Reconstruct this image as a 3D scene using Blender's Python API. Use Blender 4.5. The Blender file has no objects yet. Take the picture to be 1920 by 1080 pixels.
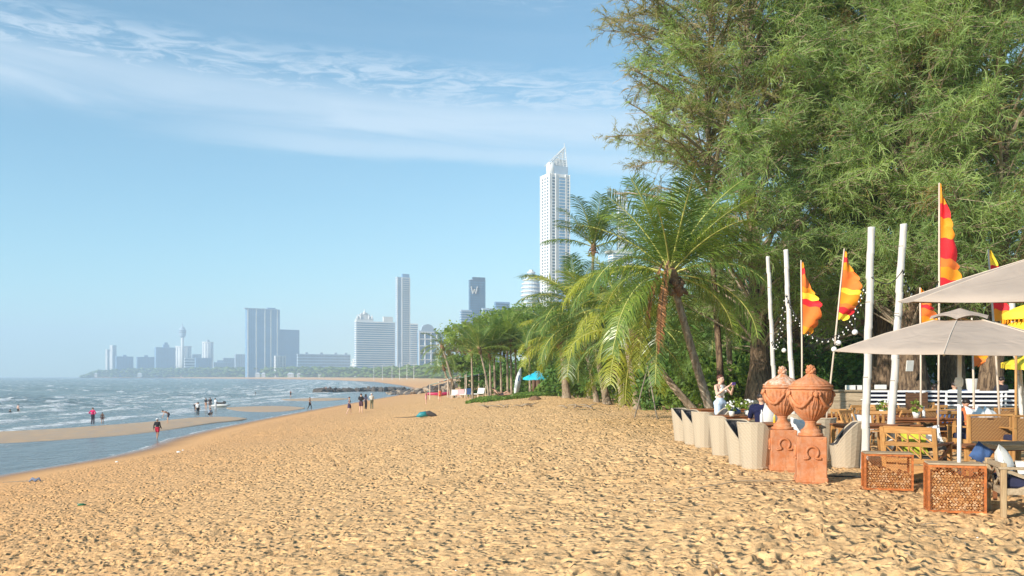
import bpy, bmesh, math, random
import numpy as np
from mathutils import Vector, Matrix, Euler

sc = bpy.context.scene
COL = sc.collection
R = math.radians
rng = random.Random(7)
F, CX, HZ, CAMZ = 1700.0, 960.0, 706.0, 1.65
SEA = -3.3

# ------------------------------------------------------------------ camera, sky, sun, exposure
cam_d = bpy.data.cameras.new('camera')
cam = bpy.data.objects.new('camera', cam_d)
COL.objects.link(cam)
cam.location = (0, 0, CAMZ)
cam.rotation_euler = (R(90), 0, 0)
cam_d.sensor_width = 36
cam_d.lens = 36 * F / 1920
cam_d.shift_y = (HZ - 540) / 1920
cam_d.clip_start = 0.1
cam_d.clip_end = 30000
sc.camera = cam

SUN_EL, SUN_AZ = 24.5, -129.0       # azimuth from +Y, clockwise: the sun stands left of and behind the camera
to_sun = Vector((math.sin(R(SUN_AZ)) * math.cos(R(SUN_EL)), math.cos(R(SUN_AZ)) * math.cos(R(SUN_EL)), math.sin(R(SUN_EL))))
sd = bpy.data.lights.new('sun', 'SUN')
sd.energy = 5.0
sd.angle = R(0.55)
sd.color = (1.0, 0.91, 0.78)
so = bpy.data.objects.new('sun', sd)
COL.objects.link(so)
so.rotation_euler = to_sun.to_track_quat('Z', 'Y').to_euler()
so.location = (-40, -40, 40)

world = bpy.data.worlds.new('World')
sc.world = world
world.use_nodes = True
wn, wl = world.node_tree.nodes, world.node_tree.links
wn.clear()
w_out = wn.new('ShaderNodeOutputWorld')
w_bg = wn.new('ShaderNodeBackground')
w_bg.inputs['Strength'].default_value = 0.088
wl.new(w_bg.outputs[0], w_out.inputs[0])
sky = wn.new('ShaderNodeTexSky')
sky.sky_type = 'NISHITA'
sky.sun_disc = False
sky.sun_elevation = R(SUN_EL)
sky.sun_rotation = R(SUN_AZ % 360)
sky.air_density = 1.0
sky.dust_density = 0.0
sky.ozone_density = 2.0


def wmath(op, a, b=None, c=None, clamp=False):
    n = wn.new('ShaderNodeMath')
    n.operation = op
    n.use_clamp = clamp
    for i, v in enumerate((a, b, c)):
        if v is None:
            continue
        if isinstance(v, (int, float)):
            n.inputs[i].default_value = v
        else:
            wl.new(v, n.inputs[i])
    return n.outputs[0]


def wnoise(vec, scale, detail=4, rough=0.55, dist=0.0):
    n = wn.new('ShaderNodeTexNoise')
    n.inputs['Scale'].default_value = scale
    n.inputs['Detail'].default_value = detail
    n.inputs['Roughness'].default_value = rough
    n.inputs['Distortion'].default_value = dist
    wl.new(vec, n.inputs['Vector'])
    return n.outputs['Fac']


def wsmooth(v, a, b):
    n = wn.new('ShaderNodeMapRange')
    n.interpolation_type = 'SMOOTHSTEP'
    n.inputs['From Min'].default_value = a
    n.inputs['From Max'].default_value = b
    wl.new(v, n.inputs['Value'])
    return n.outputs[0]


def build_clouds():
    tc = wn.new('ShaderNodeTexCoord')
    nv = wn.new('ShaderNodeVectorMath')
    nv.operation = 'NORMALIZE'
    wl.new(tc.outputs['Generated'], nv.inputs[0])
    sx = wn.new('ShaderNodeSeparateXYZ')
    wl.new(nv.outputs[0], sx.inputs[0])
    x, y, z = sx.outputs
    hor = wmath('SQRT', wmath('ADD', wmath('MULTIPLY', x, x), wmath('MULTIPLY', y, y)))
    e = wmath('DIVIDE', z, wmath('MAXIMUM', hor, 0.02))
    az = wmath('ARCTAN2', x, y)
    w = wmath('ADD', e, wmath('MULTIPLY', wmath('SINE', az), 0.055))
    cx = wn.new('ShaderNodeCombineXYZ')
    wl.new(wmath('MULTIPLY', az, 2.2), cx.inputs[0])
    wl.new(wmath('MULTIPLY', w, 16.0), cx.inputs[1])
    streak = wnoise(cx.outputs[0], 1.6, 6, 0.6, 0.6)
    cx2 = wn.new('ShaderNodeCombineXYZ')
    wl.new(wmath('ADD', wmath('MULTIPLY', az, 26.0), wmath('MULTIPLY', w, -30.0)), cx2.inputs[0])
    wl.new(wmath('MULTIPLY', w, 110.0), cx2.inputs[1])
    ripple = wnoise(cx2.outputs[0], 0.9, 5, 0.6, 1.2)
    cx3 = wn.new('ShaderNodeCombineXYZ')
    wl.new(wmath('MULTIPLY', az, 1.3), cx3.inputs[0])
    wl.new(wmath('MULTIPLY', w, 2.0), cx3.inputs[1])
    big = wnoise(cx3.outputs[0], 1.5, 2)
    wj = wmath('ADD', w, wmath('MULTIPLY', wmath('SUBTRACT', streak, 0.5), 0.035))
    def band(c, lo, hi):
        d = wmath('SUBTRACT', wj, c)
        return wmath('MULTIPLY', wsmooth(d, -lo, -lo * 0.15), wmath('SUBTRACT', 1.0, wsmooth(d, hi * 0.1, hi)))
    b1 = wmath('MULTIPLY', band(0.280, 0.046, 0.036), wmath('ADD', 0.15, wmath('MULTIPLY', streak, 1.35)))
    b2 = wmath('MULTIPLY', wmath('MULTIPLY', band(0.242, 0.020, 0.022), 0.7), wsmooth(az, -0.45, -0.2))
    # ripples above the smooth band, thinning upwards
    rm = wmath('MULTIPLY', wsmooth(wj, 0.270, 0.300), wmath('SUBTRACT', 1.0, wsmooth(wj, 0.32, 0.352)))
    b3 = wmath('MULTIPLY', rm, wmath('MULTIPLY', wsmooth(ripple, 0.36, 0.66), 0.85))
    rm2 = wmath('MULTIPLY', wsmooth(wj, 0.395, 0.43), wsmooth(big, 0.35, 0.6))
    b4 = wmath('MULTIPLY', rm2, wmath('MULTIPLY', wsmooth(ripple, 0.45, 0.7), 0.55))
    veil = wmath('MULTIPLY', wsmooth(streak, 0.35, 0.8), wmath('MULTIPLY', wsmooth(w, 0.12, 0.27), 0.10))
    t = wmath('MAXIMUM', wmath('MAXIMUM', b1, b2), wmath('MAXIMUM', b3, b4))
    t = wmath('MULTIPLY', wmath('ADD', t, veil, clamp=True), 0.56)
    mix = wn.new('ShaderNodeMix')
    mix.data_type = 'RGBA'
    wl.new(t, mix.inputs[0])
    tint = wn.new('ShaderNodeMix')
    tint.data_type = 'RGBA'
    tint.blend_type = 'MULTIPLY'
    tint.inputs[0].default_value = 1.0
    wl.new(sky.outputs[0], tint.inputs[6])
    tint.inputs[7].default_value = (0.73, 1.13, 1.15, 1)
    wl.new(tint.outputs[2], mix.inputs[6])
    mix.inputs[7].default_value = (6.0, 6.7, 7.4, 1)
    wl.new(mix.outputs[2], w_bg.inputs['Color'])


build_clouds()

sc.view_settings.view_transform = 'Standard'
sc.view_settings.look = 'None'
sc.view_settings.gamma = 1.0
sc.view_settings.use_curve_mapping = False
sc.view_settings.exposure = 0.76
sc.cycles.max_bounces = 6
sc.cycles.diffuse_bounces = 3
sc.cycles.glossy_bounces = 2
sc.cycles.transmission_bounces = 3
sc.cycles.transparent_max_bounces = 8
sc.cycles.volume_bounces = 2
sc.cycles.sample_clamp_indirect = 6.0
sc.cycles.use_denoising = True
sc.cycles.caustics_reflective = False
sc.cycles.caustics_refractive = False


# ------------------------------------------------------------------ helpers
def at(px, d, z=0.0):
    """the place seen at column px of the photograph at depth d"""
    return Vector(((px - CX) * d / F, d, z))


def gd(py, z=0.0):
    return F * (CAMZ - z) / (py - HZ)


def zat(py, d):
    return CAMZ - (py - HZ) * d / F


def tag(o, label=None, cat=None, group=None, kind=None):
    if label:
        o['label'] = label
    if cat:
        o['category'] = cat
    if group:
        o['group'] = group
    if kind:
        o['kind'] = kind
    return o


def thing(name, label, cat, loc=(0, 0, 0), rz=0.0, group=None):
    o = bpy.data.objects.new(name, None)
    o.empty_display_size = 0.2
    COL.objects.link(o)
    o.location = loc
    o.rotation_euler = (0, 0, rz)
    return tag(o, label, cat, group)


def link(name, me, parent=None, loc=None, rot=None, scl=None):
    o = bpy.data.objects.new(name, me)
    COL.objects.link(o)
    if parent is not None:
        o.parent = parent
    if loc is not None:
        o.location = loc
    if rot is not None:
        o.rotation_euler = rot
    if scl is not None:
        o.scale = scl if hasattr(scl, '__len__') else (scl, scl, scl)
    return o


def copy_tree(o, parent=None):
    c = o.copy()
    COL.objects.link(c)
    c.parent = parent
    for ch in list(o.children):
        copy_tree(ch, c)
    return c


def place(o, loc, rz=0.0, label=None, scale=None, group=None):
    o.location = loc
    o.rotation_euler = (o.rotation_euler[0], o.rotation_euler[1], rz)
    if label:
        o['label'] = label
    if group:
        o['group'] = group
    if scale:
        o.scale = (scale, scale, scale)
    return o


class MB:
    """collects shapes; build() links them as ONE mesh object"""

    def __init__(self):
        self.v, self.f, self.m, self.mi, self.sm = [], [], [], 0, []
        self.smooth = False

    def add(self, verts, faces, M=None):
        n = len(self.v)
        if M is not None:
            verts = [M @ Vector(p) for p in verts]
        self.v.extend([tuple(p) for p in verts])
        for f in faces:
            self.f.append(tuple(i + n for i in f))
            self.m.append(self.mi)
            self.sm.append(self.smooth)
        return self

    def box(self, c, s, rot=None, M=None, taper=None, bev=0.0):
        x, y, z = s[0] / 2, s[1] / 2, s[2] / 2
        t = taper if taper else 1.0
        if bev > 0:
            b = min(bev, x * .9, y * .9, z * .9)
            vs, idx = [], {}
            for sx in (-1, 1):
                for sy in (-1, 1):
                    for sz in (-1, 1):
                        for k, (bx, by, bz) in enumerate(((0, b, b), (b, 0, b), (b, b, 0))):
                            idx[(sx, sy, sz, k)] = len(vs)
                            vs.append((sx * (x - bx), sy * (y - by), sz * (z - bz)))
            fs = []
            I = idx
            for s_ in (-1, 1):
                q = [I[(s_, a, c_, 0)] for a, c_ in ((-1, -1), (1, -1), (1, 1), (-1, 1))]
                fs.append(q if s_ > 0 else q[::-1])
                q = [I[(a, s_, c_, 1)] for a, c_ in ((-1, -1), (1, -1), (1, 1), (-1, 1))]
                fs.append(q[::-1] if s_ > 0 else q)
                q = [I[(a, c_, s_, 2)] for a, c_ in ((-1, -1), (1, -1), (1, 1), (-1, 1))]
                fs.append(q if s_ > 0 else q[::-1])
            for a in (-1, 1):
                for c_ in (-1, 1):
                    fs.append([I[(a, c_, -1, 0)], I[(a, c_, 1, 0)], I[(a, c_, 1, 1)], I[(a, c_, -1, 1)]])
                    fs.append([I[(a, -1, c_, 0)], I[(a, 1, c_, 0)], I[(a, 1, c_, 2)], I[(a, -1, c_, 2)]])
                    fs.append([I[(-1, a, c_, 1)], I[(1, a, c_, 1)], I[(1, a, c_, 2)], I[(-1, a, c_, 2)]])
                    for sz in (-1, 1):
                        pass
            for sx in (-1, 1):
                for sy in (-1, 1):
                    for sz in (-1, 1):
                        fs.append([I[(sx, sy, sz, 0)], I[(sx, sy, sz, 1)], I[(sx, sy, sz, 2)]])
        else:
            vs = [(-x, -y, -z), (x, -y, -z), (x, y, -z), (-x, y, -z),
                  (-x * t, -y * t, z), (x * t, -y * t, z), (x * t, y * t, z), (-x * t, y * t, z)]
            fs = [(0, 3, 2, 1), (4, 5, 6, 7), (0, 1, 5, 4), (1, 2, 6, 5), (2, 3, 7, 6), (3, 0, 4, 7)]
        T = Matrix.Translation(Vector(c))
        if rot is not None:
            T = T @ Euler(rot).to_matrix().to_4x4()
        if M is not None:
            T = M @ T
        return self.add(vs, fs, T)

    def bar(self, a, b, w, h=None, up=(0, 0, 1)):
        """a square bar from a to b"""
        a, b = Vector(a), Vector(b)
        h = h or w
        d = b - a
        L = d.length
        if L < 1e-6:
            return self
        d.normalize()
        u = Vector(up)
        if abs(d.dot(u)) > 0.98:
            u = Vector((0, 1, 0))
        s = d.cross(u).normalized()
        u = s.cross(d).normalized()
        M = Matrix((s, d, u)).transposed().to_4x4()
        M.translation = (a + b) / 2
        return self.box((0, 0, 0), (w, L, h), M=M)

    def tube(self, pts, r, n=8, cap=True, ell=None):
        pts = [Vector(p) for p in pts]
        m = len(pts)
        rr = r if hasattr(r, '__len__') else [r] * m
        base = len(self.v)
        prev = None
        rings = []
        for i, p in enumerate(pts):
            d = (pts[min(i + 1, m - 1)] - pts[max(i - 1, 0)])
            if d.length < 1e-9:
                d = Vector((0, 0, 1))
            d.normalize()
            if prev is None:
                a = Vector((1, 0, 0)) if abs(d.x) < 0.8 else Vector((0, 1, 0))
                s = (a - d * a.dot(d)).normalized()
            else:
                s = (prev - d * prev.dot(d))
                s = s.normalized() if s.length > 1e-6 else Vector((1, 0, 0))
            prev = s
            t = d.cross(s)
            ring = []
            for k in range(n):
                an = 2 * math.pi * k / n
                ring.append(p + s * (rr[i] * math.cos(an)) + t * (rr[i] * math.sin(an) * (ell or 1)))
            rings.append(ring)
        vs = [q for ring in rings for q in ring]
        fs = []
        for i in range(m - 1):
            for k in range(n):
                k2 = (k + 1) % n
                fs.append((i * n + k, i * n + k2, (i + 1) * n + k2, (i + 1) * n + k))
        if cap:
            fs.append(tuple(range(n))[::-1])
            fs.append(tuple((m - 1) * n + k for k in range(n)))
        s0 = self.smooth
        self.add(vs, fs)
        return self

    def lathe(self, prof, n=24, M=None, fn=None, cap=True):
        """prof: list of (radius, z); fn(angle, i, r, z) -> radius"""
        vs, fs = [], []
        for i, (r_, z) in enumerate(prof):
            for k in range(n):
                an = 2 * math.pi * k / n
                q = fn(an, i, r_, z) if fn else r_
                vs.append((q * math.cos(an), q * math.sin(an), z))
        for i in range(len(prof) - 1):
            for k in range(n):
                k2 = (k + 1) % n
                fs.append((i * n + k, i * n + k2, (i + 1) * n + k2, (i + 1) * n + k))
        if cap:
            fs.append(tuple(range(n))[::-1])
            m = (len(prof) - 1) * n
            fs.append(tuple(m + k for k in range(n)))
        return self.add(vs, fs, M)

    def ball(self, c, r, n=10, m=6, sq=(1, 1, 1)):
        prof = [(math.sin(math.pi * (i + .02) / (m + .04)), -math.cos(math.pi * (i + .02) / (m + .04))) for i in range(m + 1)]
        M = Matrix.Translation(Vector(c)) @ Matrix.Diagonal((r * sq[0], r * sq[1], r * sq[2], 1))
        return self.lathe(prof, n, M)

    def mesh(self, name, mats):
        used = sorted({i for f in self.f for i in f})
        if len(used) < len(self.v):
            remap = {a: b for b, a in enumerate(used)}
            self.v = [self.v[i] for i in used]
            self.f = [tuple(remap[i] for i in f) for f in self.f]
        me = bpy.data.meshes.new(name)
        me.from_pydata(self.v, [], self.f)
        if not isinstance(mats, (list, tuple)):
            mats = [mats]
        for m in mats:
            me.materials.append(m)
        if len(mats) > 1:
            me.polygons.foreach_set('material_index', self.m)
        if any(self.sm):
            me.polygons.foreach_set('use_smooth', self.sm)
        me.update()
        return me

    def build(self, name, mats, parent=None, loc=None, rot=None):
        return link(name, self.mesh(name, mats), parent, loc, rot)


def np_mesh(name, V, Fq, mat, attrs=None, smooth=False, face_mat=None):
    """fast mesh from arrays; Fq (n,4) quads or (n,3) tris"""
    me = bpy.data.meshes.new(name)
    V = np.asarray(V, dtype=np.float32)
    Fq = np.asarray(Fq, dtype=np.int32)
    k = Fq.shape[1]
    me.vertices.add(len(V))
    me.vertices.foreach_set('co', V.ravel())
    me.loops.add(Fq.size)
    me.loops.foreach_set('vertex_index', Fq.ravel())
    me.polygons.add(len(Fq))
    me.polygons.foreach_set('loop_start', np.arange(0, Fq.size, k, dtype=np.int32))
    me.polygons.foreach_set('loop_total', np.full(len(Fq), k, dtype=np.int32))
    if smooth:
        me.polygons.foreach_set('use_smooth', np.ones(len(Fq), dtype=bool))
    for an, arr in (attrs or {}).items():
        arr = np.asarray(arr, dtype=np.float32)
        if arr.ndim == 1:
            a = me.attributes.new(an, 'FLOAT', 'POINT')
            a.data.foreach_set('value', arr)
        else:
            a = me.attributes.new(an, 'FLOAT_COLOR', 'POINT')
            if arr.shape[1] == 3:
                arr = np.concatenate([arr, np.ones((len(arr), 1), np.float32)], 1)
            a.data.foreach_set('color', arr.ravel())
    me.update(calc_edges=True)
    for m_ in (mat if isinstance(mat, (list, tuple)) else [mat]):
        me.materials.append(m_)
    if face_mat is not None:
        me.polygons.foreach_set('material_index', np.asarray(face_mat, dtype=np.int32))
    return me


# ------------------------------------------------------------------ materials
class NT:
    def __init__(self, name):
        self.mat = bpy.data.materials.new(name)
        self.mat.use_nodes = True
        self.n = self.mat.node_tree.nodes
        self.l = self.mat.node_tree.links
        self.p = self.n['Principled BSDF']
        self.out = self.n['Material Output']

    def node(self, t, **kw):
        x = self.n.new(t)
        for k, v in kw.items():
            if k.startswith('i_'):
                key = k[2:].replace('_', ' ')
                x.inputs[key].default_value = v
            else:
                setattr(x, k, v)
        return x

    def noise(self, scale, detail=4, rough=0.55, vec=None, dist=0.0):
        x = self.n.new('ShaderNodeTexNoise')
        x.inputs['Scale'].default_value = scale
        x.inputs['Detail'].default_value = detail
        x.inputs['Roughness'].default_value = rough
        x.inputs['Distortion'].default_value = dist
        if vec is not None:
            self.l.new(vec, x.inputs['Vector'])
        return x.outputs['Fac']

    def coords(self, which='Object', scale=None):
        t = self.n.new('ShaderNodeTexCoord')
        o = t.outputs[which]
        if scale:
            m = self.n.new('ShaderNodeMapping')
            m.inputs['Scale'].default_value = scale
            self.l.new(o, m.inputs[0])
            return m.outputs[0]
        return o

    def math(self, op, a, b=None, clamp=False):
        x = self.n.new('ShaderNodeMath')
        x.operation = op
        x.use_clamp = clamp
        for i, v in enumerate((a, b)):
            if v is None:
                continue
            if isinstance(v, (int, float)):
                x.inputs[i].default_value = v
            else:
                self.l.new(v, x.inputs[i])
        return x.outputs[0]

    def smooth(self, v, a, b, to=(0, 1)):
        x = self.n.new('ShaderNodeMapRange')
        x.interpolation_type = 'SMOOTHSTEP'
        x.inputs['From Min'].default_value = a
        x.inputs['From Max'].default_value = b
        x.inputs['To Min'].default_value = to[0]
        x.inputs['To Max'].default_value = to[1]
        self.l.new(v, x.inputs['Value'])
        return x.outputs[0]

    def mix(self, f, a, b, blend='MIX'):
        x = self.n.new('ShaderNodeMix')
        x.data_type = 'RGBA'
        x.blend_type = blend
        for i, v in ((0, f), (6, a), (7, b)):
            if isinstance(v, (int, float)):
                x.inputs[i].default_value = v
            elif isinstance(v, (tuple, list)):
                x.inputs[i].default_value = (v[0], v[1], v[2], 1)
            else:
                self.l.new(v, x.inputs[i])
        return x.outputs[2]

    def bump(self, h, strength=0.3, dist=0.02):
        b = self.n.new('ShaderNodeBump')
        b.inputs['Strength'].default_value = strength
        b.inputs['Distance'].default_value = dist
        self.l.new(h, b.inputs['Height'])
        self.l.new(b.outputs[0], self.p.inputs['Normal'])
        return b

    def set(self, color=None, rough=None, metal=None, spec=None):
        for key, v in (('Base Color', color), ('Roughness', rough), ('Metallic', metal), ('Specular IOR Level', spec)):
            if v is None:
                continue
            if isinstance(v, (int, float)):
                self.p.inputs[key].default_value = v
            elif isinstance(v, (tuple, list)):
                self.p.inputs[key].default_value = (v[0], v[1], v[2], 1)
            else:
                self.l.new(v, self.p.inputs[key])
        return self


def srgb(r, g, b):
    f = lambda c: (c / 255 / 12.92) if c / 255 <= 0.04045 else ((c / 255 + 0.055) / 1.055) ** 2.4
    return (f(r), f(g), f(b))


def simple(name, col, rough=0.6, var=0.15, scale=6.0, bump=0.0, bs=40.0, spec=0.4, obj_var=0.0, metal=0.0, stretch=None):
    """plain material with grain: colour varied by noise (and from object to object), fine relief"""
    t = NT(name)
    co = t.coords('Object', stretch)
    n1 = t.noise(scale, 5, 0.6, co)
    dark = tuple(c * (1 - var) for c in col)
    light = tuple(min(1, c * (1 + var)) for c in col)
    c = t.mix(t.smooth(n1, 0.3, 0.7), dark, light)
    if obj_var:
        oi = t.n.new('ShaderNodeObjectInfo')
        v = t.smooth(oi.outputs['Random'], 0.0, 1.0, (1 - obj_var, 1 + obj_var))
        hs = t.n.new('ShaderNodeHueSaturation')
        t.l.new(v, hs.inputs['Value'])
        t.l.new(c, hs.inputs['Color'])
        c = hs.outputs[0]
    t.set(c, rough, metal, spec)
    if bump:
        t.bump(t.noise(bs, 4, 0.6, co), bump, 0.01)
    return t.mat


def wood(name, col, dark, scale=3.0, axis=2, rough=0.6):
    t = NT(name)
    s = [14, 14, 14]
    s[axis] = 1.2
    co = t.coords('Object', tuple(s))
    n1 = t.noise(scale, 5, 0.65, co, 0.4)
    n2 = t.noise(1.3, 3, 0.5, t.coords('Object'))
    c = t.mix(t.smooth(n1, 0.35, 0.7), dark, col)
    oi = t.n.new('ShaderNodeObjectInfo')
    hs = t.n.new('ShaderNodeHueSaturation')
    t.l.new(t.smooth(oi.outputs['Random'], 0, 1, (0.85, 1.15)), hs.inputs['Value'])
    t.l.new(t.mix(t.math('MULTIPLY', n2, 0.35), c, tuple(x * 0.6 for x in dark)), hs.inputs['Color'])
    t.set(hs.outputs[0], rough, 0, 0.35)
    t.bump(n1, 0.25, 0.004)
    return t.mat


M = {}
# ------------------------------------------------------------------ ground, sea, sandbars, rocks
SH_Y = np.array([-400, 20, 45, 55, 62, 72, 85, 100, 142, 234, 300, 400, 500, 850, 1400, 2000, 2800, 2850, 6500.])
SH_X = np.array([-24, -25, -25.8, -24.9, -25.3, -27.2, -28.3, -29, -30, -30.5, -33, -45, -62, -130, -296, -640, -1087, -1345, -1345.])
PS = np.array([-400, -60, -12, 0, 3, 13, 26, 28.5, 60, 200, 1500.])
PZ = np.array([-2.6, -1.6, -0.5, 0, 0.22, 1.45, 3.0, 3.3, 3.3, 3.8, 6.0])


def shore_x(y):
    return np.interp(y, SH_Y, SH_X)


def base_z(x, y):
    s = x - shore_x(y)
    z = SEA + np.interp(s, PS, PZ)
    und = 0.10 * np.sin(x * 0.21 + y * 0.13) * np.sin(y * 0.11 - x * 0.07 + 1.0)
    und = und * np.clip((s - 2) / 12, 0, 1) * np.clip((2.5 - x) / 10, 0, 1)
    # the crest by the palms swells slightly
    sw = 0.28 * np.exp(-(((x + 1) / 9.0) ** 2 + ((y - 62) / 14.0) ** 2))
    return z + und + sw


def make_tile(size=40.0, n=1600, seed=3):
    """periodic height tile of trampled sand: foot dents with rims over wind-soft lumps"""
    rs = np.random.RandomState(seed)
    H = np.zeros((n, n), np.float32)
    c = size / n
    # band-limited noise by FFT
    fx = np.fft.fftfreq(n, d=c)
    kx, ky = np.meshgrid(fx, fx, indexing='ij')
    def band(lx, ly, amp, s):
        r_ = np.random.RandomState(s)
        w = np.fft.fft2(r_.randn(n, n))
        k = np.sqrt((kx * lx) ** 2 + (ky * ly) ** 2)
        filt = k * np.exp(-(k ** 2) * 1.0)
        o = np.real(np.fft.ifft2(w * filt))
        return (o / o.std() * amp).astype(np.float32)
    H += band(0.55, 0.34, 0.007, 11) + band(1.6, 1.2, 0.009, 12) + band(0.18, 0.10, 0.010, 13)
    cnt = int(size * size * 24)
    for i in range(cnt):
        px, py = rs.randint(0, n, 2)
        L = rs.uniform(0.05, 0.12)
        W = rs.uniform(0.03, 0.058)
        # people walk along and across the beach
        an = rs.choice([0.0, 1.2, 1.57, 0.4, 2.6]) + rs.normal(0, 0.45)
        dep = rs.uniform(0.012, 0.066)
        rad = int(max(L, W) * 2.3 / c) + 1
        g = np.arange(-rad, rad + 1) * c
        gx, gy = np.meshgrid(g, g, indexing='ij')
        u = gx * math.cos(an) + gy * math.sin(an)
        v = -gx * math.sin(an) + gy * math.cos(an)
        rr = np.sqrt((u / L) ** 2 + (v / W) ** 2)
        tilt = 1 + 0.5 * (u / L) * rs.uniform(-1, 1)
        st = -dep * tilt * np.exp(-(rr ** 6)) + dep * 0.26 * np.exp(-((rr - 1.4) / 0.34) ** 2)
        ix = (np.arange(px - rad, px + rad + 1)) % n
        iy = (np.arange(py - rad, py + rad + 1)) % n
        H[np.ix_(ix, iy)] += st.astype(np.float32)
    H = np.clip(H, -0.085, 0.075)
    return H, size, n


TILE, TS, TN = make_tile()


def sample_tile(x, y):
    fx = (x / TS * TN) % TN
    fy = (y / TS * TN) % TN
    i = np.floor(fx).astype(int)
    j = np.floor(fy).astype(int)
    a = fx - i
    b = fy - j
    i %= TN
    j %= TN
    i2 = (i + 1) % TN
    j2 = (j + 1) % TN
    return (TILE[i, j] * (1 - a) * (1 - b) + TILE[i2, j] * a * (1 - b) + TILE[i, j2] * (1 - a) * b + TILE[i2, j2] * a * b)


def dent_amp(x, y):
    s = x - shore_x(y)
    a = np.clip((s - 2.2) / 4.0, 0, 1) * (0.82 + 0.28 * np.sin(x * 0.55 + 1.7 * np.sin(y * 0.37) + 0.8 * np.sin(x * 1.3 - y * .9)))
    a = np.where(y > 60, a * np.clip(1.25 - y / 240, 0.35, 1), a)
    return a


def gz(x, y):
    """ground height with dents, for standing things on it"""
    x = np.asarray(float(x)); y = np.asarray(float(y))
    return float(base_z(x, y))


def G(x, y, dz=0.0):
    return Vector((x, y, gz(x, y) + dz))


def fan(ds, tans, y0=-3.0):
    D, T = np.meshgrid(ds, tans, indexing='ij')
    X = D * T
    Y = D + y0
    nr, nc = D.shape
    i = np.arange(nr - 1)[:, None] * nc + np.arange(nc - 1)[None, :]
    q = np.stack([i, i + 1, i + nc + 1, i + nc], -1).reshape(-1, 4)
    return X.ravel(), Y.ravel(), q


def build_ground():
    ds = [1.5]
    while ds[-1] < 6200:
        d = ds[-1]
        st = 0.05 if d < 8 else (0.0044 * d if d < 70 else (0.008 * d if d < 140 else 0.035 * d))
        ds.append(d + max(st, 0.03))
    tn = np.concatenate([np.linspace(-1.6, -0.72, 50), np.linspace(-0.715, 0.70, 420), np.linspace(0.71, 1.6, 50)])
    X, Y, q = fan(np.array(ds), tn)
    # the beach pit dug in the sand at the lower middle
    Z = base_z(X, Y) + sample_tile(X, Y) * dent_amp(X, Y) * 1.12
    pit = at(1040, 8.25)
    r2 = ((X - pit.x) / 0.30) ** 2 + ((Y - pit.y) / 0.28) ** 2
    r2 = r2 * (1 + .35 * np.sin(np.arctan2(Y - pit.y, X - pit.x) * 3 + 1))
    Z = Z - 0.26 * np.exp(-r2 ** 1.5) + 0.09 * np.exp(-((np.sqrt(r2) - 1.7) / 0.6) ** 2)
    s = X - shore_x(Y)
    me = np_mesh('sand_beach', np.stack([X, Y, Z], 1), q, M['sand'], {'shore': s}, smooth=True)
    o = link('sand_beach', me)
    tag(o, 'wide golden sand beach covered in footprints', 'beach', kind='structure')
    # the ground behind the viewer
    gx = np.linspace(-120, 120, 60)
    gy = np.linspace(-120, -1.52, 30)
    XX, YY = np.meshgrid(gx, gy, indexing='ij')
    ZZ = base_z(XX, YY)
    nr, nc = XX.shape
    i = np.arange(nr - 1)[:, None] * nc + np.arange(nc - 1)[None, :]
    q = np.stack([i, i + nc, i + nc + 1, i + 1], -1).reshape(-1, 4)
    XX, YY, ZZ = XX.ravel(), YY.ravel(), ZZ.ravel()
    me = np_mesh('sand_behind', np.stack([XX, YY, ZZ - 0.02], 1), q, M['sand'], {'shore': XX - shore_x(YY)}, smooth=True)
    tag(link('sand_behind', me), 'sand of the beach behind the viewer', 'beach', kind='structure')


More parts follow.
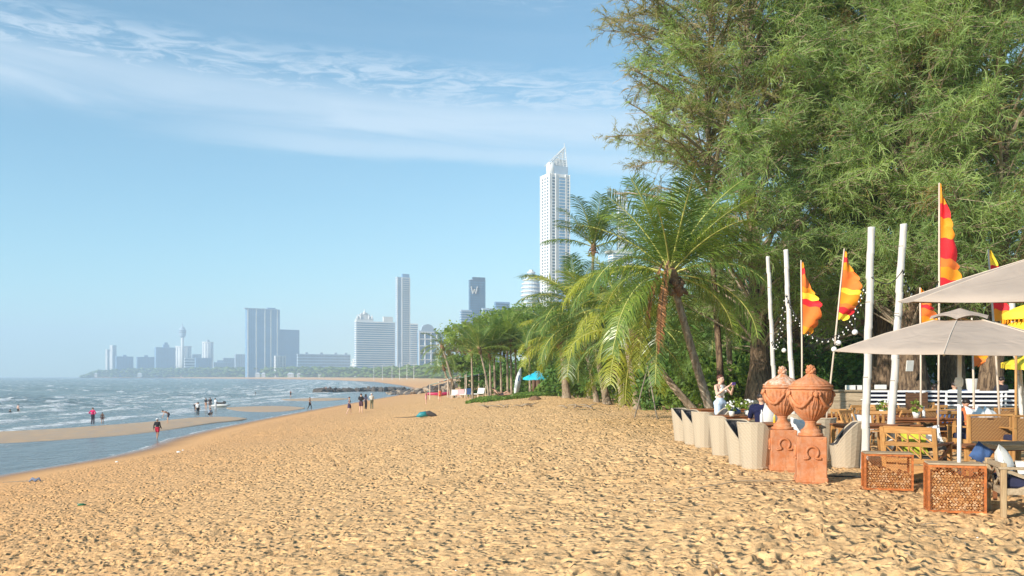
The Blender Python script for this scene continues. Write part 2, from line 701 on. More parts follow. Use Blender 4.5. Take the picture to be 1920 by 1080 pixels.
def sand_mat():
    t = NT('sand')
    at_ = t.n.new('ShaderNodeAttribute')
    at_.attribute_name = 'shore'
    s = at_.outputs['Fac']
    co = t.coords('Object')
    n1 = t.noise(0.35, 4, 0.6, co)
    n2 = t.noise(5.0, 5, 0.65, co)
    n3 = t.noise(160.0, 3, 0.7, co)
    dry = t.mix(t.smooth(n2, 0.3, 0.7), (0.61, 0.37, 0.17), (0.79, 0.51, 0.25))
    dry = t.mix(t.math('MULTIPLY', t.smooth(n1, 0.45, 0.75), 0.45), dry, (0.56, 0.34, 0.15))
    dry = t.mix(t.math('MULTIPLY', t.smooth(n3, 0.5, 0.75), 0.35), dry, (0.42, 0.27, 0.14))
    # fresh-walked orange sand nearer the water, wet band at the edge
    sj = t.math('ADD', s, t.math('MULTIPLY', t.math('SUBTRACT', n1, 0.5), 5.0))
    wetter = t.smooth(sj, 4.0, 30.0)
    c = t.mix(wetter, (0.66, 0.365, 0.155), dry)
    wet = t.smooth(t.math('ADD', s, t.math('MULTIPLY', t.math('SUBTRACT', n1, 0.5), 1.2)), 0.2, 3.2)
    c = t.mix(wet, (0.33, 0.185, 0.10), c)
    # far sand pales
    t.set(c, t.smooth(s, 0.1, 2.2, (0.22, 0.95)), 0, 0.25)
    # small scuffs and dents between the footprints
    wv = t.n.new('ShaderNodeVectorMath')
    wv.operation = 'ADD'
    nn = t.n.new('ShaderNodeTexNoise')
    nn.inputs['Scale'].default_value = 3.0
    t.l.new(co, nn.inputs['Vector'])
    sc_ = t.n.new('ShaderNodeVectorMath')
    sc_.operation = 'SCALE'
    sc_.inputs['Scale'].default_value = 0.16
    t.l.new(nn.outputs['Color'], sc_.inputs[0])
    t.l.new(co, wv.inputs[0])
    t.l.new(sc_.outputs[0], wv.inputs[1])
    hs = []
    for k, (scl, lo, hi) in enumerate(((5.6, 0.10, 0.46), (11.0, 0.08, 0.5))):
        v = t.n.new('ShaderNodeTexVoronoi')
        v.feature = 'SMOOTH_F1'
        v.inputs['Smoothness'].default_value = 0.35
        v.inputs['Scale'].default_value = scl
        t.l.new(wv.outputs[0], v.inputs['Vector'])
        hs.append(t.smooth(v.outputs['Distance'], lo, hi))
    msk = t.smooth(t.noise(1.7, 3, 0.6, co), 0.38, 0.62)
    hh = t.math('ADD', t.math('MULTIPLY', hs[0], 0.055), t.math('MULTIPLY', t.math('MULTIPLY', hs[1], msk), 0.030))
    hh = t.math('MULTIPLY', hh, t.smooth(s, 2.0, 6.5))
    hh = t.math('ADD', hh, t.math('MULTIPLY', t.noise(26.0, 4, 0.65, co), 0.014))
    t.bump(hh, 1.0, 1.0)
    return t.mat


def water_mat(name='sea_water', calm=False):
    t = NT(name)
    at_ = t.n.new('ShaderNodeAttribute')
    at_.attribute_name = 'shore'
    s = at_.outputs['Fac']
    co = t.coords('Object')
    mp = t.coords('Object', (1.0, 0.55, 1.0))
    n_big = t.noise(0.035, 3, 0.5, mp)
    n_w = t.noise(0.35, 5, 0.62, mp, 0.6)
    n_r = t.noise(1.9, 5, 0.65, mp, 0.4)
    n_f = t.noise(7.0, 3, 0.6, mp)
    # swell and chop
    far = t.smooth(s, -60.0, -6.0, (1.0, 0.35))
    h = t.math('ADD', t.math('MULTIPLY', n_w, 1.9), t.math('MULTIPLY', n_r, 0.62))
    h = t.math('ADD', t.math('MULTIPLY', h, far), t.math('MULTIPLY', n_f, 0.09))
    deep = t.mix(t.smooth(n_big, 0.3, 0.7), (0.13, 0.155, 0.135), (0.19, 0.215, 0.185))
    shallow = (0.15, 0.16, 0.15)
    c = t.mix(t.smooth(s, -30.0, -3.0), deep, shallow)
    # breakers: rows parallel to the shore, broken up along their length
    sw = t.math('ADD', s, t.math('MULTIPLY', t.math('SUBTRACT', t.noise(0.045, 3, 0.5, co), 0.5), 22.0))
    w = t.math('SINE', t.math('MULTIPLY', sw, 0.62))
    rows = t.smooth(w, 0.15, 0.85)
    zone = t.math('MULTIPLY', t.smooth(s, -100.0, -60.0), t.smooth(s, -9.0, -18.0))
    cut = t.smooth(t.noise(0.14, 4, 0.6, t.coords('Object', (1.5, 0.6, 1))), 0.36, 0.50)
    rag = t.smooth(t.noise(0.9, 6, 0.75, co), 0.40, 0.54)
    foam = t.math('MULTIPLY', t.math('MULTIPLY', rows, zone), t.math('MULTIPLY', cut, rag))
    # lace left behind in the shallows
    lace = t.math('MULTIPLY', t.smooth(t.noise(0.5, 6, 0.75, mp, 1.5), 0.53, 0.62), t.math('MULTIPLY', t.smooth(s, -80.0, -46.0), t.smooth(s, -6.0, -14.0)))
    # whitecaps further out
    capn = t.smooth(t.noise(0.16, 6, 0.66, t.coords('Object', (1.6, 0.55, 1)), 0.4), 0.585, 0.635)
    caps = t.math('MULTIPLY', capn, t.smooth(s, -40.0, -70.0))
    # thin foam edge where the water meets the sand
    edge = t.math('MULTIPLY', t.math('MULTIPLY', t.smooth(t.math('ADD', s, t.math('MULTIPLY', t.math('SUBTRACT', t.noise(0.8, 4, 0.6, co), 0.5), 0.9)), -0.35, -0.05), 0.6), t.smooth(t.noise(0.22, 3, .6, co), .42, .6))
    f = t.math('MAXIMUM', t.math('MAXIMUM', foam, t.math('MULTIPLY', lace, 0.8)), t.math('MAXIMUM', caps, edge), )
    c = t.mix(f, c, (0.88, 0.89, 0.89))
    t.set(c, t.math('MAXIMUM', t.math('MULTIPLY', f, 0.75), 0.2), 0, 0.32)
    t.p.inputs['IOR'].default_value = 1.33
    t.bump(t.math('ADD', h, t.math('MULTIPLY', f, 0.35)), 0.85, 0.55)
    return t.mat


def build_sea():
    ds = [18.0]
    while ds[-1] < 6150:
        d = ds[-1]
        ds.append(d + (0.011 * d if d < 500 else 0.03 * d))
    tn = np.linspace(-1.35, 0.05, 270)
    X, Y, q = fan(np.array(ds), tn)
    s = X - shore_x(Y)
    amp = np.clip((-s - 14) / 30, 0, 1)
    ph = s * 0.62 + 2.2 * np.sin(Y * 0.045) + 1.1 * np.sin(Y * 0.11 + s * 0.05)
    crest = np.exp(2.2 * (np.sin(ph) - 1))
    Z = SEA + amp * (0.42 * crest * (0.5 + 0.5 * np.sin(Y * 0.08 + s * 0.1)) +
                     0.10 * np.sin(s * 0.9 + Y * 0.33) + 0.07 * np.sin(Y * 0.9 - s * 0.4))
    me = np_mesh('sea', np.stack([X, Y, Z], 1), q, M['water'], {'shore': s}, smooth=True)
    tag(link('sea', me), 'choppy grey-green sea with whitecaps', 'sea', kind='structure')


def sandbar(pts_px, name, label, hgt=0.10):
    """low wet bank of sand just above the water, outline given as places on the water level"""
    P = [at(px, F * (CAMZ - SEA) / (py - HZ)) for px, py in pts_px]
    poly = np.array([(p.x, p.y) for p in P])
    # smooth closed outline
    n = len(poly)
    out = []
    for i in range(n):
        p0, p1, p2, p3 = poly[(i - 1) % n], poly[i], poly[(i + 1) % n], poly[(i + 2) % n]
        for k in range(6):
            t = k / 6
            out.append(0.5 * ((2 * p1) + (-p0 + p2) * t + (2 * p0 - 5 * p1 + 4 * p2 - p3) * t * t + (-p0 + 3 * p1 - 3 * p2 + p3) * t ** 3))
    out = np.array(out)
    c = out.mean(0)
    m = len(out)
    V, Fq = [], []
    # skeleton line: average of the far and near outlines, so every ring keeps to the long thin shape
    L = [1.0, 0.93, 0.8, 0.6, 0.35, 0.0]
    half = out.copy()
    # pair every point with the opposite one at the same column of the bank
    opp = out[::-1]
    mid = (out + np.roll(opp, 1, 0)) / 2
    for k, f in enumerate(L):
        ring = mid + (out - mid) * f
        z = SEA - 0.06 + hgt * (1 - f ** 3) + (0.07 if f < 1 else 0)
        for p in ring:
            V.append((p[0], p[1], z))
    for k in range(len(L) - 1):
        for i in range(m):
            j = (i + 1) % m
            Fq.append((k * m + i, k * m + j, (k + 1) * m + j, (k + 1) * m + i))
    me = np_mesh(name, V, Fq, M['wet_sand'], smooth=True)
    return tag(link(name, me), label, 'sandbar', kind='structure')


def wet_sand_mat():
    t = NT('wet_sand')
    co = t.coords('Object')
    n = t.noise(0.9, 5, 0.6, co)
    c = t.mix(t.smooth(n, 0.3, 0.7), (0.44, 0.29, 0.165), (0.58, 0.395, 0.235))
    t.set(c, t.smooth(n, 0.3, 0.7, (0.4, 0.75)), 0, 0.4)
    t.bump(t.noise(3.0, 4, 0.6, co), 0.4, 0.03)
    return t.mat


M['sand'] = sand_mat()
M['water'] = water_mat()
M['wet_sand'] = wet_sand_mat()
M['rock'] = simple('rock', (0.085, 0.075, 0.068), 0.85, 0.4, 0.9, 0.8, 3.0)
M['rock_pale'] = simple('rock_pale', (0.30, 0.24, 0.18), 0.9, 0.35, 0.9, 0.6, 3.0)
build_ground()
build_sea()
sandbar([(-260, 817), (-100, 812), (0, 809), (100, 804), (200, 797), (300, 789), (360, 783), (420, 781), (462, 784),
         (455, 788), (400, 794), (320, 806), (240, 816), (150, 823), (60, 829), (0, 832), (-100, 837), (-260, 840)],
        'sandbar', 'long wet sandbar between the sea and the lagoon')
sandbar([(425, 765), (470, 762), (520, 761), (560, 763), (572, 766), (540, 771), (500, 773), (450, 771)],
        'sandbar', 'short sandbar beyond the lagoon channel', 0.06)
sandbar([(530, 749), (570, 747), (620, 746), (655, 747), (640, 750), (600, 752), (560, 752), (535, 751)],
        'sandbar', 'thin far sandbar below the rocks', 0.05)


def rock_mesh(seed, flat=0.6):
    rs = random.Random(seed)
    bm = bmesh.new()
    bmesh.ops.create_icosphere(bm, subdivisions=1, radius=1.0)
    for v in bm.verts:
        k = rs.uniform(0.72, 1.2)
        v.co = Vector((v.co.x * k, v.co.y * k * rs.uniform(.9, 1.1), v.co.z * k * flat))
    me = bpy.data.meshes.new('rock')
    bm.to_mesh(me)
    bm.free()
    return me


def build_rocks():
    rocks = []
    for i in range(6):
        me = rock_mesh(i)
        me.materials.append(M['rock'])
        rocks.append(me)
    pale = []
    for i in range(4):
        me = rock_mesh(20 + i)
        me.materials.append(M['rock_pale'])
        pale.append(me)
    rs = random.Random(5)
    g = thing('rock_groyne', 'low dark line of boulders running out into the sea', 'groyne', at(700, 285, SEA))
    gl = Vector(g.location)
    for i in range(150):
        t = i / 149
        px = 596 + (765 - 596) * t + rs.uniform(-3, 3)
        d = 283 + 22 * math.sin(t * 2.2) + rs.uniform(-4, 4)
        p = at(px, d, SEA + 0.1)
        h = (0.5 + 0.8 * t + 0.5 * math.sin(t * 9) ** 2) * (0.55 if t < 0.05 or 0.1 < t < 0.16 else 1)
        p.z = SEA + h * rs.uniform(-0.1, 0.55)
        s = rs.uniform(0.7, 1.35)
        link('rock', rocks[i % 6], g, p - gl, (rs.uniform(0, 6), rs.uniform(0, .5), rs.uniform(0, 6)), (s * 1.4, s, s * 0.8))
    # boulder bank at the head of the bay
    b = thing('boulder_bank', 'bank of brown boulders where the beach meets the bay', 'rock bank', at(780, 260, SEA))
    bl = Vector(b.location)
    for i in range(200):
        t = rs.random()
        px = 730 + 118 * t + rs.uniform(-6, 6)
        d = 262 - 95 * t ** 1.5 + rs.uniform(-14, 14)
        x = (px - CX) * d / F
        z = gz(x, d)
        s = rs.uniform(0.45, 1.0)
        p = Vector((x, d, z + s * 0.2 + 1.3 * rs.random() * t))
        link('rock', (pale[i % 4] if rs.random() < .35 + .3 * t else rocks[i % 6]), b, p - bl, (rs.uniform(0, 6), rs.uniform(0, .5), rs.uniform(0, 6)), (s * 1.3, s, s * 0.8))


build_rocks()
# ------------------------------------------------------------------ the city across the bay
M['bld_white'] = simple('white_render', (0.66, 0.67, 0.67), 0.7, 0.06, 0.05)
M['bld_cream'] = simple('cream_render', (0.62, 0.62, 0.60), 0.7, 0.08, 0.05)
M['bld_grey'] = simple('grey_render', (0.34, 0.43, 0.53), 0.7, 0.10, 0.05)
M['bld_blue'] = simple('blue_grey_render', (0.17, 0.31, 0.49), 0.6, 0.10, 0.05)
M['glass'] = simple('window_glass', (0.06, 0.10, 0.15), 0.15, 0.15, 0.08, spec=0.8)
M['glass_blue'] = simple('blue_window_glass', (0.11, 0.25, 0.42), 0.2, 0.12, 0.08, spec=0.8)
M['bld_dark'] = simple('dark_cladding', (0.07, 0.13, 0.22), 0.5, 0.1, 0.1)
M['red_tile'] = simple('red_roof_tile', (0.32, 0.10, 0.06), 0.8, 0.2, 0.3)


def block(px0, px1, ytop, d, lf=0.15, yaw=24, label='', name='tower_block', wall='bld_white', glass='glass', style='grid',
          floors=None, bays=None, base=None, cat='building', group=None, extra=None, zb=-2.0):
    """a far building: its shell, storeys and windows, turned so that its sunlit side shows"""
    W = (px1 - px0) * d / F
    dirx = ((px0 + px1) / 2 - CX) / F
    view = math.atan(dirx)
    th = R(yaw)
    w = W * (1 - lf) / math.cos(th)
    dep = max(W * lf / math.sin(th), 4.0)
    H = zat(ytop, d) - zb
    # centre: keep the projected span
    c = at((px0 + px1) / 2, d + 0.5 * (w * math.sin(th) + dep * math.cos(th)) * 0.5, zb)
    t = thing(name, label, cat, c, th - view, group)
    b = MB()
    b.box((0, 0, H / 2), (w, dep, H))
    b.build('wall', M[wall], t)
    nf = floors or max(3, int(H / 3.4))
    fh = H / nf
    nb = bays or max(3, int(w / 4.5))
    bw = w / nb
    win = MB()
    trim = MB()
    if style == 'grid':
        ns = max(1, int(dep / 5))
        for k in range(nf):
            z = (k + 0.52) * fh
            for j in range(nb):
                win.box((-w / 2 + (j + .5) * bw, -dep / 2 - 0.02, z), (bw * 0.52, 0.3, fh * 0.5))
            for j in range(ns):
                win.box((-w / 2 - 0.02, -dep / 2 + (j + .5) * dep / ns, z), (0.3, dep / ns * 0.45, fh * 0.45))
    elif style == 'bands':
        for k in range(nf):
            z = (k + 0.5) * fh
            win.box((0, -dep / 2 - 0.02, z), (w * 0.97, 0.3, fh * 0.55))
            win.box((-w / 2 - 0.02, 0, z), (0.3, dep * 0.8, fh * 0.5))
            trim.box((0, -dep / 2 - 0.6, (k + 1) * fh - fh * 0.14), (w, 1.4, fh * 0.26))
    elif style == 'curtain':
        win.box((0, -dep / 2 - 0.05, H * 0.5), (w * 0.94, 0.3, H * 0.97))
        win.box((-w / 2 - 0.05, 0, H * 0.5), (0.3, dep * 0.85, H * 0.97))
        for j in range(nb + 1):
            trim.box((-w / 2 + j * bw, -dep / 2 - 0.3, H / 2), (0.7, 0.7, H))
        for k in range(nf):
            trim.box((0, -dep / 2 - 0.25, (k + 1) * fh - 0.25), (w, 0.4, 0.45))
    if win.v:
        tag(win.build('window', M[glass], t), kind='stuff')
    if trim.v:
        tag(trim.build('storey_band', M[wall], t), kind='stuff')
    r = MB().box((0, 0, H + 0.6), (w * 1.01, dep * 1.01, 1.2))
    r.build('roof_edge', M[wall], t)
    if extra:
        extra(t, w, dep, H)
    return t


def pent(fx, fw, h, mat='bld_white'):
    def f(t, w, dep, H):
        MB().box((fx * w, 0, H + h / 2), (fw * w, dep * 0.6, h)).build('plant_room', M[mat], t)
    return f


G_C = 'far buildings along the bay'
# the headland, left to right
block(198, 206, 656, 2950, 0.4, 24, 'slim white block at the very tip of the headland', wall='bld_white', group=G_C, bays=2)
block(206, 218, 648, 2930, 0.4, 24, 'taller of the two slim white blocks at the headland tip', wall='bld_white', group=G_C, bays=3)
block(218, 249, 669, 2900, 0.05, 20, 'flat blue-grey slab right beside the slim headland blocks', wall='bld_blue', group=G_C, extra=pent(0, .2, 6, 'bld_blue'))
block(257, 290, 670, 2900, 0.05, 20, 'second flat blue-grey slab, standing alone between gaps', wall='bld_blue', group=G_C, extra=pent(0, .2, 7, 'bld_blue'))
block(291, 331, 652, 2850, 0.07, 22, 'broad stepped blue-grey block left of the observation tower', wall='bld_blue', group=G_C, extra=lambda t, w, dp, H: [
    MB().box((0, 0, H + 5), (w * .28, dp * .6, 10)).build('plant_room', M['bld_blue'], t), MB().box((0, 0, H + 13), (w * .16, dp * .4, 8)).build('turret', M['bld_blue'], t)])


def round_tower(px, wpx, ytop, d, label, name='round_tower', extra=None, zb=-2, mat='bld_white', n=24):
    r = wpx / 2 * d / F
    H = zat(ytop, d) - zb
    t = thing(name, label, 'building', at(px, d, zb), 0, G_C)
    b = MB()
    b.smooth = True
    b.lathe([(r, 0), (r, H)], n)
    b.build('wall', M[mat], t)
    win = MB()
    nf = int(H / 4)
    for k in range(nf):
        for j in range(12):
            an = 2 * math.pi * j / 12
            Mx = Matrix.Rotation(an, 4, 'Z')
            win.box((r, 0, (k + .5) * H / nf), (.5, r * .18, H / nf * .6), M=Mx)
    tag(win.build('window', M['glass'], t), kind='stuff')
    MB().lathe([(r * 1.05, H - 3), (r * 1.05, H)], n).build('cornice', M[mat], t)
    if extra:
        extra(t, r, H)
    return t


round_tower(344, 28, 649, 2800, 'wide pale drum-shaped block below the observation tower')


def park_tower():
    d = 2750
    u = d / F
    t = thing('observation_tower', 'slender concrete observation tower with a round pod and spire', 'tower', at(342, d, 0), 0)
    s = MB()
    s.smooth = True
    s.lathe([(5.0 * u * .75, 0), (3.6 * u * .8, (706 - 655) * u), (3.3 * u * .8, (706 - 626) * u)], 16)
    s.build('shaft', M['bld_cream'], t)
    p = MB()
    z = lambda y: (706 - y) * u
    p.lathe([(3.2 * u, z(632)), (5.6 * u, z(629)), (6.6 * u, z(624)), (6.6 * u, z(618)), (5.2 * u, z(616)), (5.0 * u, z(614.5)), (3.6 * u, z(613)), (2.4 * u, z(612))], 20)
    p.build('pod', M['bld_grey'], t)
    MB().lathe([(1.5 * u, z(612)), (1.1 * u, z(609)), (0.25 * u, z(604))], 8).build('spire', M['bld_grey'], t)
    w = MB()
    for zz_ in (619.5, 622.5):
        w.lathe([(6.75 * u, z(zz_ + .6)), (6.75 * u, z(zz_ - .6))], 20)
    w.build('window_band', M['glass'], t)


park_tower()
block(346, 366, 672, 2700, 0.06, 20, 'low block with white balcony stripes under the drum tower', wall='bld_white', style='bands', floors=7, group=G_C)
block(360, 377, 665, 2760, 0.06, 20, 'small grey block half behind the striped one', wall='bld_grey', group=G_C)
block(366, 396, 672, 2650, 0.06, 20, 'low blue-grey block with a bright left edge before the round tower', wall='bld_blue', group=G_C)
round_tower(389.5, 20, 641, 2700, 'tall pale round tower with a thin roof ring', extra=lambda t, r, H: MB().lathe([(r * .35, H), (r * .3, H + 6)], 10).build('plant_room', M['bld_grey'], t))
block(400, 432, 680, 2600, 0.05, 20, 'low terraced grey building left of the dark slab tower', wall='bld_grey', group=G_C, extra=pent(-.1, .4, 7, 'bld_grey'))
block(418, 446, 672, 2640, 0.05, 20, 'pale low block behind the terraced grey building', wall='bld_grey', group=G_C)
block(440, 460, 665, 2600, 0.1, 20, 'narrow grey block touching the dark slab tower', wall='bld_grey', group=G_C)

# the dark slab pair
def slab_detail(t, w, dp, H):
    b = MB()
    for fx in (-.47, -.22, .04, .22, .42):
        b.box((fx * w, -dp / 2 - .8, H / 2), (w * .03, 1.6, H))
    b.build('pier', M['bld_cream'], t)
    MB().box((-.08 * w, -2, H + 1.0), (w * 0.98, dp, 2.0)).build('roof_canopy', M['bld_grey'], t)
    MB().box((.25 * w, 0, H + 2.5), (w * 0.25, dp * .7, 5.0)).build('plant_room', M['bld_blue'], t)


block(461, 524, 580, 2100, 0.05, 20, 'tall dark blue slab tower, the widest block of the bay', wall='bld_blue', glass='glass_blue', style='grid', floors=42, bays=18, extra=slab_detail)
block(522, 561, 619, 2150, 0.04, 20, 'lower dark blue slab joined to the tall slab tower', wall='bld_blue', glass='glass_blue', style='grid', floors=28, bays=11)
block(514, 523, 668, 2000, 0.3, 22, 'tiny white tower at the foot of the dark slabs', wall='bld_white', bays=2, group=G_C)
block(523, 536, 668, 2010, 0.1, 22, 'tiny cream block at the foot of the dark slabs', wall='bld_cream', bays=2, group=G_C)
block(558, 657, 665, 1950, 0.02, 20, 'long low grey building between the dark slabs and the white hotel', wall='bld_grey', style='grid', floors=8, bays=34, extra=lambda t, w, dp, H: [
    MB().box((fx * w, 0, H + 2.5), (w * .05, dp * .5, 5)).build('plant_room', M['bld_grey'], t) for fx in (-.33, -.05, .22, .42)])


# stepped white pavilion
def pavilion():
    d = 1650
    u = d / F
    t = thing('pavilion', 'small white building of stacked curved terraces on the shore', 'building', at(670, d, -2), 0)
    for k, (w, y0, y1) in enumerate(((30, 706, 690), (27, 690, 682), (24, 682, 675), (20, 675, 670), (12, 670, 665))):
        MB().lathe([(w / 2 * u * .82, (706 - y0) * u), (w / 2 * u * .82, (706 - y1) * u)], 14).build('tier', M['glass'] if False else M['bld_cream'], t)
        MB().lathe([(w / 2 * u, (706 - y1) * u - 1), (w / 2 * u, (706 - y1) * u + .8)], 14).build('terrace', M['bld_white'], t)


pavilion()


# the wide white hotel with its ornate crown
def hotel_crown(t, w, dp, H):
    b = MB()
    x0 = -w / 2 + w * 0.02
    W = w * 0.42
    for k, (fw, h0, h1) in enumerate(((1.0, 0, 5), (.82, 5, 9), (.62, 9, 12.5), (.4, 12.5, 15))):
        b.box((x0 + W * .5, 0, H + (h0 + h1) / 2), (W * fw, dp * .8 * fw, h1 - h0 - .5))
        b.box((x0 + W * .5, 0, H + h1 - .3), (W * fw * 1.06, dp * .84 * fw, .9))
    b.build('crown_tier', M['bld_white'], t)
    s = MB()
    for fx in (-.44, -.25, .25, .44):
        s.lathe([(1.4, 0), (1.6, 3), (.9, 4.5), (.1, 8)], 8, Matrix.Translation((x0 + W * .5 + fx * W, -dp * .3, H + 5)))
    s.lathe([(2.2, 0), (2.4, 3), (1.2, 5), (.1, 9)], 8, Matrix.Translation((x0 + W * .5, -dp * .1, H + 13)))
    s.build('turret', M['bld_white'], t)
    MB().box((w * .33, 0, H + 5), (w * .24, dp * .6, 10)).build('plant_room', M['bld_cream'], t)


block(665, 741, 604, 1500, 0.04, 20, 'wide white hotel striped with balconies under an ornate tiered crown', 'hotel', wall='bld_white', glass='glass_blue', style='bands', floors=26, bays=30, extra=hotel_crown)
block(767, 783, 608, 1520, 0.05, 20, 'white striped wing right of the slim tall tower', 'hotel_wing', wall='bld_white', glass='glass_blue', style='bands', floors=26)


def slim_extra(t, w, dp, H):
    MB().box((w * .22, 0, H + 3.2), (w * .56, dp * .8, 6.4)).build('plant_room', M['bld_blue'], t)
    b = MB()
    for fx in (-.5, -.12, .5):
        b.box((fx * w, -dp / 2 - .5, H / 2), (w * .06, 1.2, H))
    b.build('pier', M['bld_white'], t)
    bal = MB()
    nf = 48
    for k in range(nf):
        bal.box((w * .2, -dp / 2 - .6, (k + .9) * H / nf), (w * .5, 1.4, .9))
    tag(bal.build('balcony', M['bld_white'], t), kind='stuff')


block(741, 768, 521, 1400, 0.14, 24, 'very slim tall grey-blue tower with a white balcony column', wall='bld_grey', glass='glass_blue', style='grid', floors=48, bays=7, extra=slim_extra)


def arched(t, w, dp, H):
    u = 1080 / F
    pts = []
    b = MB()
    n = 12
    prof = [(-w * .5 * (1 - k / n * .0), 0) for k in range(0)]
    vs = []
    for k in range(n + 1):
        a = math.pi * k / n
        vs.append((-math.cos(a) * w * .36, math.sin(a) ** .7 * 9))
    V = [(x, -dp * .45, H + z) for x, z in vs] + [(x, dp * .45, H + z) for x, z in vs]
    Fq = [tuple(range(n + 1))[::-1], tuple(range(n + 1, 2 * n + 2))]
    for k in range(n):
        Fq.append((k, k + 1, k + n + 2, k + n + 1))
    b.add(V, Fq)
    b.build('arched_roof', M['bld_grey'], t)
    w2 = MB()
    for fx in (-.5, -.17, .17, .5):
        w2.box((fx * w * .97, -dp / 2 - .7, H / 2), (1.3, 1.3, H))
    for k in range(7):
        w2.box((0, -dp / 2 - .7, (k + 1) * H / 7 - .6), (w, 1.2, 1.3))
    w2.build('white_frame', M['bld_white'], t)


block(783, 819, 622, 1080, 0.06, 22, 'glass building behind a white frame grid with an arched top', wall='bld_grey', glass='glass_blue', style='curtain', floors=21, bays=6, extra=arched)
for i, px in enumerate((701, 717, 735, 749, 763, 776)):
    d = 900 - i * 40
    z0 = gz((px - CX) * d / F, d)
    h = (30 - 1.2 * (i % 3)) * d / F
    b = MB()
    b.tube([(0, 0, 0), (0, 0, h)], [0.22, 0.14], 6)
    b.tube([(0, 0, h), (1.6, 0, h + .5)], [0.1, 0.08], 4)
    b.box((1.9, 0, h + .45), (1.0, .4, .25))
    tag(b.build('lamp_post', M['bld_white'], None, at(px, d, z0)), 'tall white lamp post on the far promenade, %s' % ('the one furthest out over the bay', 'second from the bay end of the row', 'third from the bay end of the row', 'third from the palm end of the row', 'second from the palm end of the row', 'the one nearest the leaning palm')[i], 'lamp post', 'lamp posts on the far promenade')


# the dark tower with the letter on its top
def w_sign(t, w, dp, H):
    b = MB()
    s = w * .40
    x0, z1 = -w * .43, H - 6
    pts = [(0, 0), (.25, -1), (.5, -.35), (.75, -1), (1, 0)]
    for (a, c), (e, g) in zip(pts, pts[1:]):
        b.bar((x0 + a * s, -dp / 2 - .6, z1 + c * s * 1.1), (x0 + e * s, -dp / 2 - .6, z1 + g * s * 1.1), .6, .9, (0, 1, 0))
    b.build('letter_sign', M['bld_cream'], t)
    m = MB()
    for k in range(4):
        m.box((w * .1 + k, -dp / 2 - .3, H * .45 - k), (w * .3, .4, 3))
    MB().box((.1 * w, 0, H + 2.2), (w * .8, dp * .7, 4.4)).build('plant_room', M['bld_dark'], t)
    MB().box((-.3 * w, 0, H + 1), (w * .2, dp * .7, 2)).build('roof_step', M['bld_grey'], t)


block(879, 910, 527, 1000, 0.06, 20, 'dark blue-grey tower with a big white W high on its wall', wall='bld_dark', glass='glass_blue', style='grid', floors=40, bays=9, extra=w_sign)
block(862, 884, 583, 985, 0.1, 22, 'pale balcony wing left of the tower with the W', wall='bld_grey', glass='glass_blue', style='bands', floors=28)
block(903, 936, 580, 985, 0.05, 22, 'pale balcony wing right of the tower with the W', wall='bld_grey', glass='glass_blue', style='bands', floors=28)
block(927, 955, 568, 1010, 0.05, 22, 'glass block rising behind the feathery green tree', wall='bld_blue', glass='glass_blue', style='bands', floors=30)


def round_steps():
    d = 900
    u = d / F
    t = thing('terraced_tower', 'white tower with rounded stepped terraces left of the spired skyscraper', 'building', at(996, d, -2), 0)
    prof = [(20, 560), (19, 545), (18, 530), (16, 519), (13, 511), (9, 507)]
    lo = 720
    for k, (r, y) in enumerate(prof[::-1]):
        pass
    n = 26
    b = MB()
    g = MB()
    for k in range(n):
        y1 = 507 + k * 7.2
        r = np.interp(y1, [507, 513, 520, 530, 545, 600], [8, 13, 16, 18, 19.5, 21])
        z1 = (706 - y1) * u + 2
        b.lathe([(r * u, z1 - 1.1), (r * u, z1)], 20)
        g.lathe([(r * u * .9, z1 - 7.2 * u), (r * u * .9, z1 - 1.1)], 20, cap=False)
    b.build('terrace', M['bld_white'], t)
    g.build('glazing', M['bld_grey'], t)
    MB().lathe([(4 * u, (706 - 507) * u + 2), (4 * u, (706 - 503) * u + 2)], 10).build('plant_room', M['bld_white'], t)


round_steps()


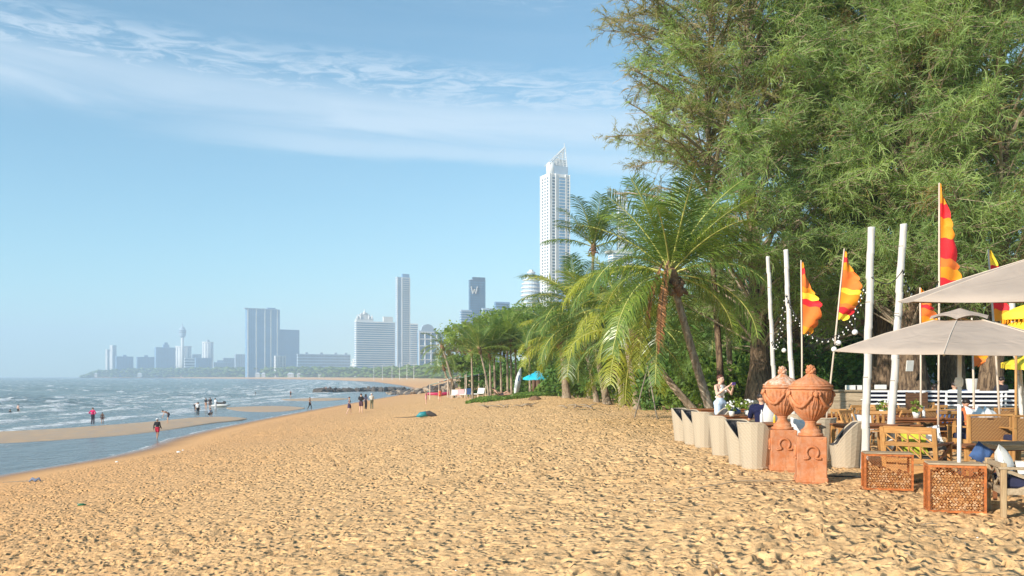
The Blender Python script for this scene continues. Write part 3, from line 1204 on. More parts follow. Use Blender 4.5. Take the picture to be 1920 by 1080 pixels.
# the skyscraper with the lattice spire
def skyscraper():
    d = 850
    u = d / F
    zb = -2
    px0, px1 = 1013.5, 1068
    W = (px1 - px0) * u
    th = R(30)
    view = math.atan((1041 - CX) / F)
    lf = 0.30
    w = W * (1 - lf) / math.cos(th)
    dep = W * lf / math.sin(th)
    H = zat(324, d) - zb
    t = thing('skyscraper', 'tallest white skyscraper with a slanting lattice spire', 'skyscraper', at(1041, d + 12, zb), th - view)
    MB().box((0, 0, H / 2), (w, dep, H)).build('wall', M['bld_white'], t)
    nf = 66
    fh = H / nf
    # windows of the sunlit side
    win = MB()
    for k in range(nf - 1):
        for j in range(3):
            win.box((-w / 2 - .03, -dep * .30 + j * dep * .3, (k + .5) * fh), (.3, dep * .13, fh * .55))
        win.box((-w * .30, -dep / 2 - .03, (k + .5) * fh), (w * .13, .3, fh * .5))
    tag(win.build('window', M['glass'], t), kind='stuff')
    # broad glazed bays on the front
    g = MB()
    g.box((w * .12, -dep / 2 - .35, H * .492), (w * .28, .7, H * .975))
    g.box((w * .42, -dep / 2 - .2, H * .492), (w * .10, .5, H * .975))
    g.build('glazed_bay', M['glass_blue'], t)
    st = MB()
    for k in range(nf):
        st.box((w * .12, -dep / 2 - .55, k * fh), (w * .29, .7, fh * .22))
        st.box((w * .42, -dep / 2 - .4, k * fh), (w * .12, .6, fh * .3))
    tag(st.build('storey_band', M['bld_cream'], t), kind='stuff')
    p = MB()
    for fx in (-.49, -.40, -.20, .285, .345, .49):
        p.box((fx * w, -dep / 2 - .5, H / 2), (w * .025, 1.1, H))
    for fy in (-.49, .49):
        p.box((-w / 2 - .4, fy * dep, H / 2), (.9, dep * .06, H))
    p.build('pier', M['bld_white'], t)
    # drum and crown
    z1 = zat(308, d) - zb
    MB().box((w * .12, 0, (H + z1) / 2), (w * .72, dep * .72, z1 - H)).build('crown_block', M['bld_grey'], t)
    b = MB()
    b.smooth = True
    rr = w * .20
    b.lathe([(rr, H), (rr, z1 - 1), (rr * .8, z1 + 3)], 18, Matrix.Translation((-w * .26, -dep * .1, 0)))
    b.build('drum', M['bld_white'], t)
    # slanting lattice spire
    L = MB()
    xr = w * .46
    xl = -w * .40
    zt = zat(268, d) - zb
    for y in (-dep * .3, dep * .3):
        yt = y * .25
        A, B, T_ = (xl, y, z1 + 1), (xr, y, z1), (xr, yt, zt)
        L.bar(A, T_, .7)
        L.bar(B, T_, .7)
        n = 9
        for k in range(1, n):
            f = k / n
            p1 = Vector(A).lerp(Vector(T_), f)
            p2 = Vector(B).lerp(Vector(T_), f)
            L.bar(p1, p2, .4)
            q1 = Vector(A).lerp(Vector(T_), (k - 1) / n)
            L.bar(q1, p2, .32)
        for k in range(1, 5):
            p1 = Vector(A).lerp(Vector(B), k / 5)
            p2 = Vector(A).lerp(Vector(T_), k / 5 * .97)
            L.bar(p1, p2, .4)
    L.bar((xr, 0, zt - 1), (xr, 0, zt + 4), .5)
    L.build('lattice_spire', M['bld_white'], t)
    s = MB()
    V = [(xl + 1, -dep * .22, z1), (xr, -dep * .22, z1), (xr, 0, zt - 3), (xl + 1, dep * .22, z1), (xr, dep * .22, z1)]
    # open upper half: only the lower skin is closed
    k = .45
    a = Vector(V[1]).lerp(Vector(V[2]), k)
    c = Vector(V[0]).lerp(Vector(V[2]), k)
    s.add([V[0], V[1], tuple(a), tuple(c)], [(0, 1, 2, 3)])
    s.build('crown_skin', M['bld_white'], t)


skyscraper()


def palm_tower(t, w, dp, H):
    MB().box((-w * .1, 0, H + 1.0), (w * 1.15, dp, 2)).build('roof_slab', M['bld_cream'], t)


block(1140, 1186, 474, 880, 0.2, 26, 'pale glass tower glimpsed behind the tall palm', wall='bld_white', glass='glass_blue', style='bands', floors=50, extra=palm_tower)
block(1156, 1176, 372, 900, 0.2, 26, 'narrow pale tower rising between the two palm crowns', wall='bld_white', glass='glass_blue', style='grid', floors=60, bays=5)

# white villas in the far trees
VL = [(180, 2900, 'white'), (262, 2750, 'white'), (424, 2400, 'white'), (483, 2000, 'white'), (494, 1980, 'white'), (545, 1850, 'cream'), (562, 1850, 'white'),
      (602, 1750, 'white'), (640, 1700, 'cream'), (690, 1500, 'red'), (706, 1450, 'white'), (722, 1400, 'cream'), (738, 1350, 'red'), (752, 1250, 'white'), (770, 1150, 'white')]
WHERE = ['on the very tip of the headland', 'under the lone blue-grey slab', 'under the low terraced building', 'before the tall dark slab tower', 'just right of the one before the dark slab',
         'at the left end of the long grey building', 'second along under the long grey building', 'below the middle of the long grey building', 'left of the stacked white pavilion',
         'just right of the white pavilion', 'under the left half of the wide white hotel', 'under the middle of the wide white hotel', 'under the slim tall tower', 'left of the frame-grid glass building', 'under the frame-grid glass building']
for i, (px, d, k) in enumerate(VL):
    s = 6 + (i * 7 % 4)
    t = thing('villa', '%s villa among the far trees, %s' % ({'white': 'small white', 'cream': 'small cream', 'red': 'small red-roofed'}[k], WHERE[i]), 'house', at(px, d, 0), 0.3, 'villas in the far trees')
    h = 7.5 * d / F * .8
    MB().box((0, 0, h / 2), (s * 1.3, 8, h)).build('wall', M['bld_cream' if k == 'cream' else 'bld_white'], t)
    MB().add([(-s * .75, -5, h), (s * .75, -5, h), (s * .75, 5, h), (-s * .75, 5, h), (-s * .3, 0, h + 3.2), (s * .3, 0, h + 3.2)],
             [(0, 1, 5, 4), (1, 2, 5), (2, 3, 4, 5), (3, 0, 4), (0, 3, 2, 1)]).build('roof', M['red_tile' if k == 'red' else 'bld_white'], t)
    wd = MB()
    for a in (-.4, 0, .4):
        for c in (.3, .7):
            wd.box((a * s, -4.03, h * c), (s * .16, .1, h * .16))
    wd.build('window', M['glass'], t)
# ------------------------------------------------------------------ foliage
def leaf_mat(name, c1, c2, trans=0.35, rough=0.5, attr=True, spec=0.3):
    t = NT(name)
    if attr:
        a = t.n.new('ShaderNodeAttribute')
        a.attribute_name = 'tone'
        f = a.outputs['Fac']
    else:
        oi = t.n.new('ShaderNodeObjectInfo')
        f = oi.outputs['Random']
    n = t.noise(1.2, 3, 0.6, t.coords('Object'))
    c = t.mix(t.math('ADD', t.math('MULTIPLY', f, 0.75), t.math('MULTIPLY', n, 0.25), clamp=True), c1, c2)
    t.set(c, rough, 0, spec)
    tr = t.n.new('ShaderNodeBsdfTranslucent')
    bright = t.mix(1.0, c, (1.5, 1.45, 0.8), 'MULTIPLY')
    t.l.new(bright, tr.inputs['Color'])
    mx = t.n.new('ShaderNodeMixShader')
    mx.inputs[0].default_value = trans
    t.l.new(t.p.outputs[0], mx.inputs[1])
    t.l.new(tr.outputs[0], mx.inputs[2])
    t.l.new(mx.outputs[0], t.out.inputs[0])
    return t.mat


def bark_mat(name, col, dark, ring=0.0):
    t = NT(name)
    co = t.coords('Object', (5, 5, 1.2))
    n = t.noise(2.2, 6, 0.7, co, 0.8)
    c = t.mix(t.smooth(n, 0.38, 0.62), dark, col)
    t.set(c, 0.9, 0, 0.2)
    h = n
    if ring:
        w = t.n.new('ShaderNodeTexWave')
        w.bands_direction = 'Z'
        w.inputs['Scale'].default_value = ring
        w.inputs['Distortion'].default_value = 2.0
        t.l.new(t.coords('Object'), w.inputs['Vector'])
        h = t.math('ADD', n, w.outputs['Fac'])
    t.bump(h, 0.8, 0.06)
    return t.mat


M['cas_a'] = leaf_mat('casuarina_needles', (0.095, 0.19, 0.065), (0.46, 0.58, 0.21), 0.48)
M['cas_dry'] = leaf_mat('casuarina_dry_needles', (0.20, 0.15, 0.055), (0.32, 0.23, 0.08), 0.35)
M['cas_seed'] = leaf_mat('casuarina_thin_needles', (0.20, 0.20, 0.07), (0.36, 0.34, 0.13), 0.4)
M['leaf_green'] = leaf_mat('broad_leaves', (0.08, 0.15, 0.025), (0.22, 0.32, 0.06), 0.45)
M['leaf_light'] = leaf_mat('light_broad_leaves', (0.13, 0.21, 0.04), (0.30, 0.40, 0.09), 0.45)
M['leaf_dark'] = leaf_mat('dark_leaves', (0.06, 0.14, 0.03), (0.17, 0.30, 0.07), 0.45)
M['leaf_brown'] = leaf_mat('brown_leaves', (0.16, 0.09, 0.05), (0.26, 0.17, 0.09), 0.3)
M['bark'] = bark_mat('casuarina_bark', (0.24, 0.165, 0.105), (0.065, 0.043, 0.03))
M['bark_pale'] = bark_mat('pale_bark', (0.42, 0.34, 0.25), (0.16, 0.12, 0.09))
M['palm_bark'] = bark_mat('palm_bark', (0.68, 0.55, 0.41), (0.34, 0.25, 0.17), 9.0)
M['twig'] = simple('twig', (0.30, 0.235, 0.17), 0.9, 0.3, 3)


def far_trees():
    """the far-off belt of trees that reads as one mass"""
    rs = np.random.RandomState(4)
    V, Fq, T = [], [], []
    # unit leaf-clump: squashed octahedron with random radius
    oct_v = np.array([(1, 0, 0), (-1, 0, 0), (0, 1, 0), (0, -1, 0), (0, 0, 1), (0, 0, -1), (.7, .7, .5), (-.7, .7, .5), (.7, -.7, .5), (-.7, -.7, .5)])
    tri = np.array([(4, 6, 7), (4, 8, 6), (4, 9, 8), (4, 7, 9), (6, 0, 2), (7, 2, 1), (8, 3, 0), (9, 1, 3), (4, 6, 8), (6, 2, 7), (0, 6, 8), (9, 3, 8), (7, 1, 9), (0, 2, 5), (2, 1, 5), (1, 3, 5), (3, 0, 5)])
    n = 0
    for i in range(4200):
        px = rs.uniform(152, 900)
        d = np.interp(px, [150, 300, 460, 600, 700, 800, 900], [2950, 2700, 2150, 1720, 1300, 800, 620]) * rs.uniform(1.0, 1.12)
        top = np.interp(px, [152, 180, 240, 420, 600, 700, 760, 900], [706, 696, 691, 689, 688, 690, 686, 680])
        u = d / F
        z = (706 - top) * u * rs.uniform(0.0, 1.0)
        s = rs.uniform(1.9, 5.2) * (u ** .5) * 1.1
        c = np.array([(px - CX) * u, d, z])
        sc_ = s * rs.uniform(.7, 1.3, (len(oct_v), 1)) * np.array([[1.1, 1.1, 0.75]])
        V.append(oct_v * sc_ + c)
        Fq.append(tri + n)
        T.append(np.full(len(oct_v), rs.rand()))
        n += len(oct_v)
    me = np_mesh('treeline', np.concatenate(V), np.concatenate(Fq), M['leaf_green'], {'tone': np.concatenate(T)})
    tag(link('treeline', me), 'hazy belt of trees along the far shore', 'treeline', kind='stuff')


far_trees()


def unit(v):
    return v / (np.linalg.norm(v, axis=-1, keepdims=True) + 1e-9)


def strands(P, D, L, W, rs, droop, nseg=2):
    """ribbons starting at P, running along D, bending down: returns vertices, quads"""
    n = len(P)
    side = unit(np.cross(D, rs.randn(n, 3)))
    pts = [P]
    d = D.copy()
    p = P.copy()
    for k in range(nseg):
        p = p + d * (L / nseg)[:, None]
        pts.append(p)
        d = d.copy()
        d[:, 2] -= droop
        d = unit(d)
    V = []
    for k, q in enumerate(pts):
        w = W * (1 - 0.75 * (k / nseg) ** 1.5)
        V.append(q - side * w[:, None])
        V.append(q + side * w[:, None])
    V = np.stack(V, 1).reshape(-1, 3)
    m = 2 * (nseg + 1)
    base = np.arange(n)[:, None] * m
    qs = []
    for k in range(nseg):
        qs.append(np.stack([base[:, 0] + 2 * k, base[:, 0] + 2 * k + 1, base[:, 0] + 2 * k + 3, base[:, 0] + 2 * k + 2], 1))
    return V, np.concatenate(qs)


def leaf_cloud(centers, radii, n, size, rs, hollow=0.55, aspect=0.55, droop=0.2):
    """leaf-sized quads clumped through ellipsoids"""
    centers = np.asarray(centers, float)
    radii = np.asarray(radii, float)
    vol = radii.prod(1) ** (2 / 3)
    pick = rs.choice(len(centers), n, p=vol / vol.sum())
    u = unit(rs.randn(n, 3))
    r = hollow + (1 - hollow) * rs.rand(n) ** .6
    # clump the leaves
    nc = max(12, n // 22)
    cu = unit(rs.randn(nc, 3))
    near = rs.randint(0, nc, n)
    u = unit(cu[near] + rs.randn(n, 3) * 0.16)
    cr = 0.62 + .42 * rs.rand(nc)
    r = cr[near] * (0.9 + .14 * rs.randn(n))
    P = centers[pick] + u * r[:, None] * radii[pick]
    N = unit(u * .6 + rs.randn(n, 3) * .7 + np.array([0, 0, .35]))
    A = unit(np.cross(N, rs.randn(n, 3)))
    A[:, 2] -= droop
    A = unit(A)
    B = unit(np.cross(N, A))
    s = size * rs.uniform(.6, 1.35, n)[:, None]
    V = np.stack([P - A * s, P + B * s * aspect, P + A * s, P - B * s * aspect], 1).reshape(-1, 3)
    q = np.arange(n * 4).reshape(-1, 4)
    tone = np.repeat(np.clip(.5 + .22 * rs.randn(nc)[near] + .12 * rs.randn(n), 0, 1), 4)
    return V, q, tone


def broad_tree(name, label, x, y, trunk_h, blobs, n, leaf, mat, seed, cat='tree', group=None, z0=None, tr=0.16, bark='bark', trunk=True, lean=0.0):
    """blobs: list of (dx, dy, z, rx, ry, rz)"""
    rs = np.random.RandomState(seed)
    z = gz(x, y) if z0 is None else z0
    t = thing(name, label, cat, (x, y, z), 0, group)
    c = np.array([b[:3] for b in blobs])
    r = np.array([b[3:] for b in blobs])
    V, q, tone = leaf_cloud(c, r, n, leaf, rs)
    me = np_mesh('crown', V, q, M[mat], {'tone': tone})
    link('crown' if trunk else 'foliage', me, t)
    b = MB()
    b.smooth = True
    if trunk:
        b.tube([(0, 0, -.3), (lean * .3, 0, trunk_h * .5), (lean, 0, trunk_h)], [tr * 1.4, tr, tr * .8], 8)
    for (dx, dy, dz, rx, ry, rz) in blobs:
        s = Vector((lean, 0, trunk_h)) if trunk else Vector((dx * .3, dy * .3, -.1))
        e = Vector((dx, dy, dz))
        m_ = s.lerp(e, .5) + Vector((rs.uniform(-.2, .2), rs.uniform(-.2, .2), .15 * rz))
        b.tube([s, m_, e], [tr * .55, tr * .38, tr * .2], 6)
        for k in range(5):
            u = unit(rs.randn(1, 3))[0]
            b.tube([m_, e, e + Vector((u[0] * rx, u[1] * ry, abs(u[2]) * rz)) * .8], [tr * .25, tr * .16, tr * .05], 4)
    b.build('trunk' if trunk else 'stem', M[bark], t)
    return t


# ---------------------------------------------------------------- casuarinas
def casuarina(x, y, H, crown_r, z_lo, seed, label, n_limb=150, twigs=26, per=13, mat='cas_a', dry=0.0, trunk_r=0.32, lean=(0, 0), name='casuarina_tree', skew=(0, 0), flare=1.7, keep=None, nlen=0.36, w=0.0120, gap=0.0):
    rs = np.random.RandomState(seed)
    z0 = gz(x, y)
    t = thing(name, label, 'tree', (x, y, z0), 0, 'tall casuarina trees behind the beach bar')
    # trunk with buttress flutes
    b = MB()
    b.smooth = True
    prof, nseg = [], 14
    vs, fs = [], []
    nn = 16
    for i in range(nseg + 1):
        f = i / nseg
        zz_ = -0.4 + f * H * .92
        r = trunk_r * (1 - f * .82) * (1 + flare * math.exp(-max(zz_, 0) / 0.9))
        cx, cy = lean[0] * f ** 1.4 + .25 * math.sin(f * 5 + seed), lean[1] * f ** 1.4
        for k in range(nn):
            an = 2 * math.pi * k / nn
            q = r * (1 + (.18 * math.sin(an * 5 + seed) + .08 * math.sin(an * 9 + f * 6)) * math.exp(-max(zz_, 0) / 3.0) + .04 * math.sin(an * 3 + f * 20))
            vs.append((cx + q * math.cos(an), cy + q * math.sin(an), zz_))
    for i in range(nseg):
        for k in range(nn):
            k2 = (k + 1) % nn
            fs.append((i * nn + k, i * nn + k2, (i + 1) * nn + k2, (i + 1) * nn + k))
    b.add(vs, fs)
    b.build('trunk', M['bark'], t)

    limbs = MB()
    TP, TD, TT = [], [], []
    for i in range(n_limb):
        f = rs.uniform(0.02, 1.0) ** .85
        zt = z_lo + (H * .97 - z_lo) * f
        s0 = max(z_lo * .75, zt - rs.uniform(1.0, 3.0))
        fr = s0 / (H * .92)
        sx = lean[0] * fr ** 1.4 + .25 * math.sin(fr * 5 + seed)
        sy = lean[1] * fr ** 1.4
        an = rs.uniform(0, 2 * math.pi)
        prof_r = crown_r * (math.sin(min(1.0, (0.25 + (1 - f)) * 0.95) * math.pi / 2) ** .8) * rs.uniform(.55, 1.08)
        ex = sx + math.cos(an) * prof_r + skew[0] * f
        ey = sy + math.sin(an) * prof_r + skew[1] * f
        S = np.array([sx, sy, s0])
        E = np.array([ex, ey, zt + rs.uniform(-.6, .6)])
        Mid = (S + E) / 2 + np.array([0, 0, rs.uniform(.3, 1.1)]) + rs.randn(3) * .25
        pts = []
        for k in range(7):
            u = k / 6
            pts.append((1 - u) ** 2 * S + 2 * u * (1 - u) * Mid + u * u * E)
        if keep is not None and not keep(x + ex, y + ey, z0 + zt):
            continue
        L = np.linalg.norm(E - S)
        r0 = (.009 * L + .008) * (1.7 if rs.rand() < .18 else 1)
        limbs.tube(pts, [r0 * (1 - .8 * k / 6) for k in range(7)], 5)
        lt = rs.rand()
        if ey > 1.0 and rs.rand() < .33:
            continue
        # side branchlets carrying the needles
        nb = int(twigs * (L / crown_r + .3) * .8)
        uu = rs.uniform(.25, 1.0, nb) ** .65
        for u in uu:
            P0 = (1 - u) ** 2 * S + 2 * u * (1 - u) * Mid + u * u * E
            dirn = unit((E - S)[None])[0]
            bd = unit((dirn * .6 + rs.randn(3) * np.array([.75, .75, .45]))[None])[0]
            bl = rs.uniform(.5, 1.35) * (1.25 - .55 * u)
            P1 = P0 + bd * bl * .5 + np.array([0, 0, .04])
            P2 = P0 + bd * bl + np.array([0, 0, -.14 * bl])
            limbs.tube([P0, P2], [.010, .004], 3, cap=False)
            tone = .55 * lt + .45 * rs.rand() + .2 * (u - .5)
            if rs.rand() < gap:
                continue
            m = per
            v = rs.uniform(.05, 1.0, m)[:, None]
            Q = P0 * (1 - v) ** 2 + 2 * P1 * v * (1 - v) + P2 * v * v
            dd = unit(bd[None] * .8 + rs.randn(m, 3) * .55 + np.array([0, 0, -.15]))
            TP.append(Q)
            TD.append(dd)
            TT.append(np.full(m, tone) + rs.uniform(-.12, .12, m))
    TP, TD, TT = np.concatenate(TP), np.concatenate(TD), np.concatenate(TT)
    n = len(TP)
    Ls = rs.uniform(.55, 1.25, n) * nlen
    Ws = rs.uniform(.7, 1.3, n) * w
    V, q = strands(TP, TD, Ls, Ws, rs, .55, 2)
    tone = np.repeat(np.clip(TT, 0, 1), 6)
    fm = None
    mats = [M[mat]]
    if dry > 0:
        mats.append(M['cas_dry'])
        # dry sprays gather in patches
        c = TP / 1.6
        pat = np.sin(c[:, 0] * 2.1 + seed) * np.sin(c[:, 1] * 1.7) * np.sin(c[:, 2] * 2.3 + 1) + .35 * rs.randn(n)
        isd = (pat > np.quantile(pat, 1 - dry)).astype(int)
        fm = np.concatenate([isd, isd])
    me = np_mesh('crown', V, q, mats, {'tone': tone}, face_mat=fm)
    link('crown', me, t)
    limbs.build('limb', M['twig'], t)
    print('casuarina', n, 'needle ribbons', len(limbs.f))
    return t
def in_view(x, y, z):
    if y < 2:
        return False
    px = CX + F * x / y
    py = HZ - F * (z - CAMZ) / y
    return px < 2080 and py > -200


# the wall of casuarinas
CK = dict(keep=in_view)
casuarina(8.5, 32.0, 18.5, 4.9, 3.4, 1, 'casuarina whose soft boughs hang lowest, right behind the big coconut palm', 250, 30, 15, skew=(-.3, 0), dry=.08, keep=lambda x, y, z: in_view(x, y, z) and (z > 9.5 or x > 5.2) and CX + F * x / y > 1150)
casuarina(12.8, 32.0, 18.0, 4.6, 3.6, 2, 'casuarina rising behind the two tallest bamboo poles', 190, 30, 15, dry=.03, **CK)
casuarina(at(1716, 29.5).x, 29.5, 17.5, 4.3, 3.9, 3, 'casuarina with the broad flared trunk behind the big parasol', 160, 30, 15, trunk_r=.42, flare=1.2, dry=.02, **CK)
casuarina(at(1795, 31.5).x, 31.5, 18.0, 4.4, 4.0, 4, 'casuarina with the dark trunk just right of the flared one', 120, 28, 12, trunk_r=.38, flare=.6, dry=.05, **CK)
casuarina(at(1866, 28.5).x, 28.5, 17.0, 4.4, 4.0, 5, 'casuarina at the right edge with rusty dry sprays', 160, 29, 15, dry=.14, trunk_r=.36, flare=.6, **CK)
casuarina(at(1648, 31.0).x, 31.0, 18.0, 3.6, 4.6, 7, 'casuarina whose rough straight trunk stands left of the flared one', 60, 26, 12, dry=.03, trunk_r=.30, flare=.4, **CK)
casuarina(18.5, 38.0, 20.0, 5.6, 2.6, 6, 'casuarina furthest back at the right edge', 80, 26, 10, dry=.05, w=.015, **CK)
casuarina(12.4, 39.0, 20.0, 5.8, 2.6, 9, 'casuarina furthest back, filling the gap behind the palm side trees', 120, 28, 10, w=.016, **CK)
# sparse outer branches against the sky
casuarina(7.4, 33.0, 18.5, 5.3, 8.4, 8, 'thin casuarina with bare brownish twigs against the sky', 120, 28, 20, mat='cas_seed', keep=lambda x, y, z: in_view(x, y, z) and 1125 < CX + F * x / y < 1460, nlen=.22, w=.009, gap=.05, trunk_r=.13, flare=.3)

M['palm_green'] = leaf_mat('palm_leaflets', (0.045, 0.105, 0.03), (0.20, 0.30, 0.06), 0.32, 0.32, spec=0.5)
M['palm_yellow'] = leaf_mat('yellowing_palm_leaflets', (0.22, 0.29, 0.04), (0.50, 0.52, 0.08), 0.45, 0.4, spec=0.45)
M['palm_deep'] = leaf_mat('deep_palm_leaflets', (0.06, 0.12, 0.03), (0.17, 0.25, 0.065), 0.38, 0.4, spec=0.5)
M['palm_dead'] = leaf_mat('dead_palm_leaflets', (0.36, 0.15, 0.06), (0.56, 0.28, 0.13), 0.25, 0.7)
M['palm_bright'] = leaf_mat('bright_palm_leaflets', (0.07, 0.15, 0.03), (0.32, 0.42, 0.07), 0.35, 0.30, spec=0.6)
M['rachis'] = simple('palm_midrib', (0.46, 0.46, 0.13), 0.5, 0.2, 2)
M['fibre'] = simple('palm_fibre', (0.20, 0.115, 0.065), 0.9, 0.4, 8, 0.8, 30)


def frond_mesh(e0, L, bend, mat, seed, nl=46, leaf=0.62, hang=0.5, wdt=0.020, name='frond'):
    rs = np.random.RandomState(seed)
    K = 12
    pts = [np.zeros(3)]
    el = e0
    for k in range(K):
        el -= bend / K * (0.5 + k / K)
        el = max(el, -1.5)
        pts.append(pts[-1] + np.array([math.cos(el), 0, math.sin(el)]) * L / K)
    pts = np.array(pts)
    tw = rs.uniform(-.25, .25)
    ts = np.linspace(0.13, 0.995, nl)
    P, D, S, LL = [], [], [], []
    for t_ in ts:
        f = t_ * K
        i = min(int(f), K - 1)
        p = pts[i] * (1 - (f - i)) + pts[i + 1] * (f - i)
        tan = unit((pts[i + 1] - pts[i])[None])[0]
        up = unit(np.cross(tan, [0, 1, 0])[None])[0]
        if up[2] < 0:
            up = -up
        ll = leaf * (math.sin(min(1, t_ * 1.25 + .12) * math.pi * .62) ** .7) * (1 - max(0, t_ - .8) * 2.2)
        for sgn in (-1, 1):
            sd_ = np.array([0, sgn, 0]) * math.cos(tw) + up * math.sin(tw) * sgn
            d = sd_ * rs.uniform(.75, 1.0) + tan * rs.uniform(.45, .75) + up * rs.uniform(.0, .3)
            P.append(p)
            D.append(unit((d + rs.randn(3) * .06)[None])[0])
            S.append(tan)
            LL.append(ll * rs.uniform(.82, 1.1))
    P, D, S, LL = map(np.array, (P, D, S, LL))
    n = len(P)
    V = []
    d = D.copy()
    p = P.copy()
    ns = 3
    hv = hang * rs.uniform(.55, 1.45, n)
    for k in range(ns + 1):
        w = wdt * (1.0 if k < 2 else (.75 if k == 2 else .12)) * (1 if k else .6)
        V.append(p - S * w)
        V.append(p + S * w)
        p = p + d * (LL / ns)[:, None]
        d = d.copy()
        d[:, 2] -= hv
        d = unit(d)
    V = np.stack(V, 1).reshape(-1, 3)
    m = 2 * (ns + 1)
    b0 = np.arange(n) * m
    q = np.concatenate([np.stack([b0 + 2 * k, b0 + 2 * k + 1, b0 + 2 * k + 3, b0 + 2 * k + 2], 1) for k in range(ns)])
    tone = np.repeat(np.clip(rs.uniform(.2, .8, n), 0, 1), m)
    fm = np.zeros(len(q), int)
    # midrib
    rb = MB()
    rb.tube([tuple(a) for a in pts], [0.036 * (1 - .8 * i / K) * L / 3.2 for i in range(K + 1)], 5)
    RV = np.array(rb.v)
    rq = np.array([f for f in rb.f if len(f) == 4]) + len(V)
    V = np.concatenate([V, RV])
    q = np.concatenate([q, rq])
    fm = np.concatenate([fm, np.ones(len(rq), int)])
    tone = np.concatenate([tone, np.full(len(RV), .5)])
    return np_mesh(name, V, q, [M[mat], M['rachis'] if mat != 'palm_dead' else M['fibre']], {'tone': tone}, face_mat=fm)


ELS = [1.35, 1.05, 0.75, 0.40, 0.05, -0.40]
BENDS = [0.7, 1.1, 1.35, 1.5, 1.5, 1.1]
FM = {}


def get_frond(ei, mat, hero=False, v=0):
    key = (ei, mat, hero, v)
    if key not in FM:
        FM[key] = frond_mesh(ELS[ei], 3.3, BENDS[ei] * (.5 if v >= 2 else 1), mat, hash(key) % 1000 if False else ei * 17 + v * 5 + len(mat), 84 if hero else 48, 0.86 if hero else 0.84,
                             (0.18, .25, .4, .6, .7, .5)[ei], 0.0155 if hero else 0.024)
    return FM[key]


def palm(label, base_px, d, crown_px, crown_y, L=3.3, n=22, seed=1, mats=('palm_green',), tr=0.13, trunk_mat='palm_bark', lo=5, hi=0, hero=False, bulge=1.7, group='coconut palms along the beach', boots=True, dy=0.0, curve=0.35, name='coconut_palm', stiff=False, pw=.85):
    rs = random.Random(seed)
    x0 = (base_px - CX) * d / F
    z0 = gz(x0, d)
    c = Vector(((crown_px - CX) * (d + dy) / F - x0, dy, zat(crown_y, d + dy) - z0))
    t = thing(name, label, 'palm tree', (x0, d, z0), 0, group)
    b = MB()
    b.smooth = True
    pts, rr = [], []
    K = 34
    for k in range(K + 1):
        f = k / K
        p = Vector((c.x * (f ** (1 + curve)), c.y * f, -.2 + (c.z + .2) * f))
        p.x += .0
        pts.append(p)
        rr.append(tr * (1 + (bulge - 1) * math.exp(-f * c.z / .35)) * (1 - .35 * f) * (1.07 if k % 2 else .95))
    b.tube(pts, rr, 10)
    b.build('trunk', M[trunk_mat], t)
    # crown shaft of fibre and old leaf bases
    ax = (pts[-1] - pts[-3]).normalized()
    fb = MB()
    fb.smooth = True
    fb.tube([c - ax * .55 * L / 3.3, c - ax * .2, c + ax * .15, c + ax * .4], [tr * .8, tr * 1.45, tr * 1.3, tr * .3], 8)
    if boots:
        for k in range(14):
            an = k * 2.4
            dv = Vector((math.cos(an), math.sin(an), 0))
            s = c - ax * (.05 + .5 * rs.random())
            fb.tube([s, s + dv * .22 + Vector((0, 0, .08)), s + dv * .38 + Vector((0, 0, .05 - .3 * rs.random()))], [.05, .04, .025], 4)
    fb.build('crown_shaft', M['fibre'], t)
    for k in range(n):
        f = k / max(1, n - 1)
        ei = int(round(hi + (lo - hi) * f ** pw))
        ei = max(0, min(5, ei))
        mt = mats[0]
        if len(mats) > 1 and rs.random() < (.06 + .34 * f):
            mt = mats[1]
        if len(mats) > 2 and rs.random() < .38:
            mt = mats[2]
        an = k * 2.399 + rs.uniform(-.3, .3) + seed
        if hero and ei >= 3:
            aa = (an + math.pi) % (2 * math.pi) - math.pi
            if -1.9 < aa < .3 and (ei >= 4 or aa < -.5):
                continue
        s = L / 3.3 * rs.uniform(.85, 1.1) * (0.8 if ei == 0 else 1)
        me = get_frond(ei, mt, hero, rs.randint(0, 1) + (2 if stiff or (hero and ei < 3) else 0))
        o = link('frond', me, t, c + ax * (.12 - .2 * f), (rs.uniform(-.12, .12), rs.uniform(-.12, .12), an), s)
    return t, c


# hero palm
t, c = palm('big leaning coconut palm with a brown dead frond hanging from its crown', 1352, 27.0, 1258, 515, 3.45, 31, 3, ('palm_bright', 'palm_yellow', 'palm_green'), 0.145, hero=True, bulge=1.5, curve=-.12, pw=1.05)
for (px, y, ei, mt, s) in ((1400, 470, 2, 'palm_bright', 1.15), (1130, 520, 3, 'palm_yellow', 1.1), (1330, 650, 4, 'palm_green', 1.1), (1180, 640, 5, 'palm_yellow', 1.05)):
    an = 0.15 if px > 1258 else math.pi - .15
    link('frond', get_frond(ei, mt, True, 0), t, c, (0, 0, an), s)
# long frond hanging straight down before the trunk
link('frond', frond_mesh(-.9, 3.6, .9, 'palm_green', 77, 66, .62, .25, .018), t, c + Vector((-.05, -.3, .1)), (0, 0, -2.15))
link('frond', frond_mesh(-.8, 3.2, 1.0, 'palm_yellow', 78, 60, .6, .3, .018), t, c + Vector((-.1, -.3, .1)), (0, 0, -2.6))
dd = frond_mesh(-.9, 2.9, .9, 'palm_dead', 79, 80, .34, 2.2, .026)
tag(link('frond', dd, t, c + Vector((-.15, -.45, .35)), (0, 0, -2.0)), 'dry brown frond hanging down')
tag(link('frond', frond_mesh(-1.0, 2.1, .6, 'palm_dead', 80, 60, .28, 2.2, .024), t, c + Vector((-.3, -.45, .35)), (0, 0, -2.5)), 'shorter dry brown frond')
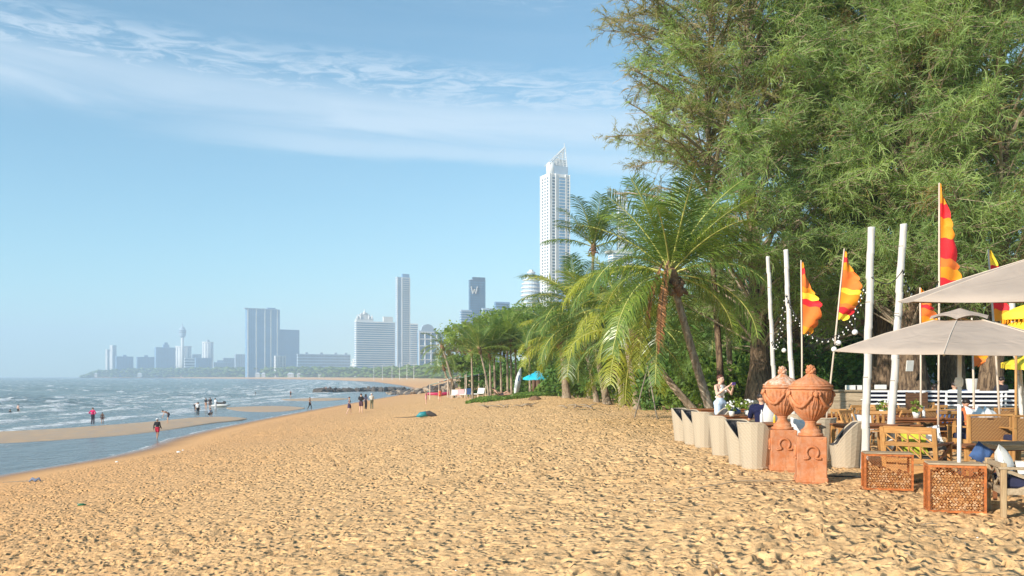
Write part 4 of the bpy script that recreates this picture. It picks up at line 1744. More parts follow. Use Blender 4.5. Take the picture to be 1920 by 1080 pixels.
# coconuts
nut = MB()
nut.smooth = True
nut.ball((0, 0, 0), .11, 10, 7, (1, 1, 1.2))
nm = nut.mesh('coconut', M['fibre'])
for k in range(8):
    an = -2.6 + k * .42
    link('coconut', nm, t, c + Vector((math.cos(an) * .28, math.sin(an) * .28, -.28 - .13 * (k % 3))))

palm('tall palm in front of the skyscraper with its fronds swept upright', 1104, 60, 1113, 462, 3.9, 17, 5, ('palm_deep', 'palm_green'), .13, lo=3, hi=0, stiff=True, pw=1.3)
palm('palm with thick brown trunk standing alone furthest left of the near palms', 1063, 60.5, 1053, 640, 4.0, 24, 6, ('palm_yellow', 'palm_green', 'palm_deep'), .26, bulge=1.5, curve=0)
palm('palm with leaning ringed trunk left of the tripod of poles', 1140, 50.5, 1104, 600, 4.2, 28, 7, ('palm_green', 'palm_yellow', 'palm_deep'), .21, curve=.1)
palm('palm with dark green fronds half hidden behind the leaning ringed one', 1120, 54, 1080, 575, 4.4, 26, 8, ('palm_deep', 'palm_green'), .15, curve=.1)
palm('short young palm with yellow stalks beside the ringed trunk', 1167, 49.5, 1158, 690, 2.9, 15, 9, ('palm_yellow', 'palm_green'), .17, lo=4, hi=0)
palm('palm with a grey trunk stub behind the young yellow palm', 1196, 45, 1158, 570, 3.3, 20, 10, ('palm_green', 'palm_yellow'), .17, curve=.2)
palm('palm whose second leaning trunk crosses behind the big coconut palm', 1330, 34, 1190, 632, 3.2, 18, 11, ('palm_green', 'palm_deep', 'palm_yellow'), .15, curve=-.1)
palm('dark palm partly hidden right of the big palm trunk', 1372, 36, 1362, 560, 3.0, 16, 12, ('palm_deep',), .14)

SL = [(884, 660, 78, 'first slim trunk from the left of the palm clump'), (907, 655, 76, 'slim palm leaning left over the dark parasols'), (918, 664, 78, 'pair palm with reddish trunk, left one of the pair'),
      (926, 640, 80, 'pair palm with reddish trunk, right one of the pair'), (938, 648, 79, 'slim palm with dark crown in the clump middle'), (950, 628, 82, 'slim palm with the highest dark crown of the clump'),
      (957, 640, 79, 'slim palm left of the pale surfboard, second from it'), (966, 652, 80, 'slim palm standing just left of the pale surfboard'), (992, 655, 77, 'slim pale-trunked palm just right of the surfboard')]
for i, (px, y, d, lab) in enumerate(SL):
    palm('slim beach palm, ' + lab, px + (10 if i == 1 else 2), d, px - (8 if i == 1 else 0), y, 2.5 + .2 * (i % 3), 16, 20 + i, ('palm_bright', 'palm_green', 'palm_deep') if i % 3 else ('palm_green', 'palm_yellow'), .11, lo=4, stiff=True, pw=1.15, trunk_mat='bark_pale', bulge=1.25, boots=False, curve=.5, group='slim palms of the far clump')
palm('windblown palm leaning out furthest left against the bay', 854, 100, 829, 650, 3.0, 16, 40, ('palm_deep', 'palm_green'), .16, lo=5, boots=False, curve=.3)
palm('small bushy palm under the windblown one', 846, 104, 832, 690, 2.3, 14, 41, ('palm_deep', 'palm_green'), .14, lo=4, boots=False)


# ---------------------------------------------------------------- broadleaf trees and shrubs
def spot(px, d):
    return (px - CX) * d / F


broad_tree('rain_tree', 'feathery light green tree spreading before the W tower', spot(945, 98), 98, 4.5,
           [(-4, 0, 6.2, 3.2, 3, 1.5), (-1, 1, 7.4, 3.2, 3, 1.6), (2.2, 0, 8.0, 3.2, 3, 1.6), (5, 1, 7.4, 3.2, 3, 1.8), (0, -2, 5.5, 4, 2.4, 1.5), (4, -1, 5.6, 4, 2.6, 1.6)], 11000, .20, 'leaf_light', 31)
broad_tree('rain_tree', 'rounded green tree behind the palms left of the terraced tower', spot(1010, 90), 90, 4.2,
           [(-2, 0, 6.8, 3.2, 3, 1.8), (1.6, 0, 6.8, 3, 3, 1.9), (0, 1, 5.2, 4, 3, 2)], 7000, .19, 'leaf_green', 32)
broad_tree('bare_tree', 'half-bare brownish tree between the windblown palm and the feathery tree', spot(866, 125), 125, 3.5,
           [(-1.6, 0, 5.6, 2.0, 2, 1.5), (.8, 0, 6.6, 2.0, 2, 1.5), (2.2, 0, 5.3, 2.0, 2, 1.4)], 1500, .20, 'leaf_brown', 33)
broad_tree('sea_almond', 'dark green tree above the sunshades at the left of the clump', spot(884, 112), 112, 2.6,
           [(-1.4, 0, 3.8, 2.0, 1.6, 1.2), (1.2, 0, 4.2, 2.0, 1.6, 1.3)], 2400, .20, 'leaf_green', 34)
for i, (px, d, h, wd, mt, lab) in enumerate((
        (910, 97, 3.4, 3.6, 'leaf_dark', 'dark shrub behind the left end of the slim palms'), (950, 90, 3.6, 3.4, 'leaf_dark', 'dark shrub behind the middle of the slim palms'),
        (1000, 86, 3.8, 3.2, 'leaf_dark', 'dark shrub behind the blue parasol'), (1035, 78, 4.2, 2.6, 'leaf_light', 'tall pale green creeper-covered shrub right of the blue parasol'),
        (1075, 66, 3.0, 2.6, 'leaf_dark', 'dark glossy shrub right of the thick brown palm trunk'), (1105, 62, 2.8, 2.4, 'leaf_green', 'green shrub behind the ringed leaning trunk'),
        (1018, 72, 1.0, .9, 'leaf_light', 'low light green plant under the blue parasol'), (1150, 56, 3.0, 2.6, 'leaf_dark', 'dark shrub behind the young yellow palm'),
        (1200, 52, 3.4, 2.8, 'leaf_green', 'green shrub behind the tripod of poles'), (1225, 46, 1.3, 1.0, 'leaf_light', 'small bright plant beside the white bench under the palms'),
        (1262, 44, 3.2, 2.6, 'leaf_dark', 'dark shrub behind the hanging frond'), (1310, 42, 2.6, 2.2, 'leaf_green', 'green shrub behind the big palm trunk'),
        (1375, 36, 2.3, 2.0, 'leaf_green', 'clipped leafy hedge behind the woman taking a photo'), (1425, 37, 2.6, 2.2, 'leaf_light', 'taller yellow-green hedge right of the woman'),
        (1480, 38, 3.2, 2.4, 'leaf_green', 'leafy shrub behind the urns'), (1545, 38, 3.2, 2.4, 'leaf_dark', 'dark shrub between the flag poles'), (1605, 36, 2.8, 2.2, 'leaf_dark', 'dark shrub left of the tall bamboo poles'))):
    x = spot(px, d)
    broad_tree('shrub', lab, x, d, 0, [(-wd * .35, 0, h * .38, wd * .55, wd * .5, h * .42), (wd * .35, .3, h * .42, wd * .55, wd * .5, h * .45), (0, 0, h * .62, wd * .6, wd * .5, h * .36)],
               int(700 + wd * h * 200), .13 if d < 60 else .17, mt, 50 + i, 'shrub', 'shrubs behind the beach', trunk=False, tr=.05)
for i, (px, d, h, rr, mt, lab) in enumerate((
        (1400, 44, 7.0, 3.2, 'leaf_dark', 'dark broadleaf tree behind the woman and the hedge'), (1490, 45, 7.0, 3.6, 'leaf_green', 'broadleaf tree behind the left flag poles'),
        (1600, 46, 7.0, 3.8, 'leaf_dark', 'dark broadleaf tree behind the orange flags'), (1720, 44, 6.5, 3.6, 'leaf_dark', 'dark broadleaf tree behind the flared trunk'),
        (1840, 42, 6.5, 3.6, 'leaf_dark', 'dark broadleaf tree behind the rightmost trunks'), (1330, 50, 6.5, 3.2, 'leaf_green', 'broadleaf tree seen through the big palm crown'),
        (1230, 58, 6.5, 3.4, 'leaf_green', 'broadleaf tree behind the leaning palms'), (1140, 70, 7.0, 3.6, 'leaf_green', 'broadleaf tree behind the tall upright palm'),
        (1950, 40, 6.5, 3.6, 'leaf_dark', 'dark broadleaf tree at the very right edge'))):
    x = spot(px, d)
    broad_tree('garden_tree', lab, x, d, h * .35, [(-rr * .5, 0, h * .5, rr * .7, rr * .6, h * .26), (rr * .5, 0, h * .5, rr * .7, rr * .6, h * .26), (0, 0, h * .78, rr * .8, rr * .7, h * .24), (0, -1, h * .3, rr * .9, rr * .5, h * .28)],
               4200, .19, mt, 90 + i, 'tree', 'broadleaf trees behind the beach bar')


def creeper():
    rs = np.random.RandomState(12)
    V, q, T = [], [], []
    n = 5200
    px = rs.uniform(874, 1062, n)
    d = rs.uniform(66, 75, n) + (px < 900) * 2
    x = (px - CX) * d / F
    z = np.array([gz(a, b) for a, b in zip(x, d)])
    edge = np.clip(np.minimum(px - 874, 1062 - px) / 20, .2, 1)
    P = np.stack([x, d, z + rs.rand(n) * .26 * edge], 1)
    N = unit(rs.randn(n, 3) * .6 + np.array([0, -.3, 1]))
    A = unit(np.cross(N, rs.randn(n, 3)))
    B = np.cross(N, A)
    s = rs.uniform(.07, .15, n)[:, None]
    V = np.stack([P - A * s, P + B * s * .7, P + A * s, P - B * s * .7], 1).reshape(-1, 3)
    me = np_mesh('beach_creeper', V, np.arange(4 * n).reshape(-1, 4), M['leaf_green'], {'tone': np.repeat(rs.rand(n), 4)})
    tag(link('beach_creeper', me), 'low green beach creeper along the top of the sand', 'ground cover', kind='stuff')


creeper()
# ------------------------------------------------------------------ people
def remeshed(mb, voxel, smooth_it=3):
    me = mb.mesh('tmp', [])
    o = bpy.data.objects.new('tmp', me)
    COL.objects.link(o)
    m = o.modifiers.new('r', 'REMESH')
    m.mode = 'VOXEL'
    m.voxel_size = voxel
    s = o.modifiers.new('s', 'SMOOTH')
    s.iterations = smooth_it
    s.factor = 0.5
    dg = bpy.context.evaluated_depsgraph_get()
    out = bpy.data.meshes.new_from_object(o.evaluated_get(dg))
    bpy.data.objects.remove(o)
    bpy.data.meshes.remove(me)
    return out


def capsule(mb, a, b, ra, rb, n=10, fl=1.0):
    """tapered limb with round ends; fl flattens it front to back (world y)"""
    a, b = Vector(a), Vector(b)
    d = b - a
    L = d.length
    if L < 1e-5:
        return
    d.normalize()
    x = Vector((1, 0, 0))
    if abs(d.dot(x)) > .9:
        x = Vector((0, 1, 0))
    s = (x - d * d.dot(x)).normalized()
    t = d.cross(s)
    prof = [(-ra * .98, .18), (-ra * .7, .72), (0, 1)]
    rings = [(a + d * o, ra * k) for o, k in prof] + [(b + d * (-o), rb * k) for o, k in prof[::-1]]
    vs, fs = [], []
    for c, r in rings:
        for k in range(n):
            an = 2 * math.pi * k / n
            vs.append(c + s * (r * math.cos(an)) + t * (r * fl * math.sin(an)))
    for i in range(len(rings) - 1):
        for k in range(n):
            k2 = (k + 1) % n
            fs.append((i * n + k, i * n + k2, (i + 1) * n + k2, (i + 1) * n + k))
    fs.append(tuple(range(n))[::-1])
    m = (len(rings) - 1) * n
    fs.append(tuple(m + k for k in range(n)))
    mb.add(vs, fs)


M['skin'] = simple('skin', (0.58, 0.33, 0.22), 0.55, 0.08, 12)
M['skin_pale'] = simple('pale_skin', (0.68, 0.43, 0.32), 0.55, 0.08, 12)
M['skin_tan'] = simple('tanned_skin', (0.40, 0.21, 0.13), 0.55, 0.08, 12)
M['hair'] = simple('dark_hair', (0.022, 0.014, 0.012), 0.5, 0.3, 30)
M['hair_red'] = simple('reddish_hair', (0.09, 0.028, 0.018), 0.5, 0.3, 30)
M['eye'] = simple('eye', (0.02, 0.015, 0.012), 0.3)
M['lip'] = simple('lip', (0.42, 0.12, 0.10), 0.5)
CLOTH = {}


def cloth(col):
    k = tuple(round(c, 3) for c in col)
    if k not in CLOTH:
        CLOTH[k] = simple('cloth_fabric', col, 0.85, 0.12, 9, 0.25, 60, spec=.2)
    return CLOTH[k]


BASE = dict(pelvis=(0, 0, .95), waist=(0, 0, 1.08), chest=(0, 0, 1.27), neck=(0, .01, 1.44), head=(0, -.015, 1.585),
            sh_l=(.175, 0, 1.40), sh_r=(-.175, 0, 1.40), el_l=(.235, .02, 1.13), el_r=(-.235, .02, 1.13), wr_l=(.25, -.04, .90), wr_r=(-.25, -.04, .90),
            hp_l=(.09, 0, .92), hp_r=(-.09, 0, .92), kn_l=(.10, -.02, .50), kn_r=(-.10, -.02, .50), an_l=(.10, .02, .09), an_r=(-.10, .02, .09))


def pose(**kw):
    d = dict(BASE)
    d.update(kw)
    return {k: Vector(v) for k, v in d.items()}


P_STAND = pose()
P_WALK = pose(kn_l=(.09, -.14, .52), an_l=(.09, -.16, .10), kn_r=(-.09, .06, .50), an_r=(-.09, .28, .13), wr_l=(.25, .12, .92), el_l=(.235, .10, 1.13), wr_r=(-.24, -.20, .95))
P_AKIMBO = pose(el_l=(.36, .08, 1.17), wr_l=(.17, -.03, 1.05), el_r=(-.36, .08, 1.17), wr_r=(-.17, -.03, 1.05), an_l=(.12, .02, .09), an_r=(-.12, .02, .09))
P_HANDS_FRONT = pose(el_l=(.22, -.02, 1.14), wr_l=(.10, -.26, 1.18), el_r=(-.22, -.02, 1.14), wr_r=(-.10, -.26, 1.18))
P_BEND = pose(pelvis=(0, .12, .92), waist=(0, .03, 1.03), chest=(0, -.16, 1.13), neck=(0, -.33, 1.19), head=(0, -.47, 1.20), sh_l=(.17, -.29, 1.16), sh_r=(-.17, -.29, 1.16),
              el_l=(.17, -.36, .90), el_r=(-.17, -.36, .90), wr_l=(.10, -.46, .68), wr_r=(-.10, -.42, .72), hp_l=(.09, .11, .90), hp_r=(-.09, .11, .90), kn_l=(.10, .02, .49), kn_r=(-.10, .02, .49))
P_CROUCH = pose(pelvis=(0, .10, .25), waist=(0, .06, .40), chest=(0, -.04, .58), neck=(0, -.12, .74), head=(0, -.18, .88), sh_l=(.17, -.08, .70), sh_r=(-.17, -.08, .70),
                el_l=(.20, -.26, .50), el_r=(-.20, -.26, .50), wr_l=(.10, -.40, .30), wr_r=(-.10, -.40, .30), hp_l=(.09, .08, .25), hp_r=(-.09, .08, .25), kn_l=(.15, -.30, .42), kn_r=(-.15, -.30, .42), an_l=(.12, -.12, .08), an_r=(-.12, -.12, .08))
P_SIT = pose(pelvis=(0, .05, .52), waist=(0, .06, .66), chest=(0, .04, .86), neck=(0, .02, 1.03), head=(0, -.01, 1.17), sh_l=(.18, .02, .99), sh_r=(-.18, .02, .99),
             el_l=(.25, -.08, .74), el_r=(-.25, -.08, .74), wr_l=(.16, -.32, .78), wr_r=(-.16, -.32, .78), hp_l=(.09, .02, .50), hp_r=(-.09, .02, .50), kn_l=(.12, -.40, .50), kn_r=(-.12, -.40, .50), an_l=(.12, -.42, .09), an_r=(-.12, -.42, .09))
P_RECLINE = pose(pelvis=(0, .05, .40), waist=(0, .20, .46), chest=(0, .38, .58), neck=(0, .54, .70), head=(0, .64, .80), sh_l=(.18, .50, .66), sh_r=(-.18, .50, .66),
                 el_l=(.26, .34, .48), el_r=(-.26, .34, .48), wr_l=(.16, .10, .52), wr_r=(-.16, .10, .52), hp_l=(.09, .02, .38), hp_r=(-.09, .02, .38), kn_l=(.10, -.38, .60), kn_r=(-.10, -.40, .40), an_l=(.10, -.68, .38), an_r=(-.10, -.80, .38))
P_PHONE = pose(head=(0, -.03, 1.585), el_l=(.26, -.16, 1.20), wr_l=(.10, -.36, 1.40), el_r=(-.28, -.14, 1.19), wr_r=(-.06, -.36, 1.42), an_l=(.11, .02, .09), kn_l=(.11, -.03, .5))


def body_limbs(mb, p, grow=0.0, what=('torso', 'arms', 'legs', 'head'), female=False, knee=False, short=1.0):
    g = grow
    w = .92 if female else 1.0
    if 'torso' in what:
        capsule(mb, p['pelvis'] + Vector((.07, 0, 0)), p['pelvis'] - Vector((.07, 0, 0)), .115 + g, .115 + g, 12, .9)
        capsule(mb, p['pelvis'], p['waist'], .135 * w + g, .115 * w + g, 12, .8)
        capsule(mb, p['waist'], p['chest'], .115 * w + g, .14 * w + g, 12, .78)
        capsule(mb, (p['sh_l'] + p['chest'] * 1) / 2 + Vector((0, 0, .0)), (p['sh_r'] + p['chest']) / 2, .105 * w + g, .105 * w + g, 12, .85)
        capsule(mb, p['sh_l'] * .85 + p['sh_r'] * .15, p['sh_r'] * .85 + p['sh_l'] * .15, .062 + g, .062 + g, 10)
        if female:
            for s in (-1, 1):
                c = p['chest'] + Vector((s * .065, -.085, .02))
                capsule(mb, c, c + Vector((0, -.02, -.01)), .055 + g * .6, .05 + g * .6, 8)
    if 'hips' in what:
        capsule(mb, p['pelvis'] + Vector((.07, 0, 0)), p['pelvis'] - Vector((.07, 0, 0)), .115 + g, .115 + g, 12, .9)
        capsule(mb, p['pelvis'], p['pelvis'].lerp(p['waist'], .7), .135 * w + g, .12 * w + g, 12, .8)
    if 'arms' in what:
        for s in 'lr':
            capsule(mb, p['sh_' + s], p['el_' + s], .052 * w + g, .040 * w + g)
            capsule(mb, p['el_' + s], p['wr_' + s], .040 * w + g, .027 * w + g)
    if 'sleeves' in what:
        for s in 'lr':
            capsule(mb, p['sh_' + s], p['sh_' + s].lerp(p['el_' + s], .75), .054 * w + g, .048 * w + g)
    if 'legs' in what:
        for s in 'lr':
            capsule(mb, p['hp_' + s], p['kn_' + s], .085 * w + g, .055 * w + g)
            capsule(mb, p['kn_' + s], p['kn_' + s].lerp(p['an_' + s], .35), .055 * w + g, .058 * w + g)
            capsule(mb, p['kn_' + s].lerp(p['an_' + s], .35), p['an_' + s], .056 * w + g, .034 * w + g)
    if 'feet' in what or ('legs' in what and g == 0):
        for s in 'lr':
            a = p['an_' + s]
            capsule(mb, a + Vector((0, .02, -.05)), a + Vector((.01 if s == 'l' else -.01, -.15, -.065)), .036, .026, 8)
    if 'shorts' in what:
        for s in 'lr':
            capsule(mb, p['hp_' + s], p['hp_' + s].lerp(p['kn_' + s], short), .095 * w + g, .085 * w + g)
    if 'head' in what:
        n, h = p['neck'], p['head']
        capsule(mb, n - (h - n) * .25, h - (h - n) * .35, .055, .050, 10)
        capsule(mb, h + Vector((0, -.01, -.045)), h + Vector((0, .0, .035)), .066, .086, 12)
        capsule(mb, h + Vector((0, .02, .03)), h + Vector((0, .03, .02)), .088, .082, 12)
        capsule(mb, h + Vector((0, -.085, .0)), h + Vector((0, -.10, -.02)), .013, .016, 6)
        for s in (-1, 1):
            capsule(mb, h + Vector((s * .082, .01, .015)), h + Vector((s * .082, .012, -.02)), .014, .011, 6)


def fingers(mb, w, d, up, size=1.0, curl=.5):
    """palm, four unequal bent fingers and a thumb set off from the side of the palm"""
    w, d = Vector(w), Vector(d).normalized()
    side = d.cross(Vector(up)).normalized()
    nrm = side.cross(d).normalized()
    capsule(mb, w, w + d * .075 * size, .030 * size, .036 * size, 8, .5)
    for i, L in enumerate((.068, .078, .072, .056)):
        a = w + d * .085 * size + side * (.030 - .020 * i) * size
        d1 = (d * math.cos(curl * .5) - nrm * math.sin(curl * .5))
        d2 = (d * math.cos(curl * 1.5) - nrm * math.sin(curl * 1.5))
        m = a + d1 * L * .5 * size
        mb.tube([a - d * .02 * size, m, m + d2 * L * .5 * size], [.0095 * size, .0088 * size, .0065 * size], 6)
    a = w + d * .025 * size + side * .030 * size
    m = a + (side * .8 + d * .7) * .032 * size
    mb.tube([a, m, m + (d * .9 + side * .2) * .032 * size], [.0115 * size, .0105 * size, .0075 * size], 6)


def person(label, loc, rz, p, h=1.7, skin='skin', hair='hair', hair_long=False, top=None, bottom=None, btype='trousers', voxel=.03, female=False, hat=None, sleeves='short', group=None,
           feet=False, hand_curl=.4, face=False, dress=None):
    t = thing('person', label, 'person', loc, rz, group)
    t.scale = (h / 1.7,) * 3
    mb = MB()
    body_limbs(mb, p, 0, ('torso', 'arms', 'legs', 'head'), female)
    me = remeshed(mb, voxel)
    # hands and face joined onto the same body mesh
    x = MB()
    for s in 'lr':
        d = (p['wr_' + s] - p['el_' + s])
        fingers(x, p['wr_' + s], d, (1 if s == 'l' else -1, -.3, .2), 1.0, hand_curl)
    hx = p['head']
    x.mi = 1
    for s in (-1, 1):
        x.ball(hx + Vector((s * .033, -.083, .008)), .011, 6, 4)
    x.mi = 2
    x.box(hx + Vector((0, -.088, -.055)), (.045, .012, .012))
    bm = bmesh.new()
    bm.from_mesh(me)
    for f in bm.faces:
        f.smooth = True
    xm = x.mesh('x', [M[skin], M['eye'], M['lip']])
    bm.from_mesh(xm)
    fin = bpy.data.meshes.new('body')
    bm.to_mesh(fin)
    bm.free()
    for m in (M[skin], M['eye'], M['lip']):
        fin.materials.append(m)
    link('body', fin, t)
    if top is not None:
        mb = MB()
        body_limbs(mb, p, .014, ('torso',) + (('arms',) if sleeves == 'long' else (('sleeves',) if sleeves == 'short' else ())), female)
        m_ = remeshed(mb, voxel)
        for pl in m_.polygons:
            pl.use_smooth = True
        m_.materials.clear()
        m_.materials.append(cloth(top))
        link('shirt' if sleeves != 'none' else 'vest', m_, t)
    if dress is not None:
        mb = MB()
        body_limbs(mb, p, .014, ('torso',), True)
        a = p['waist']
        b = Vector((0, 0, .62))
        mb.lathe([(.15, a.z), (.20, .92), (.25, b.z)], 14, Matrix.Translation((p['pelvis'].x, p['pelvis'].y, 0)) @ Matrix.Diagonal((1, .8, 1, 1)))
        m_ = remeshed(mb, voxel)
        for pl in m_.polygons:
            pl.use_smooth = True
        m_.materials.append(cloth(dress))
        link('dress', m_, t)
    if bottom is not None:
        mb = MB()
        if btype == 'trousers':
            body_limbs(mb, p, .018, ('hips', 'legs'), female)
        elif btype == 'shorts':
            body_limbs(mb, p, .016, ('hips', 'shorts'), female, short=.55)
        elif btype == 'trunks':
            body_limbs(mb, p, .010, ('hips', 'shorts'), female, short=.25)
        m_ = remeshed(mb, voxel)
        for pl in m_.polygons:
            pl.use_smooth = True
        m_.materials.append(cloth(bottom))
        link(btype if btype != 'trunks' else 'swimming_trunks', m_, t)
    hb = MB()
    hb.smooth = True
    h_ = p['head']
    hb.ball(h_ + Vector((0, .022, .045)), .096, 14, 9, (.98, 1.0, .92))
    if hair_long:
        hb.tube([h_ + Vector((0, .06, .03)), h_ + Vector((0, .09, -.10)), h_ + Vector((0, .09, -.24))], [.07, .07, .03], 8)
        for s in (-1, 1):
            hb.tube([h_ + Vector((s * .07, .0, .06)), h_ + Vector((s * .095, .0, -.04)), h_ + Vector((s * .10, .02, -.17))], [.03, .035, .015], 6)
    hb.build('hair', M[hair], t)
    if hat is not None:
        hm = MB()
        hm.smooth = True
        hm.lathe([(.15, .035), (.155, .045), (.10, .06), (.095, .12), (.05, .15), (.01, .155)], 14, Matrix.Translation(h_ + Vector((0, 0, .0))))
        hm.build('hat', cloth(hat), t)
    return t


def hit(px, py):
    """where the ground is seen at (px, py)"""
    d = 5.0
    while d < 3000:
        x = (px - CX) * d / F
        z = max(gz(x, d), SEA)
        if z >= zat(py, d):
            return Vector((x, d, z))
        d *= 1.004
    return Vector((x, d, z))


def on(px, py, dz=0.0):
    v = hit(px, py)
    v.z += dz
    return v


# the beach walkers
W_, K_, N_ = (.75, .75, .76), (.02, .02, .025), (.03, .035, .10)
person('person in black top and dark red shorts walking along the lagoon edge', on(295, 825), R(180), P_WALK, 1.66, top=K_, sleeves='long', bottom=(.45, .02, .05), btype='shorts', hat=W_, skin='skin_tan')
person('person in magenta jacket with hands on hips standing on the sandbar', on(174, 798, .06), R(170), P_AKIMBO, 1.75, top=(.55, .015, .12), sleeves='long', bottom=(.03, .02, .04))
person('child in skin-toned swimwear beside the person in magenta', on(192, 797, .06), R(200), P_STAND, 1.22, bottom=(.25, .10, .08), btype='trunks', skin='skin_tan')
person('shirtless person bending forward over the sandbar', on(314, 795, .08), R(-70), P_BEND, 1.75, bottom=(.05, .03, .035), btype='shorts', skin='skin')
person('person stooping in a pale top at the left end of the sandbar group', on(366, 772), R(100), P_BEND, 1.7, top=(.55, .45, .42), bottom=(.06, .05, .06))
person('person in white shirt and dark trousers, nearest of the sandbar group', on(371, 781, .06), R(20), P_STAND, 1.7, top=W_, bottom=K_)
person('left one of the two people in black tops standing side by side', on(386, 768), R(160), P_HANDS_FRONT, 1.75, top=K_, bottom=(.35, .20, .14), btype='shorts')
person('right one of the two people in black tops standing side by side', on(394, 768), R(190), P_STAND, 1.8, top=(.04, .035, .04), bottom=(.10, .09, .10), btype='shorts')
person('person all in white standing right of the two in black', on(404, 769), R(150), P_HANDS_FRONT, 1.75, top=(.6, .62, .66), bottom=(.5, .5, .52))
person('person in dark clothes crouching on the end of the sandbar', on(393, 781, .05), R(60), P_CROUCH, 1.7, top=(.30, .38, .50), bottom=K_)
person('left one of the two waders far out among the breakers', on(479, 742), R(90), P_STAND, 1.1, top=K_, bottom=K_)
person('right one of the two waders far out among the breakers', on(545, 745), R(60), P_HANDS_FRONT, 1.6, top=(.30, .12, .10), bottom=K_, btype='shorts')
person('shirtless person in dark trousers striding along the water edge', on(581, 768), R(80), P_WALK, 1.85, bottom=K_, skin='skin_tan')
person('person in a dark dress walking up the sand apart from the trio', on(655, 777), R(100), P_WALK, 1.65, dress=(.06, .04, .08), female=True, skin='skin_pale', hair='hair_red')
person('tall person in black top and dark shorts in the middle of the trio', on(677, 775), R(170), P_HANDS_FRONT, 1.85, top=K_, bottom=(.10, .05, .07), btype='shorts', skin='skin_pale')
person('slighter person in black beside the tall one', on(686, 768), R(140), P_STAND, 1.6, top=(.05, .05, .09), bottom=K_, hair_long=True)
person('person with white sunhat and pale top at the right of the trio', on(697, 768), R(200), P_HANDS_FRONT, 1.65, top=(.62, .60, .55), bottom=(.16, .16, .10), hat=W_)
person('child in pink throwing a ball on the sand', on(799, 758), R(80), pose(el_r=(-.40, -.05, 1.35), wr_r=(-.62, -.10, 1.40)), 1.2, top=(.62, .20, .26), bottom=(.6, .3, .3), btype='shorts', skin='skin_pale')
person('child in orange-red swimsuit next to the pink boat', on(825, 754), R(200), P_STAND, 1.22, top=(.65, .12, .06), sleeves='none', bottom=(.65, .12, .06), btype='trunks', skin='skin')
person('left one of the two people sitting on the dark rocks', at(611, 282, SEA + .9), R(20), P_CROUCH, 1.75, top=(.40, .25, .20), bottom=K_)
person('right one of the two people sitting on the dark rocks', at(619, 282, SEA + .9), R(-20), P_CROUCH, 1.75, top=K_, bottom=K_)
person('bather waist-deep in the sea at the far left', at(34, 131, SEA - .75), R(150), P_STAND, 1.7, top=(.5, .35, .30), bottom=K_, skin='skin_pale')
person('swimmer with only head and shoulders above water left of the bather', at(19, 128, SEA - 1.35), R(150), P_STAND, 1.7, top=K_, bottom=K_)
# ------------------------------------------------------------------ the beach bar: materials
def wicker_mat(name, col, dark, sc_=70):
    t = NT(name)
    co = t.coords('Object')
    a = t.n.new('ShaderNodeTexWave'); a.bands_direction = 'Z'; a.inputs['Scale'].default_value = sc_ / 6
    b = t.n.new('ShaderNodeTexWave'); b.bands_direction = 'DIAGONAL'; b.inputs['Scale'].default_value = sc_ / 8
    for q in (a, b):
        t.l.new(co, q.inputs['Vector'])
        q.inputs['Distortion'].default_value = 1.5
    w = t.math('MULTIPLY', a.outputs['Fac'], b.outputs['Fac'])
    n = t.noise(3, 4, .6, co)
    c = t.mix(t.smooth(w, .05, .6), dark, col)
    c = t.mix(t.math('MULTIPLY', n, .35), c, tuple(x * .7 for x in col))
    t.set(c, .65, 0, .3)
    t.bump(w, .35, .004)
    return t.mat


M['wicker'] = wicker_mat('beige_wicker', (0.50, 0.42, 0.315), (0.42, 0.35, 0.26))
M['wicker_brown'] = wicker_mat('brown_wicker', (0.42, 0.24, 0.10), (0.24, 0.12, 0.05))
M['teak'] = wood('honey_teak', (0.60, 0.34, 0.12), (0.40, 0.19, 0.06))
M['teak_x'] = wood('honey_teak_boards', (0.60, 0.34, 0.12), (0.38, 0.18, 0.06), axis=0)
M['teak_red'] = wood('reddish_teak', (0.42, 0.17, 0.06), (0.25, 0.09, 0.04), axis=0)
M['wood_grey'] = wood('weathered_wood', (0.52, 0.41, 0.28), (0.34, 0.26, 0.17), axis=0)
M['wood_grey_z'] = wood('weathered_wood_post', (0.56, 0.41, 0.24), (0.38, 0.26, 0.14), axis=2)
M['wood_dark'] = wood('dark_wood', (0.20, 0.10, 0.05), (0.09, 0.045, 0.025), axis=0)
M['white_paint'] = simple('white_paint', (0.78, 0.78, 0.80), 0.5, 0.06, 8)
M['bamboo'] = simple('whitewashed_bamboo', (0.62, 0.585, 0.545), 0.6, 0.14, 3, .3, 12, stretch=(6, 6, .8), obj_var=.06)
M['bamboo_dark'] = simple('bamboo_joint', (0.28, 0.24, 0.20), 0.7, 0.2, 8)
M['pole_wood'] = simple('pale_pole_wood', (0.62, 0.50, 0.40), 0.6, 0.15, 3, stretch=(6, 6, .8))
M['taupe'] = simple('taupe_canvas', (0.49, 0.40, 0.33), 0.85, 0.07, 1.6, 0, spec=.2)
_nt = M['taupe'].node_tree
_p = _nt.nodes['Principled BSDF']
_tr = _nt.nodes.new('ShaderNodeBsdfTranslucent')
_tr.inputs['Color'].default_value = (0.46, 0.34, 0.25, 1)
_mx = _nt.nodes.new('ShaderNodeMixShader')
_mx.inputs[0].default_value = 0.18
_nt.links.new(_p.outputs[0], _mx.inputs[1])
_nt.links.new(_tr.outputs[0], _mx.inputs[2])
_nt.links.new(_mx.outputs[0], _nt.nodes['Material Output'].inputs[0])
_bn = _nt.nodes.new('ShaderNodeTexNoise')
_bn.inputs['Scale'].default_value = 2.4
_bn.inputs['Distortion'].default_value = 1.2
_bb = _nt.nodes.new('ShaderNodeBump')
_bb.inputs['Strength'].default_value = 0.6
_bb.inputs['Distance'].default_value = 0.05
_nt.links.new(_bn.outputs['Fac'], _bb.inputs['Height'])
